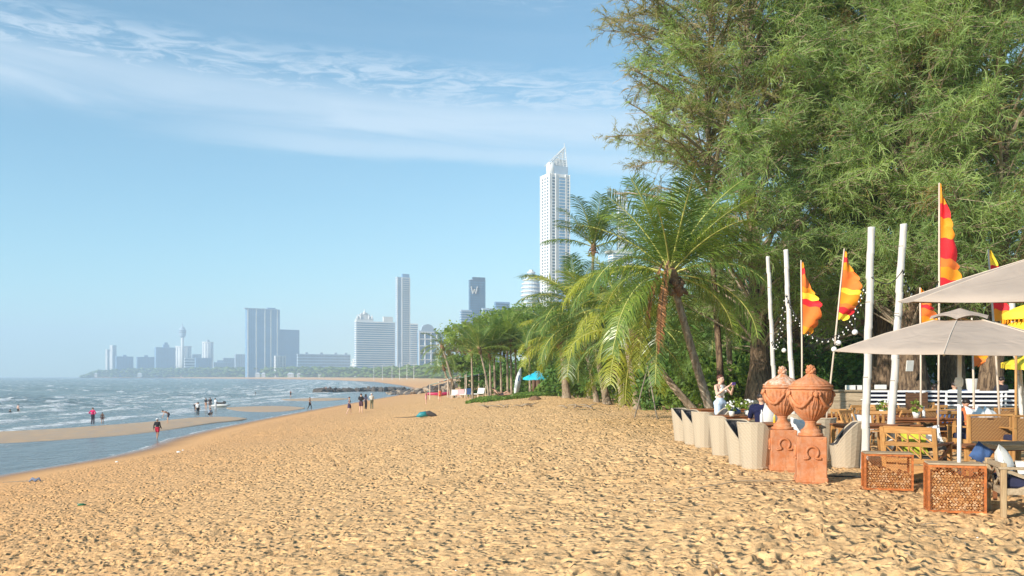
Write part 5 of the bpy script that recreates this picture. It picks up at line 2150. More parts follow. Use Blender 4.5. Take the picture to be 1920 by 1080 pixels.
_nt.links.new(_bb.outputs[0], _p.inputs['Normal'])
M['seam'] = simple('canopy_seam', (0.56, 0.47, 0.39), 0.8, 0.05, 3)
M['navy'] = simple('navy_fabric', (0.022, 0.024, 0.058), 0.9, 0.2, 8, .3, 60)
M['denim'] = simple('denim_blue_fabric', (0.045, 0.095, 0.23), 0.9, 0.25, 8, .4, 40)
M['charcoal'] = simple('charcoal_fabric', (0.06, 0.055, 0.055), 0.9, 0.2, 8, .3, 60)
M['linen'] = simple('white_linen', (0.72, 0.71, 0.68), 0.9, 0.06, 8, .35, 30)
M['lime'] = simple('lime_fabric', (0.48, 0.52, 0.05), 0.9, 0.1, 8, .3, 40)
M['purple'] = simple('purple_fabric', (0.13, 0.05, 0.16), 0.9, 0.2, 8, .3, 40)
M['rust'] = simple('rusty_iron', (0.42, 0.13, 0.035), 0.8, 0.35, 18, .6, 60)
M['log_bark'] = simple('log_bark', (0.26, 0.12, 0.05), 0.9, 0.3, 25)
M['log_end'] = simple('log_end', (0.50, 0.29, 0.12), 0.85, 0.25, 40)
M['log_end_pale'] = simple('pale_log_end', (0.66, 0.48, 0.28), 0.85, 0.2, 40)
M['rope'] = simple('black_cable', (0.02, 0.02, 0.02), 0.6)
M['bulb'] = simple('white_bulb_glass', (0.80, 0.80, 0.78), 0.25, 0.03, 5, spec=.7)
M['orange'] = simple('orange_cloth', (0.85, 0.19, 0.03), 0.75, 0.1, 3)
M['red'] = simple('red_cloth', (0.80, 0.02, 0.03), 0.75, 0.1, 3)
M['amber'] = simple('amber_cloth', (0.88, 0.30, 0.012), 0.75, 0.1, 3)
M['yellow'] = simple('yellow_cloth', (0.95, 0.66, 0.05), 0.75, 0.08, 3)
M['cyan'] = simple('cyan_canvas', (0.02, 0.48, 0.66), 0.75, 0.1, 1)
M['mint'] = simple('mint_canvas', (0.30, 0.62, 0.62), 0.8, 0.1, 1)
M['pinkc'] = simple('pink_canvas', (0.72, 0.36, 0.36), 0.8, 0.1, 1)
M['plant'] = leaf_mat('small_plant_leaves', (0.10, 0.17, 0.03), (0.30, 0.38, 0.06), 0.3)


def terracotta(name, pale):
    t = NT(name)
    co = t.coords('Object')
    n = t.noise(2.5, 5, .6, co)
    n2 = t.noise(9, 6, .7, co)
    c = t.mix(t.smooth(n, .3, .7), (0.43, 0.145, 0.055), (0.55, 0.215, 0.09))
    geo = t.n.new('ShaderNodeNewGeometry')
    sx = t.n.new('ShaderNodeSeparateXYZ')
    t.l.new(co, sx.inputs[0])
    # chalky bloom settled on the lid and ledges
    up = t.smooth(t.math('ADD', sx.outputs[2], t.math('MULTIPLY', n2, .12)), pale, pale + .10)
    c = t.mix(t.math('MULTIPLY', t.smooth(n2, .35, .65), t.math('ADD', t.math('MULTIPLY', up, .75), .20)), c, (0.62, 0.50, 0.40))
    st = t.noise(3.2, 6, .72, t.coords('Object', (5, 5, .8)))
    c = t.mix(t.math('MULTIPLY', t.smooth(st, .52, .72), .45), c, (0.22, 0.085, 0.04))
    t.set(c, .9, 0, .2)
    t.bump(t.math('ADD', t.noise(40, 5, .7, co), t.math('MULTIPLY', t.smooth(t.noise(14, 3, .6, co), .60, .70), -2.0)), .35, .010)
    return t.mat


M['terracotta'] = terracotta('terracotta', 1.2)
M['terracotta_chalk'] = terracotta('chalky_terracotta', 0.78)


# ------------------------------------------------------------------ urns on pedestals
def urn(label_u, label_p, px, d, rz, mat_u, k=1.0, seed=0):
    loc = at(px, d, 0)
    loc.z = gz(loc.x, d)
    p = thing('pedestal', label_p, 'pedestal', loc, rz, 'terracotta pedestals')
    b = MB()
    b.box((0, 0, .335), (.445, .445, .75), bev=.012)
    b.build('block', M['terracotta'], p)
    MB().box((0, 0, .035), (.475, .475, .09), bev=.015).build('plinth', M['terracotta'], p)
    for sx, yaw in ((0, 0), (1, -math.pi / 2)):
        om = MB()
        om.smooth = True
        Mx = Matrix.Rotation(yaw, 4, 'Z')
        pts = []
        for i in range(15):
            an = math.pi * (-.5) + (-.18 - 1.64 * i / 14) * math.pi + math.pi * 0
            an = R(-60) + R(300) * i / 14
            pts.append(Mx @ Vector((.088 * math.cos(an), -.232, .47 + .092 * math.sin(an))))
        om.tube(pts, .021, 7)
        for s in (-1, 1):
            q = Vector((s * .044, -.232, .47 - .080))
            om.tube([Mx @ q, Mx @ Vector((s * .075, -.235, .375)), Mx @ Vector((s * .125, -.235, .372)), Mx @ Vector((s * .13, -.235, .392))], [.019, .020, .020, .012], 7)
        om.build('omega_emblem', M['terracotta'], p)
    u = thing('urn', label_u, 'urn', loc + Vector((0, 0, .712)), rz + .12, 'terracotta urns')
    u.scale = (k,) * 3
    f = MB()
    f.smooth = True
    f.lathe([(.185, 0), (.19, .03), (.18, .045), (.15, .05), (.155, .075), (.145, .10), (.115, .115), (.09, .15), (.080, .185), (.088, .22), (.10, .235)], 40)
    f.build('foot', M[mat_u], u)
    prof = [(.09, .232), (.125, .26), (.165, .30), (.205, .345), (.240, .395), (.268, .45), (.290, .51), (.306, .57), (.315, .62), (.318, .66), (.312, .70), (.300, .72)]

    def flute(an, i, r, z):
        if .53 < z < .69:
            e = min(1, (z - .53) / .03, (.69 - z) / .03)
            return r * (1 - .055 * e * (0.5 + .5 * math.cos(an * 30)))
        if z < .50:
            e = min(1, (z - .232) / .03, (.50 - z) / .04)
            return r * (1 + .075 * max(0, e) * (abs(math.cos(an * 13)) - .5))
        return r
    fine = []
    for (r0, z0), (r1, z1) in zip(prof, prof[1:]):
        for q in range(3):
            fine.append((r0 + (r1 - r0) * q / 3, z0 + (z1 - z0) * q / 3))
    fine.append(prof[-1])
    bw = MB()
    bw.smooth = True
    bw.lathe(fine, 150, fn=flute)
    bw.build('bowl', M[mat_u], u)
    rm = MB()
    rm.smooth = True
    rm.lathe([(.300, .715), (.328, .722), (.335, .735), (.328, .750), (.312, .755), (.325, .762), (.333, .775), (.322, .790), (.29, .795)], 48)
    rm.build('rim', M[mat_u], u)
    ld = MB()
    ld.smooth = True
    ld.lathe([(.298, .792), (.285, .81), (.245, .845), (.19, .875), (.135, .90), (.095, .925), (.070, .95), (.05, .962)], 96,
             fn=lambda an, i, r, z: r * (1 + .06 * (abs(math.cos(an * 9)) - .5) * min(1, (z - .79) / .03)))
    ld.build('lid', M[mat_u], u)
    kb = MB()
    kb.lathe([(.045, .955), (.060, .975), (.068, 1.0), (.066, 1.03), (.052, 1.06), (.030, 1.085), (.006, 1.105)], 20, fn=lambda an, i, r, z: r * (1 + .16 * math.cos(an * 5 + (i % 2) * math.pi)))
    for i in range(10):
        an = i * 2.4
        zz_ = .975 + .011 * i
        rr = .066 * math.sin(math.pi * min(1, (1.12 - zz_) / .16) * .5 + .3)
        kb.ball((math.cos(an) * rr, math.sin(an) * rr, zz_), .019, 6, 4, (1, 1, 1.3))
    kb.build('pine_cone_knob', M[mat_u], u)
    # ram masks and swags
    def rad(z):
        return np.interp(z, [a[1] for a in prof], [a[0] for a in prof])
    for q in range(4):
        a0 = q * math.pi / 2 - math.pi / 2
        ms = MB()
        ms.smooth = True
        rr = .318
        Mx = Matrix.Rotation(a0, 4, 'Z')
        ms.ball(Mx @ Vector((rr, 0, .655)), .048, 10, 7, (1, .85, 1.25))
        ms.ball(Mx @ Vector((rr + .032, 0, .635)), .026, 8, 5, (1.1, .8, 1.2))
        for s in (-1, 1):
            ms.tube([Mx @ Vector((rr + .01, s * .02, .69)), Mx @ Vector((rr + .012, s * .06, .685)), Mx @ Vector((rr + .02, s * .068, .645)), Mx @ Vector((rr + .03, s * .045, .63))], [.016, .018, .014, .008], 6)
        for s in (-1, 0, 1):
            ms.tube([Mx @ Vector((rr, s * .015, .61)), Mx @ Vector((rad(.5) + .012, s * .03, .52)), Mx @ Vector((rad(.42) + .010, s * .042, .42))], [.014, .012, .004], 6)
        ms.build('mask_handle', M[mat_u], u)
        sw = MB()
        sw.smooth = True
        pts, rr_ = [], []
        for i in range(15):
            f_ = i / 14
            an = a0 + (math.pi / 2) * (f_ * .86 + .07)
            z = .66 - .20 * math.sin(f_ * math.pi) ** .9
            r_ = rad(z) + .012
            pts.append((r_ * math.cos(an), r_ * math.sin(an), z))
            rr_.append((.015 + .016 * math.sin(f_ * math.pi)) * (1.08 if i % 2 else .92))
        sw.tube(pts, rr_, 8)
        sw.build('garland', M[mat_u], u)
    return u


urn('front terracotta urn with orange lid and pine cone knob', 'front terracotta pedestal standing forward on the open sand', 1520, 14.3, R(-12), 'terracotta', 1.02)
urn('rear terracotta urn with chalky white lid', 'rear terracotta pedestal beside the wicker tub chairs', 1467, 16.1, R(-8), 'terracotta_chalk', 1.02)


# ------------------------------------------------------------------ wicker tub chairs
def make_tub():
    t = thing('tub_chair', '', 'chair', (0, 0, 0))
    n = 18
    z0 = 0.02
    def hgt(a):      # a: 0 at the back, +-pi at the front
        x = abs(a) / math.pi
        return .40 + .42 * (1 - min(1, max(0, (x - .30) / .42)) ** 1.3) if x < .72 else .40
    def ring(an, z, off):
        f = z / .82
        rx = (.235 + .10 * f) - off
        ry = (.245 + .085 * f) - off
        return (math.sin(an) * rx, -math.cos(an) * ry, z)
    sh = MB()
    vs, fs = [], []
    lv = 7
    angs = [-math.pi + 2 * math.pi * k / n for k in range(n)]
    for a in angs:
        H = hgt(a)
        for j in range(lv):
            vs.append(ring(a, z0 + (H - z0) * j / (lv - 1), 0))
        for j in range(lv):
            vs.append(ring(a, H - (H - .34) * j / (lv - 1), .035))
    m = 2 * lv
    for k in range(n):
        k2 = (k + 1) % n
        for j in range(m - 1):
            fs.append((k * m + j, k2 * m + j, k2 * m + j + 1, k * m + j + 1))
    inner = [f for i, f in enumerate(fs) if i % (m - 1) >= lv]
    sh.add(vs, [f for i, f in enumerate(fs) if i % (m - 1) < lv])
    sh.build('shell', M['wicker'], t)
    ln = MB()
    ln.add(vs, inner)
    ln.build('lining', M['charcoal'], t)
    rim = MB()
    rim.smooth = True
    pts = []
    for k in range(37):
        a = -.80 * math.pi + 1.60 * math.pi * k / 36
        q = ring(a, hgt(a) + .004, .017)
        pts.append(q)
    rim.tube(pts, .020, 6)
    rim.build('rim', M['wicker'], t)
    ba = MB()
    ba.lathe([(.24, 0), (.25, .035), (.24, .05)], 14)
    ba.build('base_ring', M['wicker'], t)
    cu = MB()
    cu.smooth = True
    cu.lathe([(.20, .34), (.265, .36), (.275, .40), (.26, .43), (.15, .445), (.0, .445)], 20)
    cu.build('seat_cushion', M['charcoal'], t)
    bc = MB()
    bc.smooth = True
    for j in range(5):
        a0 = -.9 + .36 * j
        bc.tube([ring(a0 + .18, .44, .075), ring(a0 + .18, .62, .085), ring(a0 + .18, .77, .07)], [.05, .065, .04], 8)
    bc.build('back_cushion', M['charcoal'], t)
    return t


tub = make_tub()
TUBS = [  # px, base y, yaw (opening towards +y locally)
    (1283, 827, -138, 'wicker tub chair at the far end of the row on the beach side'),
    (1303, 833, -140, 'second wicker tub chair from the far end, tucked behind the wide one'),
    (1323, 839, -58, 'third wicker tub chair from the far end, its broad back to the sand'),
    (1358, 854, -75, 'lone wicker tub chair in the middle of the beach row'),
    (1392, 871, -148, 'wicker tub chair with dark lining showing, left of the nearest one'),
    (1417, 878, -50, 'nearest wicker tub chair, left of the rear terracotta pedestal'),
    (1586, 876, 78, 'wicker tub chair on its own right of the front urn'),
    (1536, 862, 40, 'wicker tub chair half hidden behind the front urn'),
    (1493, 846, 10, 'wicker tub chair glimpsed between the two urns'),
    (1352, 826, 95, 'wicker tub chair behind the third one, across its table'),
    (1418, 795, 20, 'pale wicker tub chair in the back row left of the urns'),
    (1440, 793, -15, 'pale wicker tub chair in the back row touching the rear urn'),
    (1575, 793, 10, 'pale wicker tub chair in the back row behind the front urn handle'),
    (1604, 793, 15, 'back row wicker chair with the purple cloth on it'),
]
for i, (px, by, yw, lab) in enumerate(TUBS):
    d = gd(by)
    o = tub if i == 0 else copy_tree(tub)
    place(o, G(at(px, d).x, d), R(yw), lab, 1.0, 'beige wicker tub chairs')
pu = MB()
pu.smooth = True
pu.tube([(-.25, 0, 0), (-.12, .05, .10), (.02, 0, .08), (.2, .05, -.05)], [.07, .13, .12, .04], 8)
tag(pu.build('cloth', M['purple'], None, G(at(1602, 31.8).x, 31.8, .82)), 'crumpled purple cloth thrown over a back row chair', 'cloth')


# ------------------------------------------------------------------ cushions, tables, chairs, benches
def pillow_mesh(w, h, th, mat, seed=0):
    rs = random.Random(seed)
    b = MB()
    b.smooth = True
    n = 8
    V, Fq = [], []
    for side in (1, -1):
        for i in range(n + 1):
            for j in range(n + 1):
                u, v = i / n * 2 - 1, j / n * 2 - 1
                k = (1 - u * u) * (1 - v * v)
                pin = 1 - .07 * (1 - abs(u)) ** 0 * (abs(v) ** 3) * (1 - abs(u)) - .0
                x = u * w / 2 * (1 - .06 * (1 - v * v))
                z = v * h / 2 * (1 - .06 * (1 - u * u))
                y = side * th / 2 * (k ** .45) + rs.uniform(-.004, .004) + .01 * math.sin(u * 5 + v * 3)
                V.append((x, y, z))
    m = (n + 1) ** 2
    for s in (0, 1):
        for i in range(n):
            for j in range(n):
                a = s * m + i * (n + 1) + j
                q = (a, a + n + 1, a + n + 2, a + 1)
                Fq.append(q if s == 0 else q[::-1])
    b.add(V, Fq)
    return b.mesh('pillow', M[mat])


PM = {}


def pillow(label, loc, rot, mat, w=.45, h=.42, th=.16, group=None):
    key = (mat, w, h, th)
    if key not in PM:
        PM[key] = pillow_mesh(w, h, th, mat, len(PM))
    return tag(link('pillow', PM[key], None, loc, rot), label, 'pillow', group)


def make_table(w, dpt, h, mat='teak_red', leg='teak', slats=7):
    t = thing('table', '', 'table', (0, 0, 0))
    fr = MB().box((0, 0, h - .05), (w * .9, dpt * .88, .05))
    fr.build('apron', M[mat], t)
    sw = dpt / slats
    me = MB().box((0, 0, 0), (w, sw * .9, .025), bev=.003).mesh('board', M[mat])
    for k in range(slats):
        link('board', me, t, (0, -dpt / 2 + (k + .5) * sw, h - .0125))
    lm = MB().box((0, 0, (h - .03) / 2), (.06, .06, h - .03)).mesh('leg', M[leg])
    for sx in (-1, 1):
        for sy in (-1, 1):
            link('leg', lm, t, (sx * (w / 2 - .07), sy * (dpt / 2 - .07), 0))
    return t


def make_folding():
    """slatted folding chair of light wood, seat facing -y"""
    t = thing('folding_chair', '', 'chair', (0, 0, 0))
    w = .43
    L = MB()
    for s in (-1, 1):
        x = s * w / 2
        L2 = MB().bar((x, -.20, 0), (x, .22, .88), .035, .03)
        L2.build('leg', M['teak'], t)
        L3 = MB().bar((x - s * .035, .24, 0), (x - s * .035, -.18, .45), .03, .03)
        L3.build('leg', M['teak'], t)
    for k in range(5):
        MB().box((0, -.18 + k * .085, .448), (w - .08, .07, .018)).build('seat_slat', M['teak_x'], t)
    MB().box((0, .218, .86), (w + .03, .03, .075), bev=.008).build('top_rail', M['teak_x'], t)
    MB().box((0, .11, .60), (w, .025, .05)).build('lower_rail', M['teak_x'], t)
    for k in range(3):
        x = -.11 + .11 * k
        MB().bar((x, .115, .61), (x, .215, .84), .055, .014).build('back_slat', M['teak'], t)
    return t


fold = make_folding()
FOLDS = [  # px, base y, yaw, label
    (1580, 838, 150, 'folding chair seen edge-on just right of the front urn, its back towards us'),
    (1598, 822, 200, 'folding chair behind the lone right-hand tub chair, nearest the bamboo pole'),
    (1618, 806, 20, 'light folding chair facing us left of the tallest bamboo pole'),
    (1652, 808, 170, 'light folding chair between the two tall bamboo poles'),
    (1692, 842, 200, 'folding chair leaning against the table behind the lattice armchair, left one'),
    (1712, 838, 190, 'folding chair behind the lattice armchair, right one'),
    (1731, 812, 180, 'folding chair standing before the dark board'),
    (1640, 822, 340, 'folding chair at the long table behind the tall pole'),
    (1668, 800, 10, 'folding chair in the back row below the striped white bench'),
    (1512, 815, 190, 'folding chair showing between urn and bamboo poles'),
    (1680, 812, 15, 'folding chair right behind the second tall bamboo pole'),
    (1752, 822, 195, 'folding chair left of the teak sofa with the denim pillow'),
    (1622, 832, 165, 'folding chair with its back to us at the foot of the tallest pole'),
    (1705, 800, 340, 'folding chair in the back row before the left white bench'),
    (1556, 806, 30, 'folding chair in the back row behind the front urn handle'),
    (1908, 812, 200, 'folding chair at the right edge between the wicker sofas'),
    (1648, 846, 150, 'folding chair directly behind the rear log crate lid, turned half away'),
    (1672, 836, 205, 'folding chair between the rear log crate and the long table'),
    (1742, 836, 160, 'folding chair behind the patterned pillow'),
    (1765, 846, 190, 'folding chair left of the woven-backed sofa with the handle slot'),
    (1600, 845, 30, 'folding chair at the right side of the lone right-hand tub chair'),
]
for i, (px, by, yw, lab) in enumerate(FOLDS):
    d = gd(by)
    o = fold if i == 0 else copy_tree(fold)
    place(o, G(at(px, d).x, d), R(yw), lab, 1.0, 'light folding chairs')

TB = make_table(1.5, .8, .74)
TABS = [(1455, 17.8, 12, 'wooden table set between the nearest tub chairs and the urns'), (1400, 21.3, 5, 'wooden table set beside the middle tub chair'), (1350, 25.5, 5, 'wooden table set at the far end of the tub chairs'),
        (1638, 21.5, 0, 'reddish long table crossing behind the tallest bamboo pole'), (1640, 17.4, 4, 'low reddish table just behind the two tall bamboo poles'), (1718, 20.0, 5, 'reddish table behind the folding chairs and lattice armchair'),
        (1560, 22.0, 0, 'wooden table behind the front urn')]
for i, (px, d, yw, lab) in enumerate(TABS):
    o = TB if i == 0 else copy_tree(TB)
    place(o, G(at(px, d).x, d), R(yw), lab, 1.0, 'wooden dining tables')
gt = make_table(1.3, .7, .70, 'wood_grey', 'wood_grey_z', 6)
place(gt, G(at(1930, 13.0).x, 13.0), R(3), 'weathered grey slatted coffee table at the right edge')


# things on the tables
def potted(label, px, d, z, s=1.0, flowers=True, seed=0):
    rs = np.random.RandomState(seed)
    t = thing('potted_plant', label, 'plant', at(px, d, z), 0, 'small plants on the tables')
    b = MB()
    b.smooth = True
    b.lathe([(.045 * s, 0), (.065 * s, .10 * s), (.06 * s, .105 * s)], 14)
    b.build('pot', M['linen'], t)
    V, q, tone = leaf_cloud([(0, 0, .19 * s)], [(.13 * s, .13 * s, .11 * s)], 170, .026 * s, rs)
    link('foliage', np_mesh('foliage', V, q, M['plant'], {'tone': tone}), t)
    if flowers:
        f = MB()
        for k in range(9):
            u = unit(rs.randn(1, 3))[0]
            f.ball((u[0] * .13 * s, u[1] * .13 * s, .20 * s + abs(u[2]) * .11 * s), .022 * s, 6, 4)
        tag(f.build('flower', M['linen'], t), kind='stuff')


potted('white flowering plant on the far end table', 1352, 25.3, .74, 1.3, True, 1)
potted('lime green plant on the table left of the seated man', 1382, 22.3, .74, 1.4, False, 2)
potted('white flowering plant beside the seated man', 1402, 21.0, .74, 1.2, True, 3)
potted('white flowering plant between the urns and the man', 1372, 20.8, .74, 1.1, True, 4)
potted('yellow-green plant on the reddish table by the folding chairs', 1718, 19.9, .74, 1.3, False, 5)
potted('small white bouquet on the long table behind the tall pole', 1655, 21.4, .74, 1.2, True, 6)


def bottle(label, px, d, z, mat, s=1.0):
    b = MB()
    b.smooth = True
    b.lathe([(.03 * s, 0), (.033 * s, .01), (.033 * s, .14 * s), (.013 * s, .19 * s), (.012 * s, .25 * s), (.0, .25 * s)], 12)
    tag(b.build('bottle', M[mat], None, at(px, d, z)), label, 'bottle', 'bottles on the tables')


M['glass_green'] = simple('green_bottle_glass', (0.02, 0.16, 0.07), 0.15, 0.1, 5, spec=.8)
M['amber_glass'] = simple('yellow_drink', (0.80, 0.42, 0.03), 0.2, 0.1, 5, spec=.8)
bottle('glass of yellow drink by the rear urn foot', 1452, 17.7, .74, 'amber_glass', .8)
bottle('white bottle on the near table', 1428, 18.0, .74, 'linen', 1.0)
bottle('white bottle on the reddish table near the board', 1732, 20.1, .74, 'linen', 1.0)
cap = MB()
cap.smooth = True
cap.tube([(-.13, 0, .0), (-.03, 0, .07), (.10, 0, .03)], [.05, .10, .04], 9)
tag(cap.build('folded_parasol_cloth', M['denim'], None, at(1380, 20.9, .80)), 'blue folded cloth lying on the middle table', 'cloth')
wb = MB()
wb.smooth = True
wb.ball((0, 0, .0), .3, 12, 8, (1.15, .6, .62))
pillow('big white cushion behind the seated man', at(1448, 18.7, .80), (R(10), R(8), R(30)), 'linen', .62, .55, .26)
pillow('white cushion propped between the urns', at(1503, 16.9, .62), (R(-20), R(12), R(20)), 'linen', .5, .5, .2)
pillow('white cushion behind the lone right-hand tub chair', at(1618, 20.5, .60), (R(-20), R(4), R(-10)), 'linen', .5, .4, .2)

# the seated man and the woman with a phone
person('man in a navy T-shirt seated with his back to us among the flowers', Vector((at(1428, 19.4).x, 19.4, gz(5.3, 19.4) - .02)), R(160), P_SIT, 1.74, top=(.012, .014, .05), bottom=(.35, .34, .32), btype='shorts', voxel=.014, skin='skin')
wo = person('woman in a white cropped top and pale blue shorts holding up a phone', Vector((at(1350, 23.9).x, 23.9, gz(5.4, 23.9))), R(38), P_PHONE, 1.69, skin='skin_pale', hair='hair_red', female=True, voxel=.013, bottom=(.50, .60, .75), btype='shorts', hand_curl=.9)
ct = MB()
pp = P_PHONE
for s in (-1, 1):
    c = pp['chest'] + Vector((s * .065, -.085, .02))
    capsule(ct, c, c + Vector((0, -.02, -.01)), .066, .060, 10)
capsule(ct, pp['chest'] + Vector((0, 0, -.04)), pp['chest'] + Vector((0, 0, .05)), .145, .142, 12, .80)
m_ = remeshed(ct, .013)
m_.materials.append(cloth((.78, .77, .74)))
for pl in m_.polygons:
    pl.use_smooth = True
link('cropped_top', m_, wo)
ph = MB().box((0, 0, 0), (.145, .012, .072), bev=.005)
pw = wo.matrix_world if False else None
ph_o = ph.build('phone', simple('phone_case', (.16, .05, .40), .35), None)
wm = Matrix.Translation(wo.location) @ Matrix.Rotation(R(38), 4, 'Z') @ Matrix.Scale(1.69 / 1.7, 4)
ph_o.location = wm @ Vector((.02, -.44, 1.47))
ph_o.rotation_euler = (0, 0, R(38))
tag(ph_o, 'purple phone held up in the woman’s hands', 'phone')


# ------------------------------------------------------------------ poles
def bamboo(label, top, bot, d, r, y_base=None, group='whitewashed bamboo poles', lean_d=0.0):
    (px1, y1), (px0, y0) = top, bot
    g0 = gz(at(px0, d).x, d)
    # carry the line on down to the ground
    a = Vector(at(px1, d + lean_d, zat(y1, d + lean_d)))
    b = Vector(at(px0, d, zat(y0, d)))
    dirv = (b - a)
    b = a + dirv * ((a.z - g0 + .15) / (a.z - b.z))
    t = thing('bamboo_pole', label, 'pole', (b.x, b.y, g0), 0, group)
    L = (a - b).length
    pts, rr = [], []
    n = max(6, int(L / .42))
    bands = MB()
    bands.smooth = True
    o = Vector((b.x, b.y, g0))
    for k in range(n):
        f0, f1 = k / n, (k + 1) / n
        for f, q in ((f0 + .0, 1.07), (f0 + .012 * 4 / L, 1.0), (f0 + .5 / n, .975), (f1 - .012 * 4 / L, 1.0)):
            pts.append(b.lerp(a, f) - o + Vector((.008 * math.sin(k * 2.1), 0, 0)))
            rr.append(r * q * (1.06 - .14 * f))
        c = b.lerp(a, f1) - o
        dv = (a - b).normalized()
        if k < n - 1:
            bands.tube([c - dv * .008, c + dv * .008], r * 1.04 * (1.06 - .14 * f1), 14)
    mb = MB()
    mb.smooth = True
    mb.tube(pts + [a - o], rr + [r * .92], 14)
    mb.build('culm', M['bamboo'], t)
    if bands.v:
        tag(bands.build('joint', M['bamboo_dark'], t), kind='stuff')
    return a, b


bamboo('tallest leaning bamboo pole left, standing before the big parasol', (1634, 426), (1621, 880), 16.2, .068)
bamboo('tall leaning bamboo pole rising behind the rear log crate', (1694, 420), (1668, 851), 17.4, .070)
bamboo('slim bamboo pole behind the rear urn, left of the pair', (1440, 481), (1451, 712), 25.0, .058)
bamboo('taller slim bamboo pole just right of the rear urn lid', (1473, 468), (1485, 720), 21.8, .060)
bamboo('bamboo pole leaning at the right edge behind the wicker sofas', (1896, 560), (1916, 760), 22.0, .075)


# ------------------------------------------------------------------ flags
def banner(label, ptop, pbot, d, y_c0, y_c1, widths, cols, seed, pole_r=.022, slant=.18, lean=0.0, pole='pole_wood'):
    (px1, y1), (px0, y0) = ptop, pbot
    a = at(px1, d, zat(y1, d))
    b = at(px0, d, zat(y0, d))
    g0 = gz(b.x, d)
    b = a + (b - a) * ((a.z - g0 + .1) / (a.z - b.z))
    t = thing('banner', label, 'flag', (b.x, b.y, g0), 0, 'striped beach banners')
    o = Vector((b.x, b.y, g0))
    mb = MB()
    mb.smooth = True
    mb.tube([b - o, b.lerp(a, .5) - o + Vector((.012, 0, 0)), a - o], [pole_r, pole_r * .9, pole_r * .7], 10)
    mb.build('pole', M[pole], t)
    ax = (b - a).normalized()
    z0, z1 = zat(y_c0, d), zat(y_c1, d)
    L = (z0 - z1) / abs(ax.z)
    s0 = (a.z - z0) / abs(ax.z)
    rs = random.Random(seed)
    n = len(cols)
    ws = [c[1] if isinstance(c, tuple) else 1 for c in cols]
    tot = sum(ws)
    cum = [sum(ws[:i]) / tot for i in range(n + 1)]
    def wd(f):
        xs = [w[0] for w in widths]
        return float(np.interp(f, xs, [w[1] for w in widths])) * d / F
    for i in range(n):
        f0, f1 = cum[i], cum[i + 1]
        nr, nc = 5, 9
        V, Fq = [], []
        for r_ in range(nr + 1):
            q = r_ / nr
            f = f0 + (f1 - f0) * q
            bulge = 1 + .16 * math.sin(math.pi * q) - .05
            for c in range(nc + 1):
                u = c / nc
                w = wd(f) * bulge * u
                drop = slant * u * wd(f) + .08 * u * u * math.sin(math.pi * q) * (f1 - f0) * L
                p = a + ax * (s0 + f * L) - o
                p = p + Vector((w + pole_r * .8, .07 * math.sin(u * 5 + f * 9 + seed) * u, -drop + .015 * math.sin(u * 9 + f * 22)))
                V.append(p)
        for r_ in range(nr):
            for c in range(nc):
                k = r_ * (nc + 1) + c
                Fq.append((k, k + 1, k + nc + 2, k + nc + 1))
        sm = MB()
        sm.smooth = True
        # cloth has a front and a back a few millimetres apart
        V2 = [v + Vector((0, .004, 0)) for v in V]
        m = len(V)
        sm.add(V + V2, Fq + [tuple(m + j for j in q[::-1]) for q in Fq])
        cn = cols[i][0] if isinstance(cols[i], tuple) else cols[i]
        sm.build('stripe', M[cn], t)
    return t


banner('orange, yellow and red banner furthest left on an upright pole', (1502, 488), (1503, 725), 21.0, 492, 625, [(0, 1), (.25, 13), (.55, 33), (.75, 33), (.88, 26), (1, 14)],
       [('amber', .5), ('red', .6), ('orange', 1.2), ('amber', .5), ('yellow', .6), ('red', .6), ('orange', 1.2), ('orange', .8), ('amber', .7)], 1)
banner('orange banner on the slanting pole second from left', (1583, 466), (1556, 722), 20.5, 472, 598, [(0, 4), (.2, 14), (.35, 30), (.6, 38), (.8, 34), (1, 14)],
       [('amber', .5), ('red', .5), ('amber', .8), ('orange', .7), ('orange', 1.0), ('yellow', .5), ('amber', 1.0), ('orange', .4), ('red', .6), ('yellow', .6)], 2)
banner('tallest banner, striped red and amber, on the reddish pole', (1761, 343), (1759, 800), 19.5, 345, 550, [(0, 2), (.2, 14), (.4, 22), (.55, 30), (.7, 36), (1, 44)],
       [('amber', 1.3), ('red', 1.0), ('amber', .6), ('amber', .8), ('red', 1.4), ('orange', .6), ('amber', .8), ('red', 1.1)], 3, .024)
banner('small orange banner between the two parasols', (1725, 539), (1726, 780), 22.0, 541, 606, [(0, 3), (.3, 15), (.7, 34), (1, 20)], [('amber', .5), ('red', .5), ('orange', .6), ('red', .4), ('orange', .8), ('amber', .8)], 4, .026)
banner('orange and red banner rising behind the upper parasol', (1853, 468), (1874, 780), 21.0, 470, 600, [(0, 2), (.2, 14), (.5, 20), (1, 30)], [('yellow', 1.0), ('red', .8), ('amber', .7), ('orange', 1), ('red', .6), ('amber', .8)], 5, .028)
banner('orange banner low by the slim pole under the parasol edge', (1822, 596), (1826, 790), 23.5, 640, 686, [(0, 10), (.5, 26), (1, 10)], [('yellow', .6), ('amber', .8), ('orange', .8)], 6, .030)
for px, y1, d, mt, lab in ((1905, 640, 19.0, 'teak', 'thin orange-lit wooden post right of the small wicker sofa'),):
    b = MB()
    b.smooth = True
    b.tube([(0, 0, -.1), (0, 0, zat(y1, d))], [.03, .026], 10)
    tag(b.build('post', M[mt], None, G(at(px, d).x, d)), lab, 'post')


# ------------------------------------------------------------------ string lights
rs_b = random.Random(3)


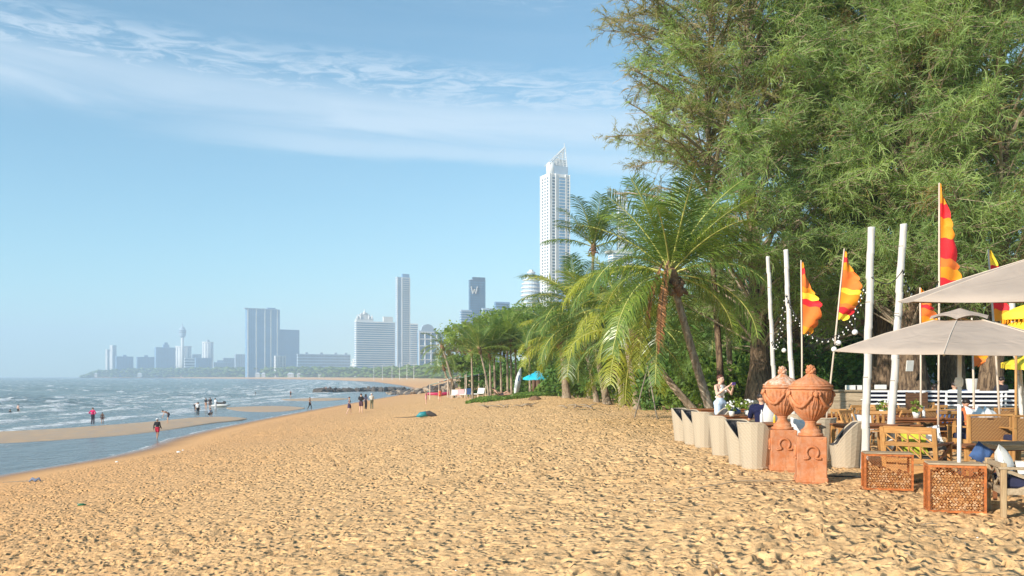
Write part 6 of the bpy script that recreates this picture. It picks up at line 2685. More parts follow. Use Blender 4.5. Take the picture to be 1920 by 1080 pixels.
def string_lights(label, pts_px, n, seed=0):
    """pts: (px, y, d)"""
    P = [at(px, d, zat(y, d)) for px, y, d in pts_px]
    o = P[0]
    t = thing('string_light', label, 'string lights', o, 0, 'bulb strings between the poles')
    # smooth curve
    out = []
    m = len(P)
    for i in range(m - 1):
        p0, p1, p2, p3 = P[max(i - 1, 0)], P[i], P[i + 1], P[min(i + 2, m - 1)]
        for k in range(6):
            u = k / 6
            out.append(0.5 * ((2 * p1) + (p2 - p0) * u + (2 * p0 - 5 * p1 + 4 * p2 - p3) * u * u + (3 * p1 - p0 - 3 * p2 + p3) * u ** 3) - o)
    out.append(P[-1] - o)
    mb = MB()
    mb.tube(out, .009, 5)
    mb.build('cable', M['rope'], t)
    if n:
        sk, bl = MB(), MB()
        bl.smooth = True
        for k in range(n):
            f = (k + .5) / n * (len(out) - 1)
            i = int(f)
            p = out[i].lerp(out[i + 1], f - i)
            s = (-1) ** k * rs_b.uniform(.015, .05)
            sk.box(p + Vector((s * .5, 0, -.03)), (.022, .022, .045), (0, s * 8, 0))
            bl.ball(p + Vector((s * .9, 0, -.062)), .0150, 8, 5, (1, 1, 1.2))
        tag(sk.build('socket', M['rope'], t), kind='stuff')
        tag(bl.build('bulb', M['bulb'], t), kind='stuff')


string_lights('bulb string sagging from the slim pole past both left banners to the tallest pole', [(1476, 560, 21.7), (1492, 592, 21.5), (1515, 622, 21), (1546, 636, 20.2), (1578, 622, 19), (1602, 590, 17.8), (1616, 548, 17), (1634, 522, 16.2)], 46)
string_lights('bulb string hanging between the two slim poles behind the urns', [(1474, 552, 21.7), (1468, 590, 22.5), (1462, 625, 23.4), (1454, 650, 24.2), (1448, 640, 24.8)], 24)
string_lights('bare cable stretched between the two tallest bamboo poles', [(1634, 520, 16.1), (1650, 530, 16.4), (1672, 530, 17), (1692, 508, 17.3)], 0)
string_lights('bulb string dropping from the second tall pole behind the upper parasol', [(1692, 506, 17.3), (1700, 532, 17.6), (1712, 552, 18), (1740, 560, 19), (1760, 528, 19.4)], 16)
for px, y, d, lab in ((1603, 623, 19.5, 'white globe lamp hanging right of the slanting banner'), (1572, 643, 20, 'white globe lamp low beside the slanting pole'), (1564, 655, 20.2, 'lowest white globe lamp at the parasol tip'),
                      (1199, 683, 47, 'white globe lamp hanging under the palms'), (1470, 657, 24, 'white globe lamp behind the slim bamboo pair')):
    t = thing('globe_lamp', lab, 'lamp', at(px, d, zat(y, d)), 0, 'round white globe lamps')
    b = MB()
    b.smooth = True
    b.ball((0, 0, 0), .062 * (1.4 if d > 40 else 1), 14, 9)
    b.build('globe', M['bulb'], t)
    MB().tube([(0, 0, .07), (0, 0, .30)], .008, 5).build('cord', M['rope'], t)
    MB().tube([(0, 0, .065), (0, 0, .11)], .022, 8).build('cap', M['rope'], t)


# ------------------------------------------------------------------ parasols
def parasol(label, loc, R_, z_edge, z_top, sides, off, mat, tilt=(0, 0), cap=(.23, .18), pole_r=.024, group='parasols over the tables', valance=.0, pole=True, name='parasol', sag=.05):
    t = thing(name, label, 'parasol', loc, 0, group)
    T = Matrix.Translation((0, 0, z_edge)) @ Euler((R(tilt[0]), R(tilt[1]), 0)).to_matrix().to_4x4() @ Matrix.Translation((0, 0, -z_edge))
    rc = R_ * cap[0]
    ztop_cut = z_edge + (z_top - z_edge) * (1 - cap[0]) * .97
    for k in range(sides):
        a0 = R(off) + 2 * math.pi * k / sides
        a1 = R(off) + 2 * math.pi * (k + 1) / sides
        nr, nc = 6, 6
        V, Fq = [], []
        for i in range(nr + 1):
            f = i / nr
            r = R_ + (rc * .85 - R_) * f
            z = z_edge + (ztop_cut - z_edge) * f + .02 * math.sin(f * math.pi)
            c0 = Vector((math.cos(a0) * r, math.sin(a0) * r, z))
            c1 = Vector((math.cos(a1) * r, math.sin(a1) * r, z))
            for j in range(nc + 1):
                g = j / nc
                p = c0.lerp(c1, g)
                p.z -= sag * math.sin(math.pi * g) * (1 - f) * .7 * 0 + sag * .35 * math.sin(math.pi * g) * (1 - f * .5)
                V.append(p)
        for i in range(nr):
            for j in range(nc):
                q = i * (nc + 1) + j
                Fq.append((q, q + 1, q + nc + 2, q + nc + 1))
        m = len(V)
        V2 = [v - Vector((0, 0, .006)) for v in V]
        mb = MB()
        mb.smooth = True
        rim_ = [(j, j + m, j + 1 + m, j + 1) for j in range(nc)]
        mb.add([T @ v for v in V + V2], Fq + [tuple(m + q for q in f_[::-1]) for f_ in Fq] + rim_)
        if valance:
            vs = []
            for j in range(nc + 1):
                vs.append(T @ V[j])
            for j in range(nc + 1):
                vs.append(T @ (V[j] - Vector((0, 0, valance * (1 + .15 * math.sin(j * 2.5))))))
            mb.add(vs, [(j, j + nc + 1, j + nc + 2, j + 1) for j in range(nc)])
        mb.build('canopy_panel', M[mat], t)
        MB().tube([T @ Vector((math.cos(a0) * R_, math.sin(a0) * R_, z_edge + .004)), T @ Vector((math.cos(a0) * (R_ + rc * .85) / 2, math.sin(a0) * (R_ + rc * .85) / 2, (z_edge + ztop_cut) / 2 + .024)),
                   T @ Vector((math.cos(a0) * rc * .85, math.sin(a0) * rc * .85, ztop_cut + .004))], .008, 5).build('seam', M['seam' if mat == 'taupe' else mat], t)
        rb = MB()
        p1 = T @ Vector((math.cos(a0) * R_ * .98, math.sin(a0) * R_ * .98, z_edge - .012))
        p0 = T @ Vector((0, 0, z_top - .10))
        rb.bar(p0, p1, .018, .022)
        rb.build('rib', M['wood_grey_z'] if mat == 'taupe' else M['teak'], t)
    # vent cap: raised over the opening, arching between ribs
    cp = MB()
    cp.smooth = False
    rr = R_ * cap[1] * 1.35
    zc = ztop_cut + .01
    zt = z_top
    for k in range(sides):
        a0 = R(off) + 2 * math.pi * k / sides
        a1 = R(off) + 2 * math.pi * (k + 1) / sides
        nc = 6
        vs = [T @ Vector((0, 0, zt + .02))]
        for f, lift in ((.35, .006), (.7, .0), (1.0, 0)):
            for j in range(nc + 1):
                g = j / nc
                c0 = Vector((math.cos(a0), math.sin(a0), 0)) * rr * f
                c1 = Vector((math.cos(a1), math.sin(a1), 0)) * rr * f
                p = c0.lerp(c1, g)
                p.z = zt - (zt - zc) * (f ** 1.6) + (.045 * math.sin(math.pi * g) * f * f)
                vs.append(T @ p)
        fs = [(0, 1 + j, 2 + j) for j in range(nc)]
        for lv in range(2):
            for j in range(nc):
                a = 1 + lv * (nc + 1) + j
                fs.append((a, a + nc + 1, a + nc + 2, a + 1))
        cp.add(vs, fs)
    cp.build('vent_cap', M[mat], t)
    if pole:
        p = MB()
        p.smooth = True
        p.tube([(0, 0, -.05), tuple(T @ Vector((0, 0, z_top)))], pole_r, 14)
        p.build('pole', M['white_paint'] if mat == 'taupe' else M['teak'], t)
        MB().lathe([(.035, z_edge - .45), (.05, z_edge - .42), (.05, z_edge - .36), (.035, z_edge - .33)], 12).build('hub', M['white_paint'], t)
    return t


parasol('big taupe parasol standing in the front log crate', G(at(1801, 11.1).x, 11.14), 1.5, 1.97, 2.47, 6, -62, 'taupe', (3.2, -.3))
parasol('upper taupe parasol cut off by the right edge', G(at(2010, 12.4).x, 12.4), 2.28, 2.68, 3.52, 8, 6, 'taupe', (4.5, 0))
parasol('yellow parasol at the right edge under the taupe one', G(at(1968, 21).x, 21), 1.0, 1.93, 2.3, 8, 10, 'yellow', (3, 0), valance=.10)


def tiered():
    """ceremonial yellow parasol with fringed tiers"""
    d = 15.5
    t = thing('tiered_parasol', 'fringed yellow ceremonial parasol between the two taupe parasols at the right edge', 'parasol', G(at(1925, d).x, d))
    for r, z0, z1, mt in ((.52, 2.22, 2.62, 'yellow'), (.36, 2.62, 2.88, 'yellow')):
        b = MB()
        b.smooth = True
        b.lathe([(r, z0), (r * 1.02, z0 + .10), (r * .95, z0 + .13), (r * .5, z1 - .05), (.03, z1)], 30, fn=lambda an, i, q, z: q * (1 + (.03 * math.cos(an * 14) if i < 2 else 0)), cap=False)
        b.build('canopy', M[mt], t)
        f = MB()
        for k in range(34):
            an = 2 * math.pi * k / 34
            f.tube([(r * 1.0 * math.cos(an), r * 1.0 * math.sin(an), z0 + .01), (r * 1.03 * math.cos(an), r * 1.03 * math.sin(an), z0 - .07)], [.012, .006], 5)
        tag(f.build('fringe', M['amber'], t), kind='stuff')
    MB().tube([(0, 0, 0), (0, 0, 2.95)], .02, 10).build('pole', M['teak'], t)


tiered()


# ------------------------------------------------------------------ log crates
def crate(label, px_c, d, w, h, dp, rz, fill, seed):
    rs = random.Random(seed)
    loc = G(at(px_c, d).x, d + dp / 2)
    t = thing('log_crate', label, 'crate', loc, rz, 'rusty mesh crates of logs')
    th = .028
    hw, hd = w / 2, dp / 2
    for a, b in [((-hw, -hd, 0), (-hw, -hd, h)), ((hw, -hd, 0), (hw, -hd, h)), ((-hw, hd, 0), (-hw, hd, h)), ((hw, hd, 0), (hw, hd, h))]:
        MB().bar(a, b, th, th).build('corner_post', M['rust'], t)
    for z in (th / 2, h - th / 2):
        for a, b in [((-hw, -hd, z), (hw, -hd, z)), ((-hw, hd, z), (hw, hd, z)), ((-hw, -hd, z), (-hw, hd, z)), ((hw, -hd, z), (hw, hd, z))]:
            MB().bar(Vector(a), Vector(b), th * .97, th * .97).build('rail', M['rust'], t)
    MB().box((0, 0, h + .012), (w * 1.02, dp * 1.02, .02), bev=.004).build('lid', M['wood_grey'], t)
    ms = MB()
    st = .036
    def face(o, u, W, H, n):
        k = int((W + H) / st)
        for i in range(k):
            s = -H + i * st
            # two families of diagonals clipped to the face
            for sg in (1, -1):
                x0, z0_, x1, z1_ = s, 0, s + H, H
                if x0 < 0:
                    z0_ = -x0
                    x0 = 0
                if x1 > W:
                    z1_ = H - (x1 - W)
                    x1 = W
                if x1 - x0 < .01:
                    continue
                if sg < 0:
                    x0, x1 = W - x0, W - x1
                ms.tube([o + u * x0 + Vector((0, 0, z0_)) + n * .0015 * sg, o + u * x1 + Vector((0, 0, z1_)) + n * .0015 * sg], .0022, 4, cap=False)
    face(Vector((-hw, -hd - .004, .01)), Vector((1, 0, 0)), w, h - .02, Vector((0, 1, 0)))
    face(Vector((-hw - .004, -hd, .01)), Vector((0, 1, 0)), dp, h - .02, Vector((1, 0, 0)))
    tag(ms.build('wire_mesh', M['rust'], t), kind='stuff')
    lg = MB()
    y = .03
    row = 0
    r0 = .019
    while y < h - .04:
        x = -hw + .03 + (row % 2) * r0
        while x < hw - .025:
            r = r0 * rs.uniform(.72, 1.08)
            if y < h * fill((x + hw) / w) + rs.uniform(-.02, .02):
                L = dp * rs.uniform(.86, .95)
                y0 = -hd + rs.uniform(.012, .045)
                tz = rs.uniform(-.06, .06)
                tx = rs.uniform(-.08, .08)
                n = 8
                v0 = []
                for e, yy in ((0, y0), (1, y0 + L)):
                    for q in range(n):
                        an = 2 * math.pi * q / n
                        v0.append((x + r * math.cos(an) + tx * e * L * .3, yy, y + r * math.sin(an) * rs.uniform(.9, 1.1) + tz * e * L * .3))
                lg.mi = 0
                lg.add(v0, [(q, (q + 1) % n, n + (q + 1) % n, n + q) for q in range(n)])
                lg.mi = 1 if rs.random() < .65 else 2
                lg.add(v0[:n], [tuple(range(n))[::-1]])
            x += r0 * 2.02
        y += r0 * 1.78
        row += 1
    tag(lg.build('log_pile', [M['log_bark'], M['log_end'], M['log_end_pale']], t), kind='stuff')
    return t


crate('front rusty mesh crate filled high with cut logs', 1803, 10.95, .62, .575, .36, R(-17), lambda u: .80 + .08 * math.sin(u * 6), 1)
crate('rear rusty mesh crate half filled with a slope of logs', 1672, 13.15, .64, .52, .34, R(-14), lambda u: .78 - .42 * u + .10 * (u > .75), 2)


# ------------------------------------------------------------------ sofas and benches
def xsofa(label, loc, rz, w, dp, hs, hb, wood_m, cush, braces=True, group=None, name='sofa', back=True):
    """open-frame teak sofa; front towards -y"""
    t = thing(name, label, 'sofa', loc, rz, group)
    hw, hd = w / 2, dp / 2
    for sx in (-1, 1):
        for sy, top in ((-1, hb * .88), (1, hb)):
            MB().box((sx * hw, sy * hd, top / 2), (.062, .062, top), bev=.006).build('leg', M[wood_m + ('_z' if wood_m == 'wood_grey' else '')], t)
        MB().box((sx * hw, 0, hb * .88 + .016), (.08, dp + .10, .03), bev=.006).build('armrest', M[wood_m], t)
        if braces:
            for a, b in (((sx * hw, -hd + .03, hs - .03), (sx * hw, hd - .03, hb * .86)), ((sx * hw, -hd + .03, hb * .86), (sx * hw, hd - .03, hs - .03))):
                MB().bar(a, b, .026, .04).build('brace', M[wood_m], t)
        MB().bar((sx * hw, -hd, hs), (sx * hw, hd, hs), .04, .07).build('side_rail', M[wood_m], t)
    for sy in (-1, 1):
        MB().bar((-hw, sy * hd, hs), (hw, sy * hd, hs), .04, .075).build('seat_rail', M[wood_m], t)
    MB().bar((-hw, hd, hb - .04), (hw, hd, hb - .04), .035, .06).build('top_rail', M[wood_m], t)
    nb = max(2, int(w / .5))
    if braces:
        for k in range(nb):
            x0, x1 = -hw + k * w / nb, -hw + (k + 1) * w / nb
            MB().bar((x0, hd, hs + .04), (x1, hd, hb - .07), .02, .035).build('brace', M[wood_m], t)
            MB().bar((x0, hd, hb - .07), (x1, hd, hs + .04), .02, .035).build('brace', M[wood_m], t)
    MB().box((0, -.01, hs + .09), (w - .08, dp - .04, .13), bev=.03).build('seat_cushion', M[cush], t)
    if back:
        MB().box((0, hd - .10, hs + .30), (w - .12, .12, .30), (R(-8), 0, 0), bev=.03).build('back_cushion', M[cush], t)
    return t


xsofa('pale wooden armchair with X-braced sides and navy cushion nearest us at the right edge', G(6.21, 10.84), R(75), .74, .78, .31, .64, 'wood_grey', 'navy', back=False)
pillow('white pillow on the nearest X-braced armchair', G(6.02, 11.08, .60), (R(-20), R(12), R(60)), 'linen', .46, .40, .17)
pillow('crumpled white pillow lying on the nearest navy cushion', G(6.28, 10.80, .50), (R(-70), R(10), R(-20)), 'linen', .5, .42, .15)


def lattice_chair():
    t = thing('lattice_armchair', 'honey-coloured wooden armchair with lattice back turned away from us', 'armchair', G(at(1722, 14.3).x, 14.35), R(180 - 42))
    w, dp = .78, .72
    hw = w / 2
    # local: front at -y, back at +y
    for sx in (-1, 1):
        MB().box((sx * hw, -.33, .29), (.065, .065, .58), bev=.006).build('leg', M['teak'], t)
        MB().bar((sx * hw, .26, 0), (sx * hw, .44, .86), .065, .05).build('leg', M['teak'], t)
        MB().box((sx * hw, -.01, .60), (.085, .80, .03), bev=.006).build('armrest', M['teak_red'], t)
        MB().bar((sx * hw, -.32, .56), (sx * hw, .28, .30), .024, .05).build('brace', M['teak_red'], t)
        MB().bar((sx * hw, -.33, .28), (sx * hw, .31, .28), .035, .07).build('side_rail', M['teak'], t)
    f = lambda z: .26 + .18 * z / .86
    for z, h in ((.82, .11), (.60, .07), (.34, .08)):
        MB().box((0, f(z) + .0, z), (w - .05, .03, h), (R(-11), 0, 0), bev=.004).build('back_rail', M['teak_x'], t)
    for row, (za, zb) in enumerate(((.635, .765), (.38, .565))):
        for k in range(4):
            x0, x1 = -hw + .04 + k * (w - .08) / 4, -hw + .04 + (k + 1) * (w - .08) / 4
            MB().bar((x0, f(za), za), (x1, f(zb), zb), .018, .03, (0, 1, 0)).build('lattice_strip', M['teak'], t)
            MB().bar((x1, f(za) + .012, za), (x1, f(zb) + .012, zb), .018, .03, (0, 1, 0)).build('lattice_strip', M['teak'], t)
    MB().box((0, -.02, .335), (w - .07, .62, .09), bev=.02).build('seat_cushion', M['charcoal'], t)
    MB().box((0, .33, .17), (w - .06, .03, .20)).build('skirt_board', M['teak_x'], t)
    return t


lattice_chair()
lc = G(at(1722, 14.3).x, 14.35)
pillow('lime green pillow against the lattice back', lc + Vector((.02, .16, .62)), (R(-12), 0, R(180 - 52)), 'lime', .44, .46, .15)
M['pattern'] = NT('patterned_fabric').set((0.6, 0.6, 0.6), .9).mat
_t = NT('patterned_fabric2')
_n = _t.noise(9, 2, .5, _t.coords('Object'))
_t.set(_t.mix(_t.smooth(_n, .48, .52), (.70, .70, .68), (.16, .17, .20)), .9)
M['pattern'] = _t.mat
pillow('black and white patterned pillow beside the lime one', lc + Vector((.22, .02, .66)), (R(-15), R(10), R(180 - 60)), 'pattern', .44, .42, .15)


def cane_sofa(label, loc, rz, w, back, group='wicker-backed sofas', seat='navy'):
    t = thing('cane_sofa', label, 'sofa', loc, rz, group)
    hw = w / 2
    hb = .86
    for sx in (-1, 1):
        MB().box((sx * hw, .36, hb / 2), (.07, .06, hb), bev=.006).build('leg', M['teak'], t)
        MB().box((sx * hw, -.34, .31), (.07, .06, .62), bev=.006).build('leg', M['teak'], t)
        MB().box((sx * hw, 0, .63), (.085, .78, .03), bev=.006).build('armrest', M['teak'], t)
        MB().box((sx * hw, 0, .34), (.04, .68, .08)).build('side_rail', M['teak'], t)
    MB().box((0, .36, hb + .01), (w + .07, .085, .045), bev=.01).build('top_rail', M['teak_x'], t)
    MB().box((0, .365, .60), (w - .07, .022, .46), bev=.004).build('cane_panel', M[back], t)
    MB().box((0, .36, .345), (w - .06, .045, .05)).build('lower_rail', M['teak_x'], t)
    MB().box((0, .385, .80), (.12, .008, .022)).build('handle_slot', M['wood_dark'], t)
    MB().box((0, -.34, .34), (w - .06, .04, .08)).build('seat_rail', M['teak_x'], t)
    # arched stretcher
    pts = [(-.18 * w + .36 * w * k / 8 * 1.6, .36, .16 + .12 * math.sin(math.pi * k / 8)) for k in range(9)]
    MB().tube([(p[0] + .05, p[1], p[2]) for p in pts], .016, 6).build('stretcher', M['teak'], t)
    MB().box((0, -.01, .42), (w - .08, .62, .13), bev=.03).build('seat_cushion', M[seat], t)
    return t


cane_sofa('sofa with woven cane back and handle slot, left of the two turned away', G(at(1836, 18.6).x, 18.6), R(184), .88, 'wicker_brown')
cane_sofa('sofa with reddish woven back, right of the two turned away', G(at(1922, 18.2).x, 18.2), R(184), .90, 'wicker_brown')
cane_sofa('teak sofa facing us with the big denim pillow', G(at(1773, 20.6).x, 20.6), R(8), .86, 'wicker_brown')
cane_sofa('small brown-backed sofa at the back by the right-hand poles', G(at(1882, 22.4).x, 22.4), R(180), .78, 'wicker_brown')
pillow('big denim blue pillow on the teak sofa facing us', G(at(1777, 20.75).x, 20.75, .70), (R(-10), 0, 0), 'denim', .50, .36, .15)
pillow('navy pillow beside the denim one', G(at(1797, 20.6).x, 20.6, .70), (R(-10), 0, R(10)), 'navy', .30, .34, .14)
for i, (px, zz_, rt, lab) in enumerate(((1826, .96, 18, 'left cream towel bolster on the sofa back'), (1843, .97, 26, 'middle cream towel bolster on the sofa back'), (1858, .95, 30, 'right cream towel bolster on the sofa back'))):
    pillow(lab, G(at(px, 19.6).x, 19.6, zz_ - .16), (R(-50), R(rt), 0), 'linen', .34, .5, .14, 'cream bolsters')


def stool(label, px, d, rz):
    t = thing('stool', label, 'stool', G(at(px, d).x, d), rz)
    for sx in (-1, 1):
        for sy in (-1, 1):
            MB().box((sx * .15, sy * .15, .21), (.045, .045, .42)).build('leg', M['teak_red'], t)
    for s in (-1, 1):
        MB().bar((-.15, s * .15, .40), (.15, s * .15, .40), .03, .06).build('rail', M['teak_red'], t)
        MB().bar((s * .15, -.15, .40), (s * .15, .15, .40), .03, .055).build('rail', M['teak_red'], t)
        MB().bar((-.14, s * .152, .10), (.14, s * .152, .36), .015, .03).build('brace', M['teak_red'], t)
    MB().box((0, 0, .445), (.36, .36, .03), bev=.008).build('seat', M['teak_red'], t)


stool('orange-brown stool carrying a blue pillow behind the front crate', 1836, 12.3, R(-10))
pillow('blue pillow slumped on the orange-brown stool', G(at(1840, 12.35).x, 12.35, .60), (R(-8), R(35), R(-10)), 'denim', .25, .25, .13)
rt_ = make_table(1.35, .7, .55)
place(rt_, G(at(1862, 14.6).x, 14.6), R(4), 'low reddish slatted table behind the orange-brown stool')


# ------------------------------------------------------------------ the raised terrace at the back
def terrace():
    t = thing('deck', 'low wooden deck carrying the white benches', 'deck', (13.0, 28.0, 0))
    t['kind'] = 'structure'
    z = .34
    w = 15.0
    me = MB().box((0, 0, 0), (w, .185, .03)).mesh('plank', M['wood_grey'])
    for k in range(30):
        link('plank', me, t, (0, -2.9 + k * .2, z - .015))
    MB().box((0, -3.02, z / 2 - .02), (w, .04, z + .02)).build('fascia_board', M['wood_grey'], t)


terrace()
DZ = .34


def white_bench(w=1.5):
    t = thing('slatted_bench', '', 'bench', (0, 0, 0))
    hw = w / 2
    for sx in (-1, 0, 1):
        MB().bar((sx * hw, .26, 0), (sx * hw, .36, .90), .045, .045).build('post', M['white_paint'], t)
        MB().box((sx * hw, -.24, .21), (.045, .045, .42)).build('leg', M['white_paint'], t)
    for k in range(4):
        z = .50 + .125 * k
        MB().box((0, .29 + .011 * z / .1, z), (w + .05, .022, .052)).build('back_slat', M['white_paint'], t)
    for k in range(5):
        MB().box((0, -.22 + .11 * k, .425), (w, .08, .02)).build('seat_slat', M['white_paint'], t)
    for sx in (-1, 1):
        MB().box((sx * hw, .02, .62), (.06, .56, .025)).build('armrest', M['white_paint'], t)
    MB().box((0, .0, .49), (w - .06, .48, .09), bev=.02).build('seat_cushion', M['navy'], t)
    MB().box((0, .235, .68), (w - .08, .08, .34), (R(-6), 0, 0), bev=.02).build('back_cushion', M['navy'], t)
    return t


WB = [(1664, 27.2, 182, 'white slatted bench left of the dark board, left one'), (1706, 27.0, 178, 'white slatted bench directly left of the dark board'),
      (1768, 26.6, 180, 'white slatted bench right of the dark board'), (1816, 25.9, 176, 'white slatted bench with navy cushions in the middle under the parasol'),
      (1872, 26.2, 184, 'long white slatted bench before the seated dark-haired guest'), (1925, 26.4, 180, 'white slatted bench at the right edge'), (1850, 28.8, 180, 'white slatted bench furthest back beside the blue drum')]
wbn = white_bench()
for i, (px, d, yw, lab) in enumerate(WB):
    o = wbn if i == 0 else copy_tree(wbn)
    place(o, Vector((at(px, d).x, d, DZ)), R(yw), lab, 1.0, 'white slatted benches with navy cushions')


def board(label, px, d, w, h, z, mat, name='menu_board', cat='board'):
    t = thing(name, label, cat, Vector((at(px, d).x, d, z)))
    MB().box((0, 0, h / 2 + .05), (w, .04, h), bev=.005).build('panel', M[mat], t)
    for s in (-1, 1):
        MB().box((s * w / 2, .01, (h + .08) / 2), (.04, .05, h + .08)).build('post', M[mat], t)
    return t


board('dark brown board standing between the white benches', 1719, 25.2, .56, .80, DZ, 'wood_dark')


def counter():
    d = 27.5
    t = thing('counter', 'long weathered white counter behind the urns and folding chairs', 'counter', Vector((at(1608, d).x, d, .0)))
    MB().box((0, 0, 1.22), (1.75, .6, .05), bev=.01).build('top', M['wood_grey'], t)
    MB().box((0, .02, .62), (1.65, .5, 1.14)).build('cabinet', M['wood_grey'], t)
    for k in range(4):
        MB().box((0, -.24, .25 + .26 * k), (1.66, .03, .22), bev=.004).build('front_board', M['wood_grey'], t)


counter()
for px, w, lab in ((1596, .30, 'white folded napkins on the left of the long counter'), (1608, .22, 'white box on the right of the long counter'), (1651, .30, 'white box standing beyond the left white bench')):
    tag(MB().box((0, 0, .07), (w, .2, .14), bev=.01).build('box', M['linen'], None, at(px, 27.5, 1.245 if px < 1640 else 1.26)), lab, 'box')
tag(MB().box((0, 0, .0), (.26, .03, .34), (R(8), 0, R(15)), bev=.004).build('notice', M['linen'], None, at(1706, 28.6, zat(686, 28.6))), 'white notice fixed to the flared tree trunk', 'notice')
dr = MB()
dr.smooth = True
dr.lathe([(.26, 0), (.28, .02), (.27, .3), (.28, .32), (.27, .6), (.28, .86), (.25, .88)], 24)
tag(dr.build('drum', M['denim'], None, Vector((at(1812, 29.4).x, 29.4, DZ))), 'blue drum at the back of the terrace', 'drum')
dr = MB().lathe([(.16, 0), (.20, .34), (.19, .35)], 20)
tag(dr.build('bucket', M['linen'], None, Vector((at(1823, 29.2).x, 29.2, DZ + .89))), 'pale bucket with bottles beside the blue drum', 'bucket')
person('dark-haired guest sitting at the back under the parasol edge', Vector((at(1877, 27.2).x, 27.2, DZ)), R(200), P_SIT, 1.72, top=(.03, .03, .04), bottom=K_, voxel=.022)
person('guest in a floral top slumped on the white bench', Vector((at(1753, 26.9).x, 26.9, DZ - .12)), R(170), P_SIT, 1.6, top=(.62, .40, .42), bottom=(.6, .5, .5), voxel=.022, hair_long=True)
person('guest in pale shirt beside the white chair under the parasol', Vector((at(1790, 26.0).x, 26.0, DZ - .1)), R(110), P_SIT, 1.66, top=(.62, .70, .74), bottom=W_, voxel=.022)
person('guest in orange seen past the sofa back', Vector((at(1811, 21.8).x, 21.8, -.1)), R(180), P_SIT, 1.6, top=(.55, .16, .06), bottom=K_, voxel=.022)


def wall_back():
    d = 48
    x0, x1 = at(1330, d).x, at(2100, d).x
    t = thing('garden_wall', 'low grey-green garden wall behind the trees', 'wall', ((x0 + x1) / 2, d, 0))
    MB().box((0, 0, .9), (x1 - x0, .25, 1.9)).build('wall', M['bld_grey'], t)
    MB().box((0, 0, 1.89), (x1 - x0 + .1, .34, .08)).build('coping', M['wood_grey'], t)


wall_back()

# ------------------------------------------------------------------ under the palms
def tripod():
    d = 44.0
    t = thing('pole_tripod', 'thin dark poles leaning together beside the palms', 'tripod', G(at(1212, d).x, d))
    o = Vector(t.location)
    for a, b in (((1213, 680, 43.8), (1232, 786, 35.5)), ((1214, 690, 43.8), (1190, 786, 36.5)), ((1216, 690, 44.0), (1219, 760, 44.5))):
        A, B = at(a[0], a[2], zat(a[1], a[2])), at(b[0], b[2], 0)
        MB().tube([A - o, B - o], .03, 7).build('pole', M['twig'], t)


tripod()
wp = copy_tree(wbn)
for c in list(wp.children):
    if c.name.startswith(('seat_cushion', 'back_cushion')):
        bpy.data.objects.remove(c)
place(wp, G(at(1240, 50).x, 50), R(10), 'plain white slatted bench without cushions under the palms', 1.0, 'benches under the palms')


def driftpile(label, px, py, L, seed, mat='twig'):
    rs = random.Random(seed)
    b = MB()
    b.smooth = True
    for k in range(7):
        a = Vector((rs.uniform(-L, L) * .5, rs.uniform(-.3, .3), .05 + .08 * rs.random()))
        e = a + Vector((rs.uniform(-.6, .6) * L, rs.uniform(-.3, .3), rs.uniform(0, .18)))
        b.tube([a, a.lerp(e, .5) + Vector((0, 0, .06)), e], [.05, .035, .01], 5)
    tag(b.build('driftwood', M[mat], None, on(px, py)), label, 'driftwood', 'driftwood lying on the sand')


driftpile('long driftwood branch on the open sand before the slim palms', 930, 766, 1.7, 1)
driftpile('small twiggy driftwood right of the long branch', 982, 764, 1.0, 2)
driftpile('thin branch lying left of the tripod poles', 1090, 768, 1.4, 3)
mo = MB()
mo.smooth = True
mo.lathe([(.5, 0), (.4, .12), (.22, .24), (.03, .28)], 12)
tag(mo.build('leaf_heap', M['fibre'], None, on(1003, 750)), 'small brown heap of palm litter under the creeper edge', 'heap')
# ------------------------------------------------------------------ things along the far beach
def boat():
    v = on(824, 743)
    t = thing('pink_boat', 'bright pink inflatable boat lying on the sand behind the children', 'boat', v + Vector((0, 0, .05)), R(18))
    for s in (-1, 1):
        b = MB()
        b.smooth = True
        b.tube([(-1.5, s * .45, .30), (0, s * .55, .22), (1.2, s * .48, .30), (1.75, s * .12, .50)], [.16, .22, .22, .16], 10)
        b.build('side_tube', simple('pink_rubber', (.45, .02, .09), .45) if s < 0 else bpy.data.materials['pink_rubber'], t)
    MB().box((-.1, 0, .12), (2.8, .9, .06), bev=.02).build('floor', M['charcoal'], t)
    for x in (-.8, .3):
        MB().box((x, 0, .38), (.22, 1.0, .04), bev=.01).build('thwart', M['white_paint'], t)


boat()
kb = MB()
kb.smooth = True
kb.tube([(-1.7, 0, .16), (-.9, 0, .14), (.6, 0, .14), (1.6, 0, .24)], [.03, .26, .26, .04], 10, ell=.45)
tag(kb.build('kayak', simple('teal_hull', (.04, .22, .20), .4), None, on(812, 736), (0, 0, R(10))), 'dark teal upturned kayak just behind the pink boat', 'kayak')


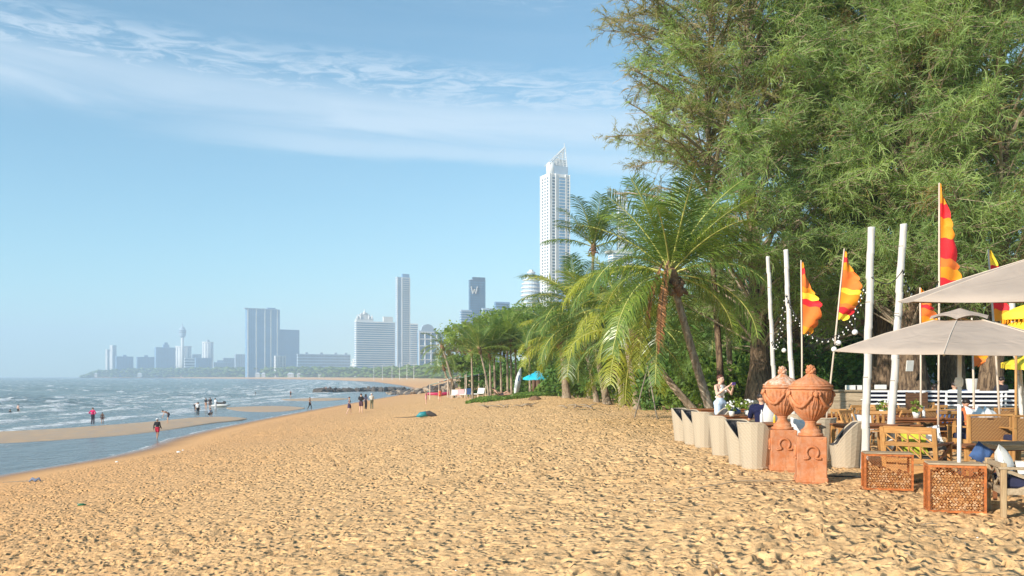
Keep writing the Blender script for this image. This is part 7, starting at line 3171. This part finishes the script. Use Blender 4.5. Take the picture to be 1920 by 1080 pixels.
def shade(label, px, y, d, w, h, rot, mat):
    v = at(px, d, 0)
    g = gz(v.x, d)
    zt = zat(y, d)
    t = thing('sunshade', label, 'sunshade', (v.x, d, g), rot, 'slanting canvas sunshades')
    n = 8
    V, Fq = [], []
    for i in range(n + 1):
        for j in range(4):
            u, k = i / n, j / 3
            V.append(((u - .5) * w, (k - .5) * 2.2, zt - g + h * (u - .5) - .12 * math.sin(u * math.pi) - .05 * math.sin(k * math.pi)))
    for i in range(n):
        for j in range(3):
            a = i * 4 + j
            Fq.append((a, a + 4, a + 5, a + 1))
    b = MB()
    b.smooth = True
    m = len(V)
    b.add(V + [(x, y_, z - .01) for x, y_, z in V], Fq + [tuple(m + q for q in f[::-1]) for f in Fq])
    b.build('canvas', M[mat], t)
    for i in (0, n):
        for j in (0, 3):
            x, y_, z = V[i * 4 + j]
            MB().tube([(x, y_, 0), (x, y_, z)], .03, 6).build('post', M['pole_wood'], t)


shade('pale aqua slanting sunshade furthest left', 826, 714, 98, 2.3, .8, .1, 'mint')
shade('pink slanting sunshade between the aqua and blue ones', 842, 710, 97, 2.2, .6, .1, 'pinkc')
shade('blue-green slanting sunshade nearest the palms', 868, 705, 95, 3.2, .45, .1, 'mint')
shade('small navy awning behind the blue-green sunshade', 891, 701, 90, 1.9, .15, .1, 'denim')

# the dark parasol stall goods under the shades
rs_ = random.Random(9)
for i, (px, y, cname, lab) in enumerate(((852, 727, 'linen', 'white folded lounger at the left under the sunshades'), (862, 728, 'pinkc', 'pink folded lounger under the sunshades'), (873, 728, 'linen', 'white folded lounger right of the pink one'),
                                         (884, 727, 'denim', 'blue folded lounger nearest the slim palms'), (896, 722, 'linen', 'white and blue lounger stack behind the slim palm trunks'))):
    d = 94 - i * 2
    v = at(px, d, 0)
    v.z = gz(v.x, d)
    t = thing('beach_lounger', lab, 'lounger', v, rs_.uniform(-.4, .4), 'folded loungers under the sunshades')
    MB().box((0, 0, .35), (.7, 1.7, .07), bev=.02).build('bed', M[cname], t)
    MB().box((0, .75, .62), (.7, .07, .6), (R(-25), 0, 0), bev=.02).build('headrest', M[cname], t)
    for sx in (-1, 1):
        for sy in (-1, 1):
            MB().box((sx * .3, sy * .6, .17), (.05, .05, .34)).build('leg', M['pole_wood'], t)

# surfboard
sb = MB()
sb.smooth = True
V = []
n = 26
L, Wd = 2.55, .56
out = []
for k in range(n + 1):
    u = k / n
    w = Wd / 2 * (math.sin(math.pi * min(1, u * 1.02)) ** .55) * (1 - .25 * u)
    out.append((u * L, w))
pts = [(w, z) for z, w in out] + [(-w, z) for z, w in out[::-1]]
m = len(pts)
V = [(x, -.03, z) for x, z in pts] + [(x, .03, z) for x, z in pts]
Fq = [(k, k + 1, m + k + 1, m + k) for k in range(m - 1)] + [tuple(range(m))[::-1], tuple(range(m, 2 * m))]
sb.add(V, Fq)
v = at(966, 76.5, 0)
v.z = gz(v.x, 76.5)
t = thing('surfboard', 'pale grey surfboard standing upright and leaning among the palm trunks', 'surfboard', v, 0)
so_ = sb.build('board', simple('grey_board', (.50, .54, .56), .35), t)
so_.rotation_euler = (R(-8), R(13), R(12))
st = MB().box((0, -.036, 1.55), (.10, .006, .5))
st.build('decal', M['denim'], t).rotation_euler = (R(-8), R(13), R(12))

parasol('bright cyan parasol among the palms beside the surfboard', G(at(1008, 74).x, 74), 1.2, 1.45, 1.98, 8, 0, 'cyan', (4, -2), valance=.12, group='parasols over the tables', sag=.02)
for px, w, lab in ((1001, .30, 'left brown cylinder stand under the cyan parasol'), (1009, .42, 'right thicker brown cylinder stand under the cyan parasol')):
    b = MB()
    b.smooth = True
    b.lathe([(w / 2, 0), (w / 2 * .95, .6), (w / 2, 1.25)], 14)
    tag(b.build('stump_stand', M['wood_dark'], None, G(at(px, 73).x, 73)), lab, 'stand')


def lounger():
    v = at(941, 69.5, 0)
    v.z = gz(v.x, 69.5)
    t = thing('low_lounger', 'low dark lounger at the creeper edge below the slim palms', 'lounger', v, R(90))
    MB().box((0, -.35, .30), (.62, 1.3, .06), bev=.01).build('bed', M['wood_dark'], t)
    MB().box((0, .50, .46), (.62, .7, .05), (R(32), 0, 0), bev=.01).build('backrest', M['wood_dark'], t)
    for sx in (-1, 1):
        for y in (-.9, .3):
            MB().box((sx * .27, y, .14), (.05, .05, .28)).build('leg', M['wood_dark'], t)
    person('tanned sunbather reclining on the low dark lounger', v + Vector((0, 0, -.02)), R(90), P_RECLINE, 1.7, skin='skin', bottom=(.05, .04, .05), btype='trunks', voxel=.03)


lounger()


def craft():
    v = at(415, 147, SEA)
    t = thing('water_scooter', 'small grey and white water scooter beached at the sandbar end', 'water scooter', v + Vector((0, 0, .02)), R(100))
    b = MB()
    b.smooth = True
    prof = [(-1.5, .42, .12, .30), (-.9, .50, .02, .42), (0, .50, .0, .46), (.8, .42, .04, .44), (1.4, .12, .25, .42)]
    V, Fq = [], []
    for x, w, z0, z1 in prof:
        V += [(w * .5, -x, z0), (w, -x, (z0 + z1) / 2), (w * .8, -x, z1), (-w * .8, -x, z1), (-w, -x, (z0 + z1) / 2), (-w * .5, -x, z0)]
    for i in range(4):
        for k in range(6):
            k2 = (k + 1) % 6
            Fq.append((i * 6 + k, i * 6 + k2, (i + 1) * 6 + k2, (i + 1) * 6 + k))
    Fq += [tuple(range(6))[::-1], tuple(24 + k for k in range(6))]
    b.add(V, Fq)
    b.build('hull', M['linen'], t)
    MB().box((0, .35, .62), (.36, 1.1, .30), bev=.08).build('seat', M['charcoal'], t)
    MB().box((0, -.45, .70), (.42, .5, .42), (R(-20), 0, 0), bev=.08).build('cowl', M['charcoal'], t)
    MB().tube([(-.32, -.35, .98), (0, -.42, .94), (.32, -.35, .98)], .03, 6).build('handlebar', M['rope'], t)


craft()


# small litter and finds on the sand
def litter():
    # blue-grey rag on a twig
    v = on(66, 904)
    t = thing('washed_up_rag', 'blue-grey rag tangled on a twig near the lagoon edge', 'rag', v)
    b = MB()
    b.smooth = True
    b.tube([(-.25, 0, .02), (-.12, .02, .14), (.02, -.02, .06), (.14, .02, .15), (.24, 0, .03)], [.03, .06, .07, .05, .02], 7)
    b.build('rag', simple('grey_blue_rag', (.16, .20, .30), .9), t)
    MB().tube([(-1.3, -.1, .0), (-.6, .05, .03), (-.1, 0, .05)], [.012, .02, .02], 5).build('twig', M['twig'], t)
    b = MB()
    b.smooth = True
    b.tube([(-.09, 0, .035), (.06, 0, .035), (.09, 0, .035), (.13, 0, .035)], [.035, .036, .018, .014], 10)
    tag(b.build('bottle', M['glass_green'], None, on(152, 949), (0, 0, .4)), 'green bottle lying on the sand at lower left', 'bottle')
    for px, y, s, lab in ((335, 849, .10, 'white plastic scrap on the sand below the walker in red shorts'), (343, 845, .06, 'smaller pale scrap right of the white plastic scrap'), (219, 867, .07, 'white foam crumb by the lagoon edge')):
        b = MB()
        b.ball((0, 0, s * .4), s, 7, 5, (1.3, .8, .6))
        tag(b.build('plastic_scrap', M['linen'], None, on(px, y)), lab, 'litter', 'scraps on the sand')
    v = on(797, 783)
    t = thing('kite', 'teal and black fabric kite collapsed on the sand', 'kite', v)
    b = MB()
    b.smooth = True
    b.tube([(-.55, 0, .05), (-.3, 0, .16), (0, 0, .22), (.2, 0, .10)], [.03, .17, .18, .04], 9)
    b.build('teal_half', simple('teal_nylon', (.02, .22, .26), .5), t)
    b = MB()
    b.smooth = True
    b.tube([(0, .05, .2), (.25, .05, .26), (.6, 0, .12), (.8, 0, .03)], [.16, .17, .12, .02], 9)
    b.build('black_half', M['charcoal'], t)
    b = MB()
    b.tube([(-.5, 0, .05), (-1.1, -.3, .02), (-1.9, -.45, .02)], [.03, .02, .008], 5)
    b.build('tail', M['charcoal'], t)
    # faint pale rope half buried before the urns
    pts = []
    for k in range(18):
        f = k / 17
        px, y = 1290 + (1490 - 1290) * f, 907 - 4 * f + .8 * math.sin(f * 9)
        q = at(px, gd(y))
        q.z = gz(q.x, q.y) + .02
        pts.append(q)
    b = MB()
    b.smooth = True
    b.tube(pts, .010, 6)
    tag(b.build('rope', M['wood_grey'], None), 'pale rope half buried in the sand before the urns', 'rope')
    pts = []  # dark strip laid as the front urn's cast shadow, towards the rear crate
    for k in range(10):
        f = k / 9
        px, y = 1552 + (1625 - 1552) * f, 897 + 2.5 * f
        q = at(px, gd(y))
        q.z = gz(q.x, q.y) + .04
        pts.append(q)
    b = MB()
    b.smooth = True
    b.tube(pts, .014, 6)
    tag(b.build('cable', M['rope'], None), 'dark strip standing in for the front urn shadow on the sand', 'cable')
    # grass tufts and stick
    for i, (px, y, lab) in enumerate(((874, 748, 'thin upright stick at the left end of the creeper'), (1168, 764, 'short stick beside the young yellow palm'))):
        b = MB()
        b.tube([(0, 0, -.1), (.05, 0, 1.5), (.02, 0, 2.6 if i == 0 else 1.4)], [.03, .025, .015], 6)
        tag(b.build('stick', M['twig'], None, on(px, y)), lab, 'stick', 'upright sticks')


litter()

def debris():
    """bits of twig, shell and leaf trodden into the sand"""
    rs = random.Random(21)
    for name, mat, n, label in (('twig_litter', 'twig', 170, 'dry twig bits scattered over the trampled sand'), ('shell_litter', 'linen', 70, 'small pale shell bits scattered over the trampled sand')):
        b = MB()
        for i in range(n):
            d = 7.5 + 45 * rs.random() ** 1.6
            x = rs.uniform(-.62, .55) * d
            if x - float(shore_x(d)) < 6:
                continue
            z = gz(x, d) + .02
            if name == 'twig_litter':
                a = rs.uniform(0, 6.3)
                L = rs.uniform(.05, .22)
                e = Vector((math.cos(a) * L, math.sin(a) * L, rs.uniform(-.01, .03)))
                p = Vector((x, d, z + .015))
                b.tube([p, p + e * .5 + Vector((0, 0, .012)), p + e], [.006, .005, .003], 4)
            else:
                b.ball((x, d, z), rs.uniform(.007, .015), 5, 3, (1.2, 1, .6))
        tag(b.build(name, M[mat]), label, 'litter', kind='stuff')


debris()
# ------------------------------------------------------------------ haze over the bay
def build_haze():
    b = MB().box((0, 2950, 160 - 4.5), (9200, 6700, 320))
    t = bpy.data.materials.new('haze_air')
    t.use_nodes = True
    n, l = t.node_tree.nodes, t.node_tree.links
    n.remove(n['Principled BSDF'])
    v = n.new('ShaderNodeVolumePrincipled')
    v.inputs['Color'].default_value = (0.60, 0.76, 0.93, 1)
    v.inputs['Density'].default_value = 0.00036
    v.inputs['Anisotropy'].default_value = 0.0
    l.new(v.outputs[0], n['Material Output'].inputs['Volume'])
    o = b.build('haze', t)
    tag(o, kind='stuff')


build_haze()
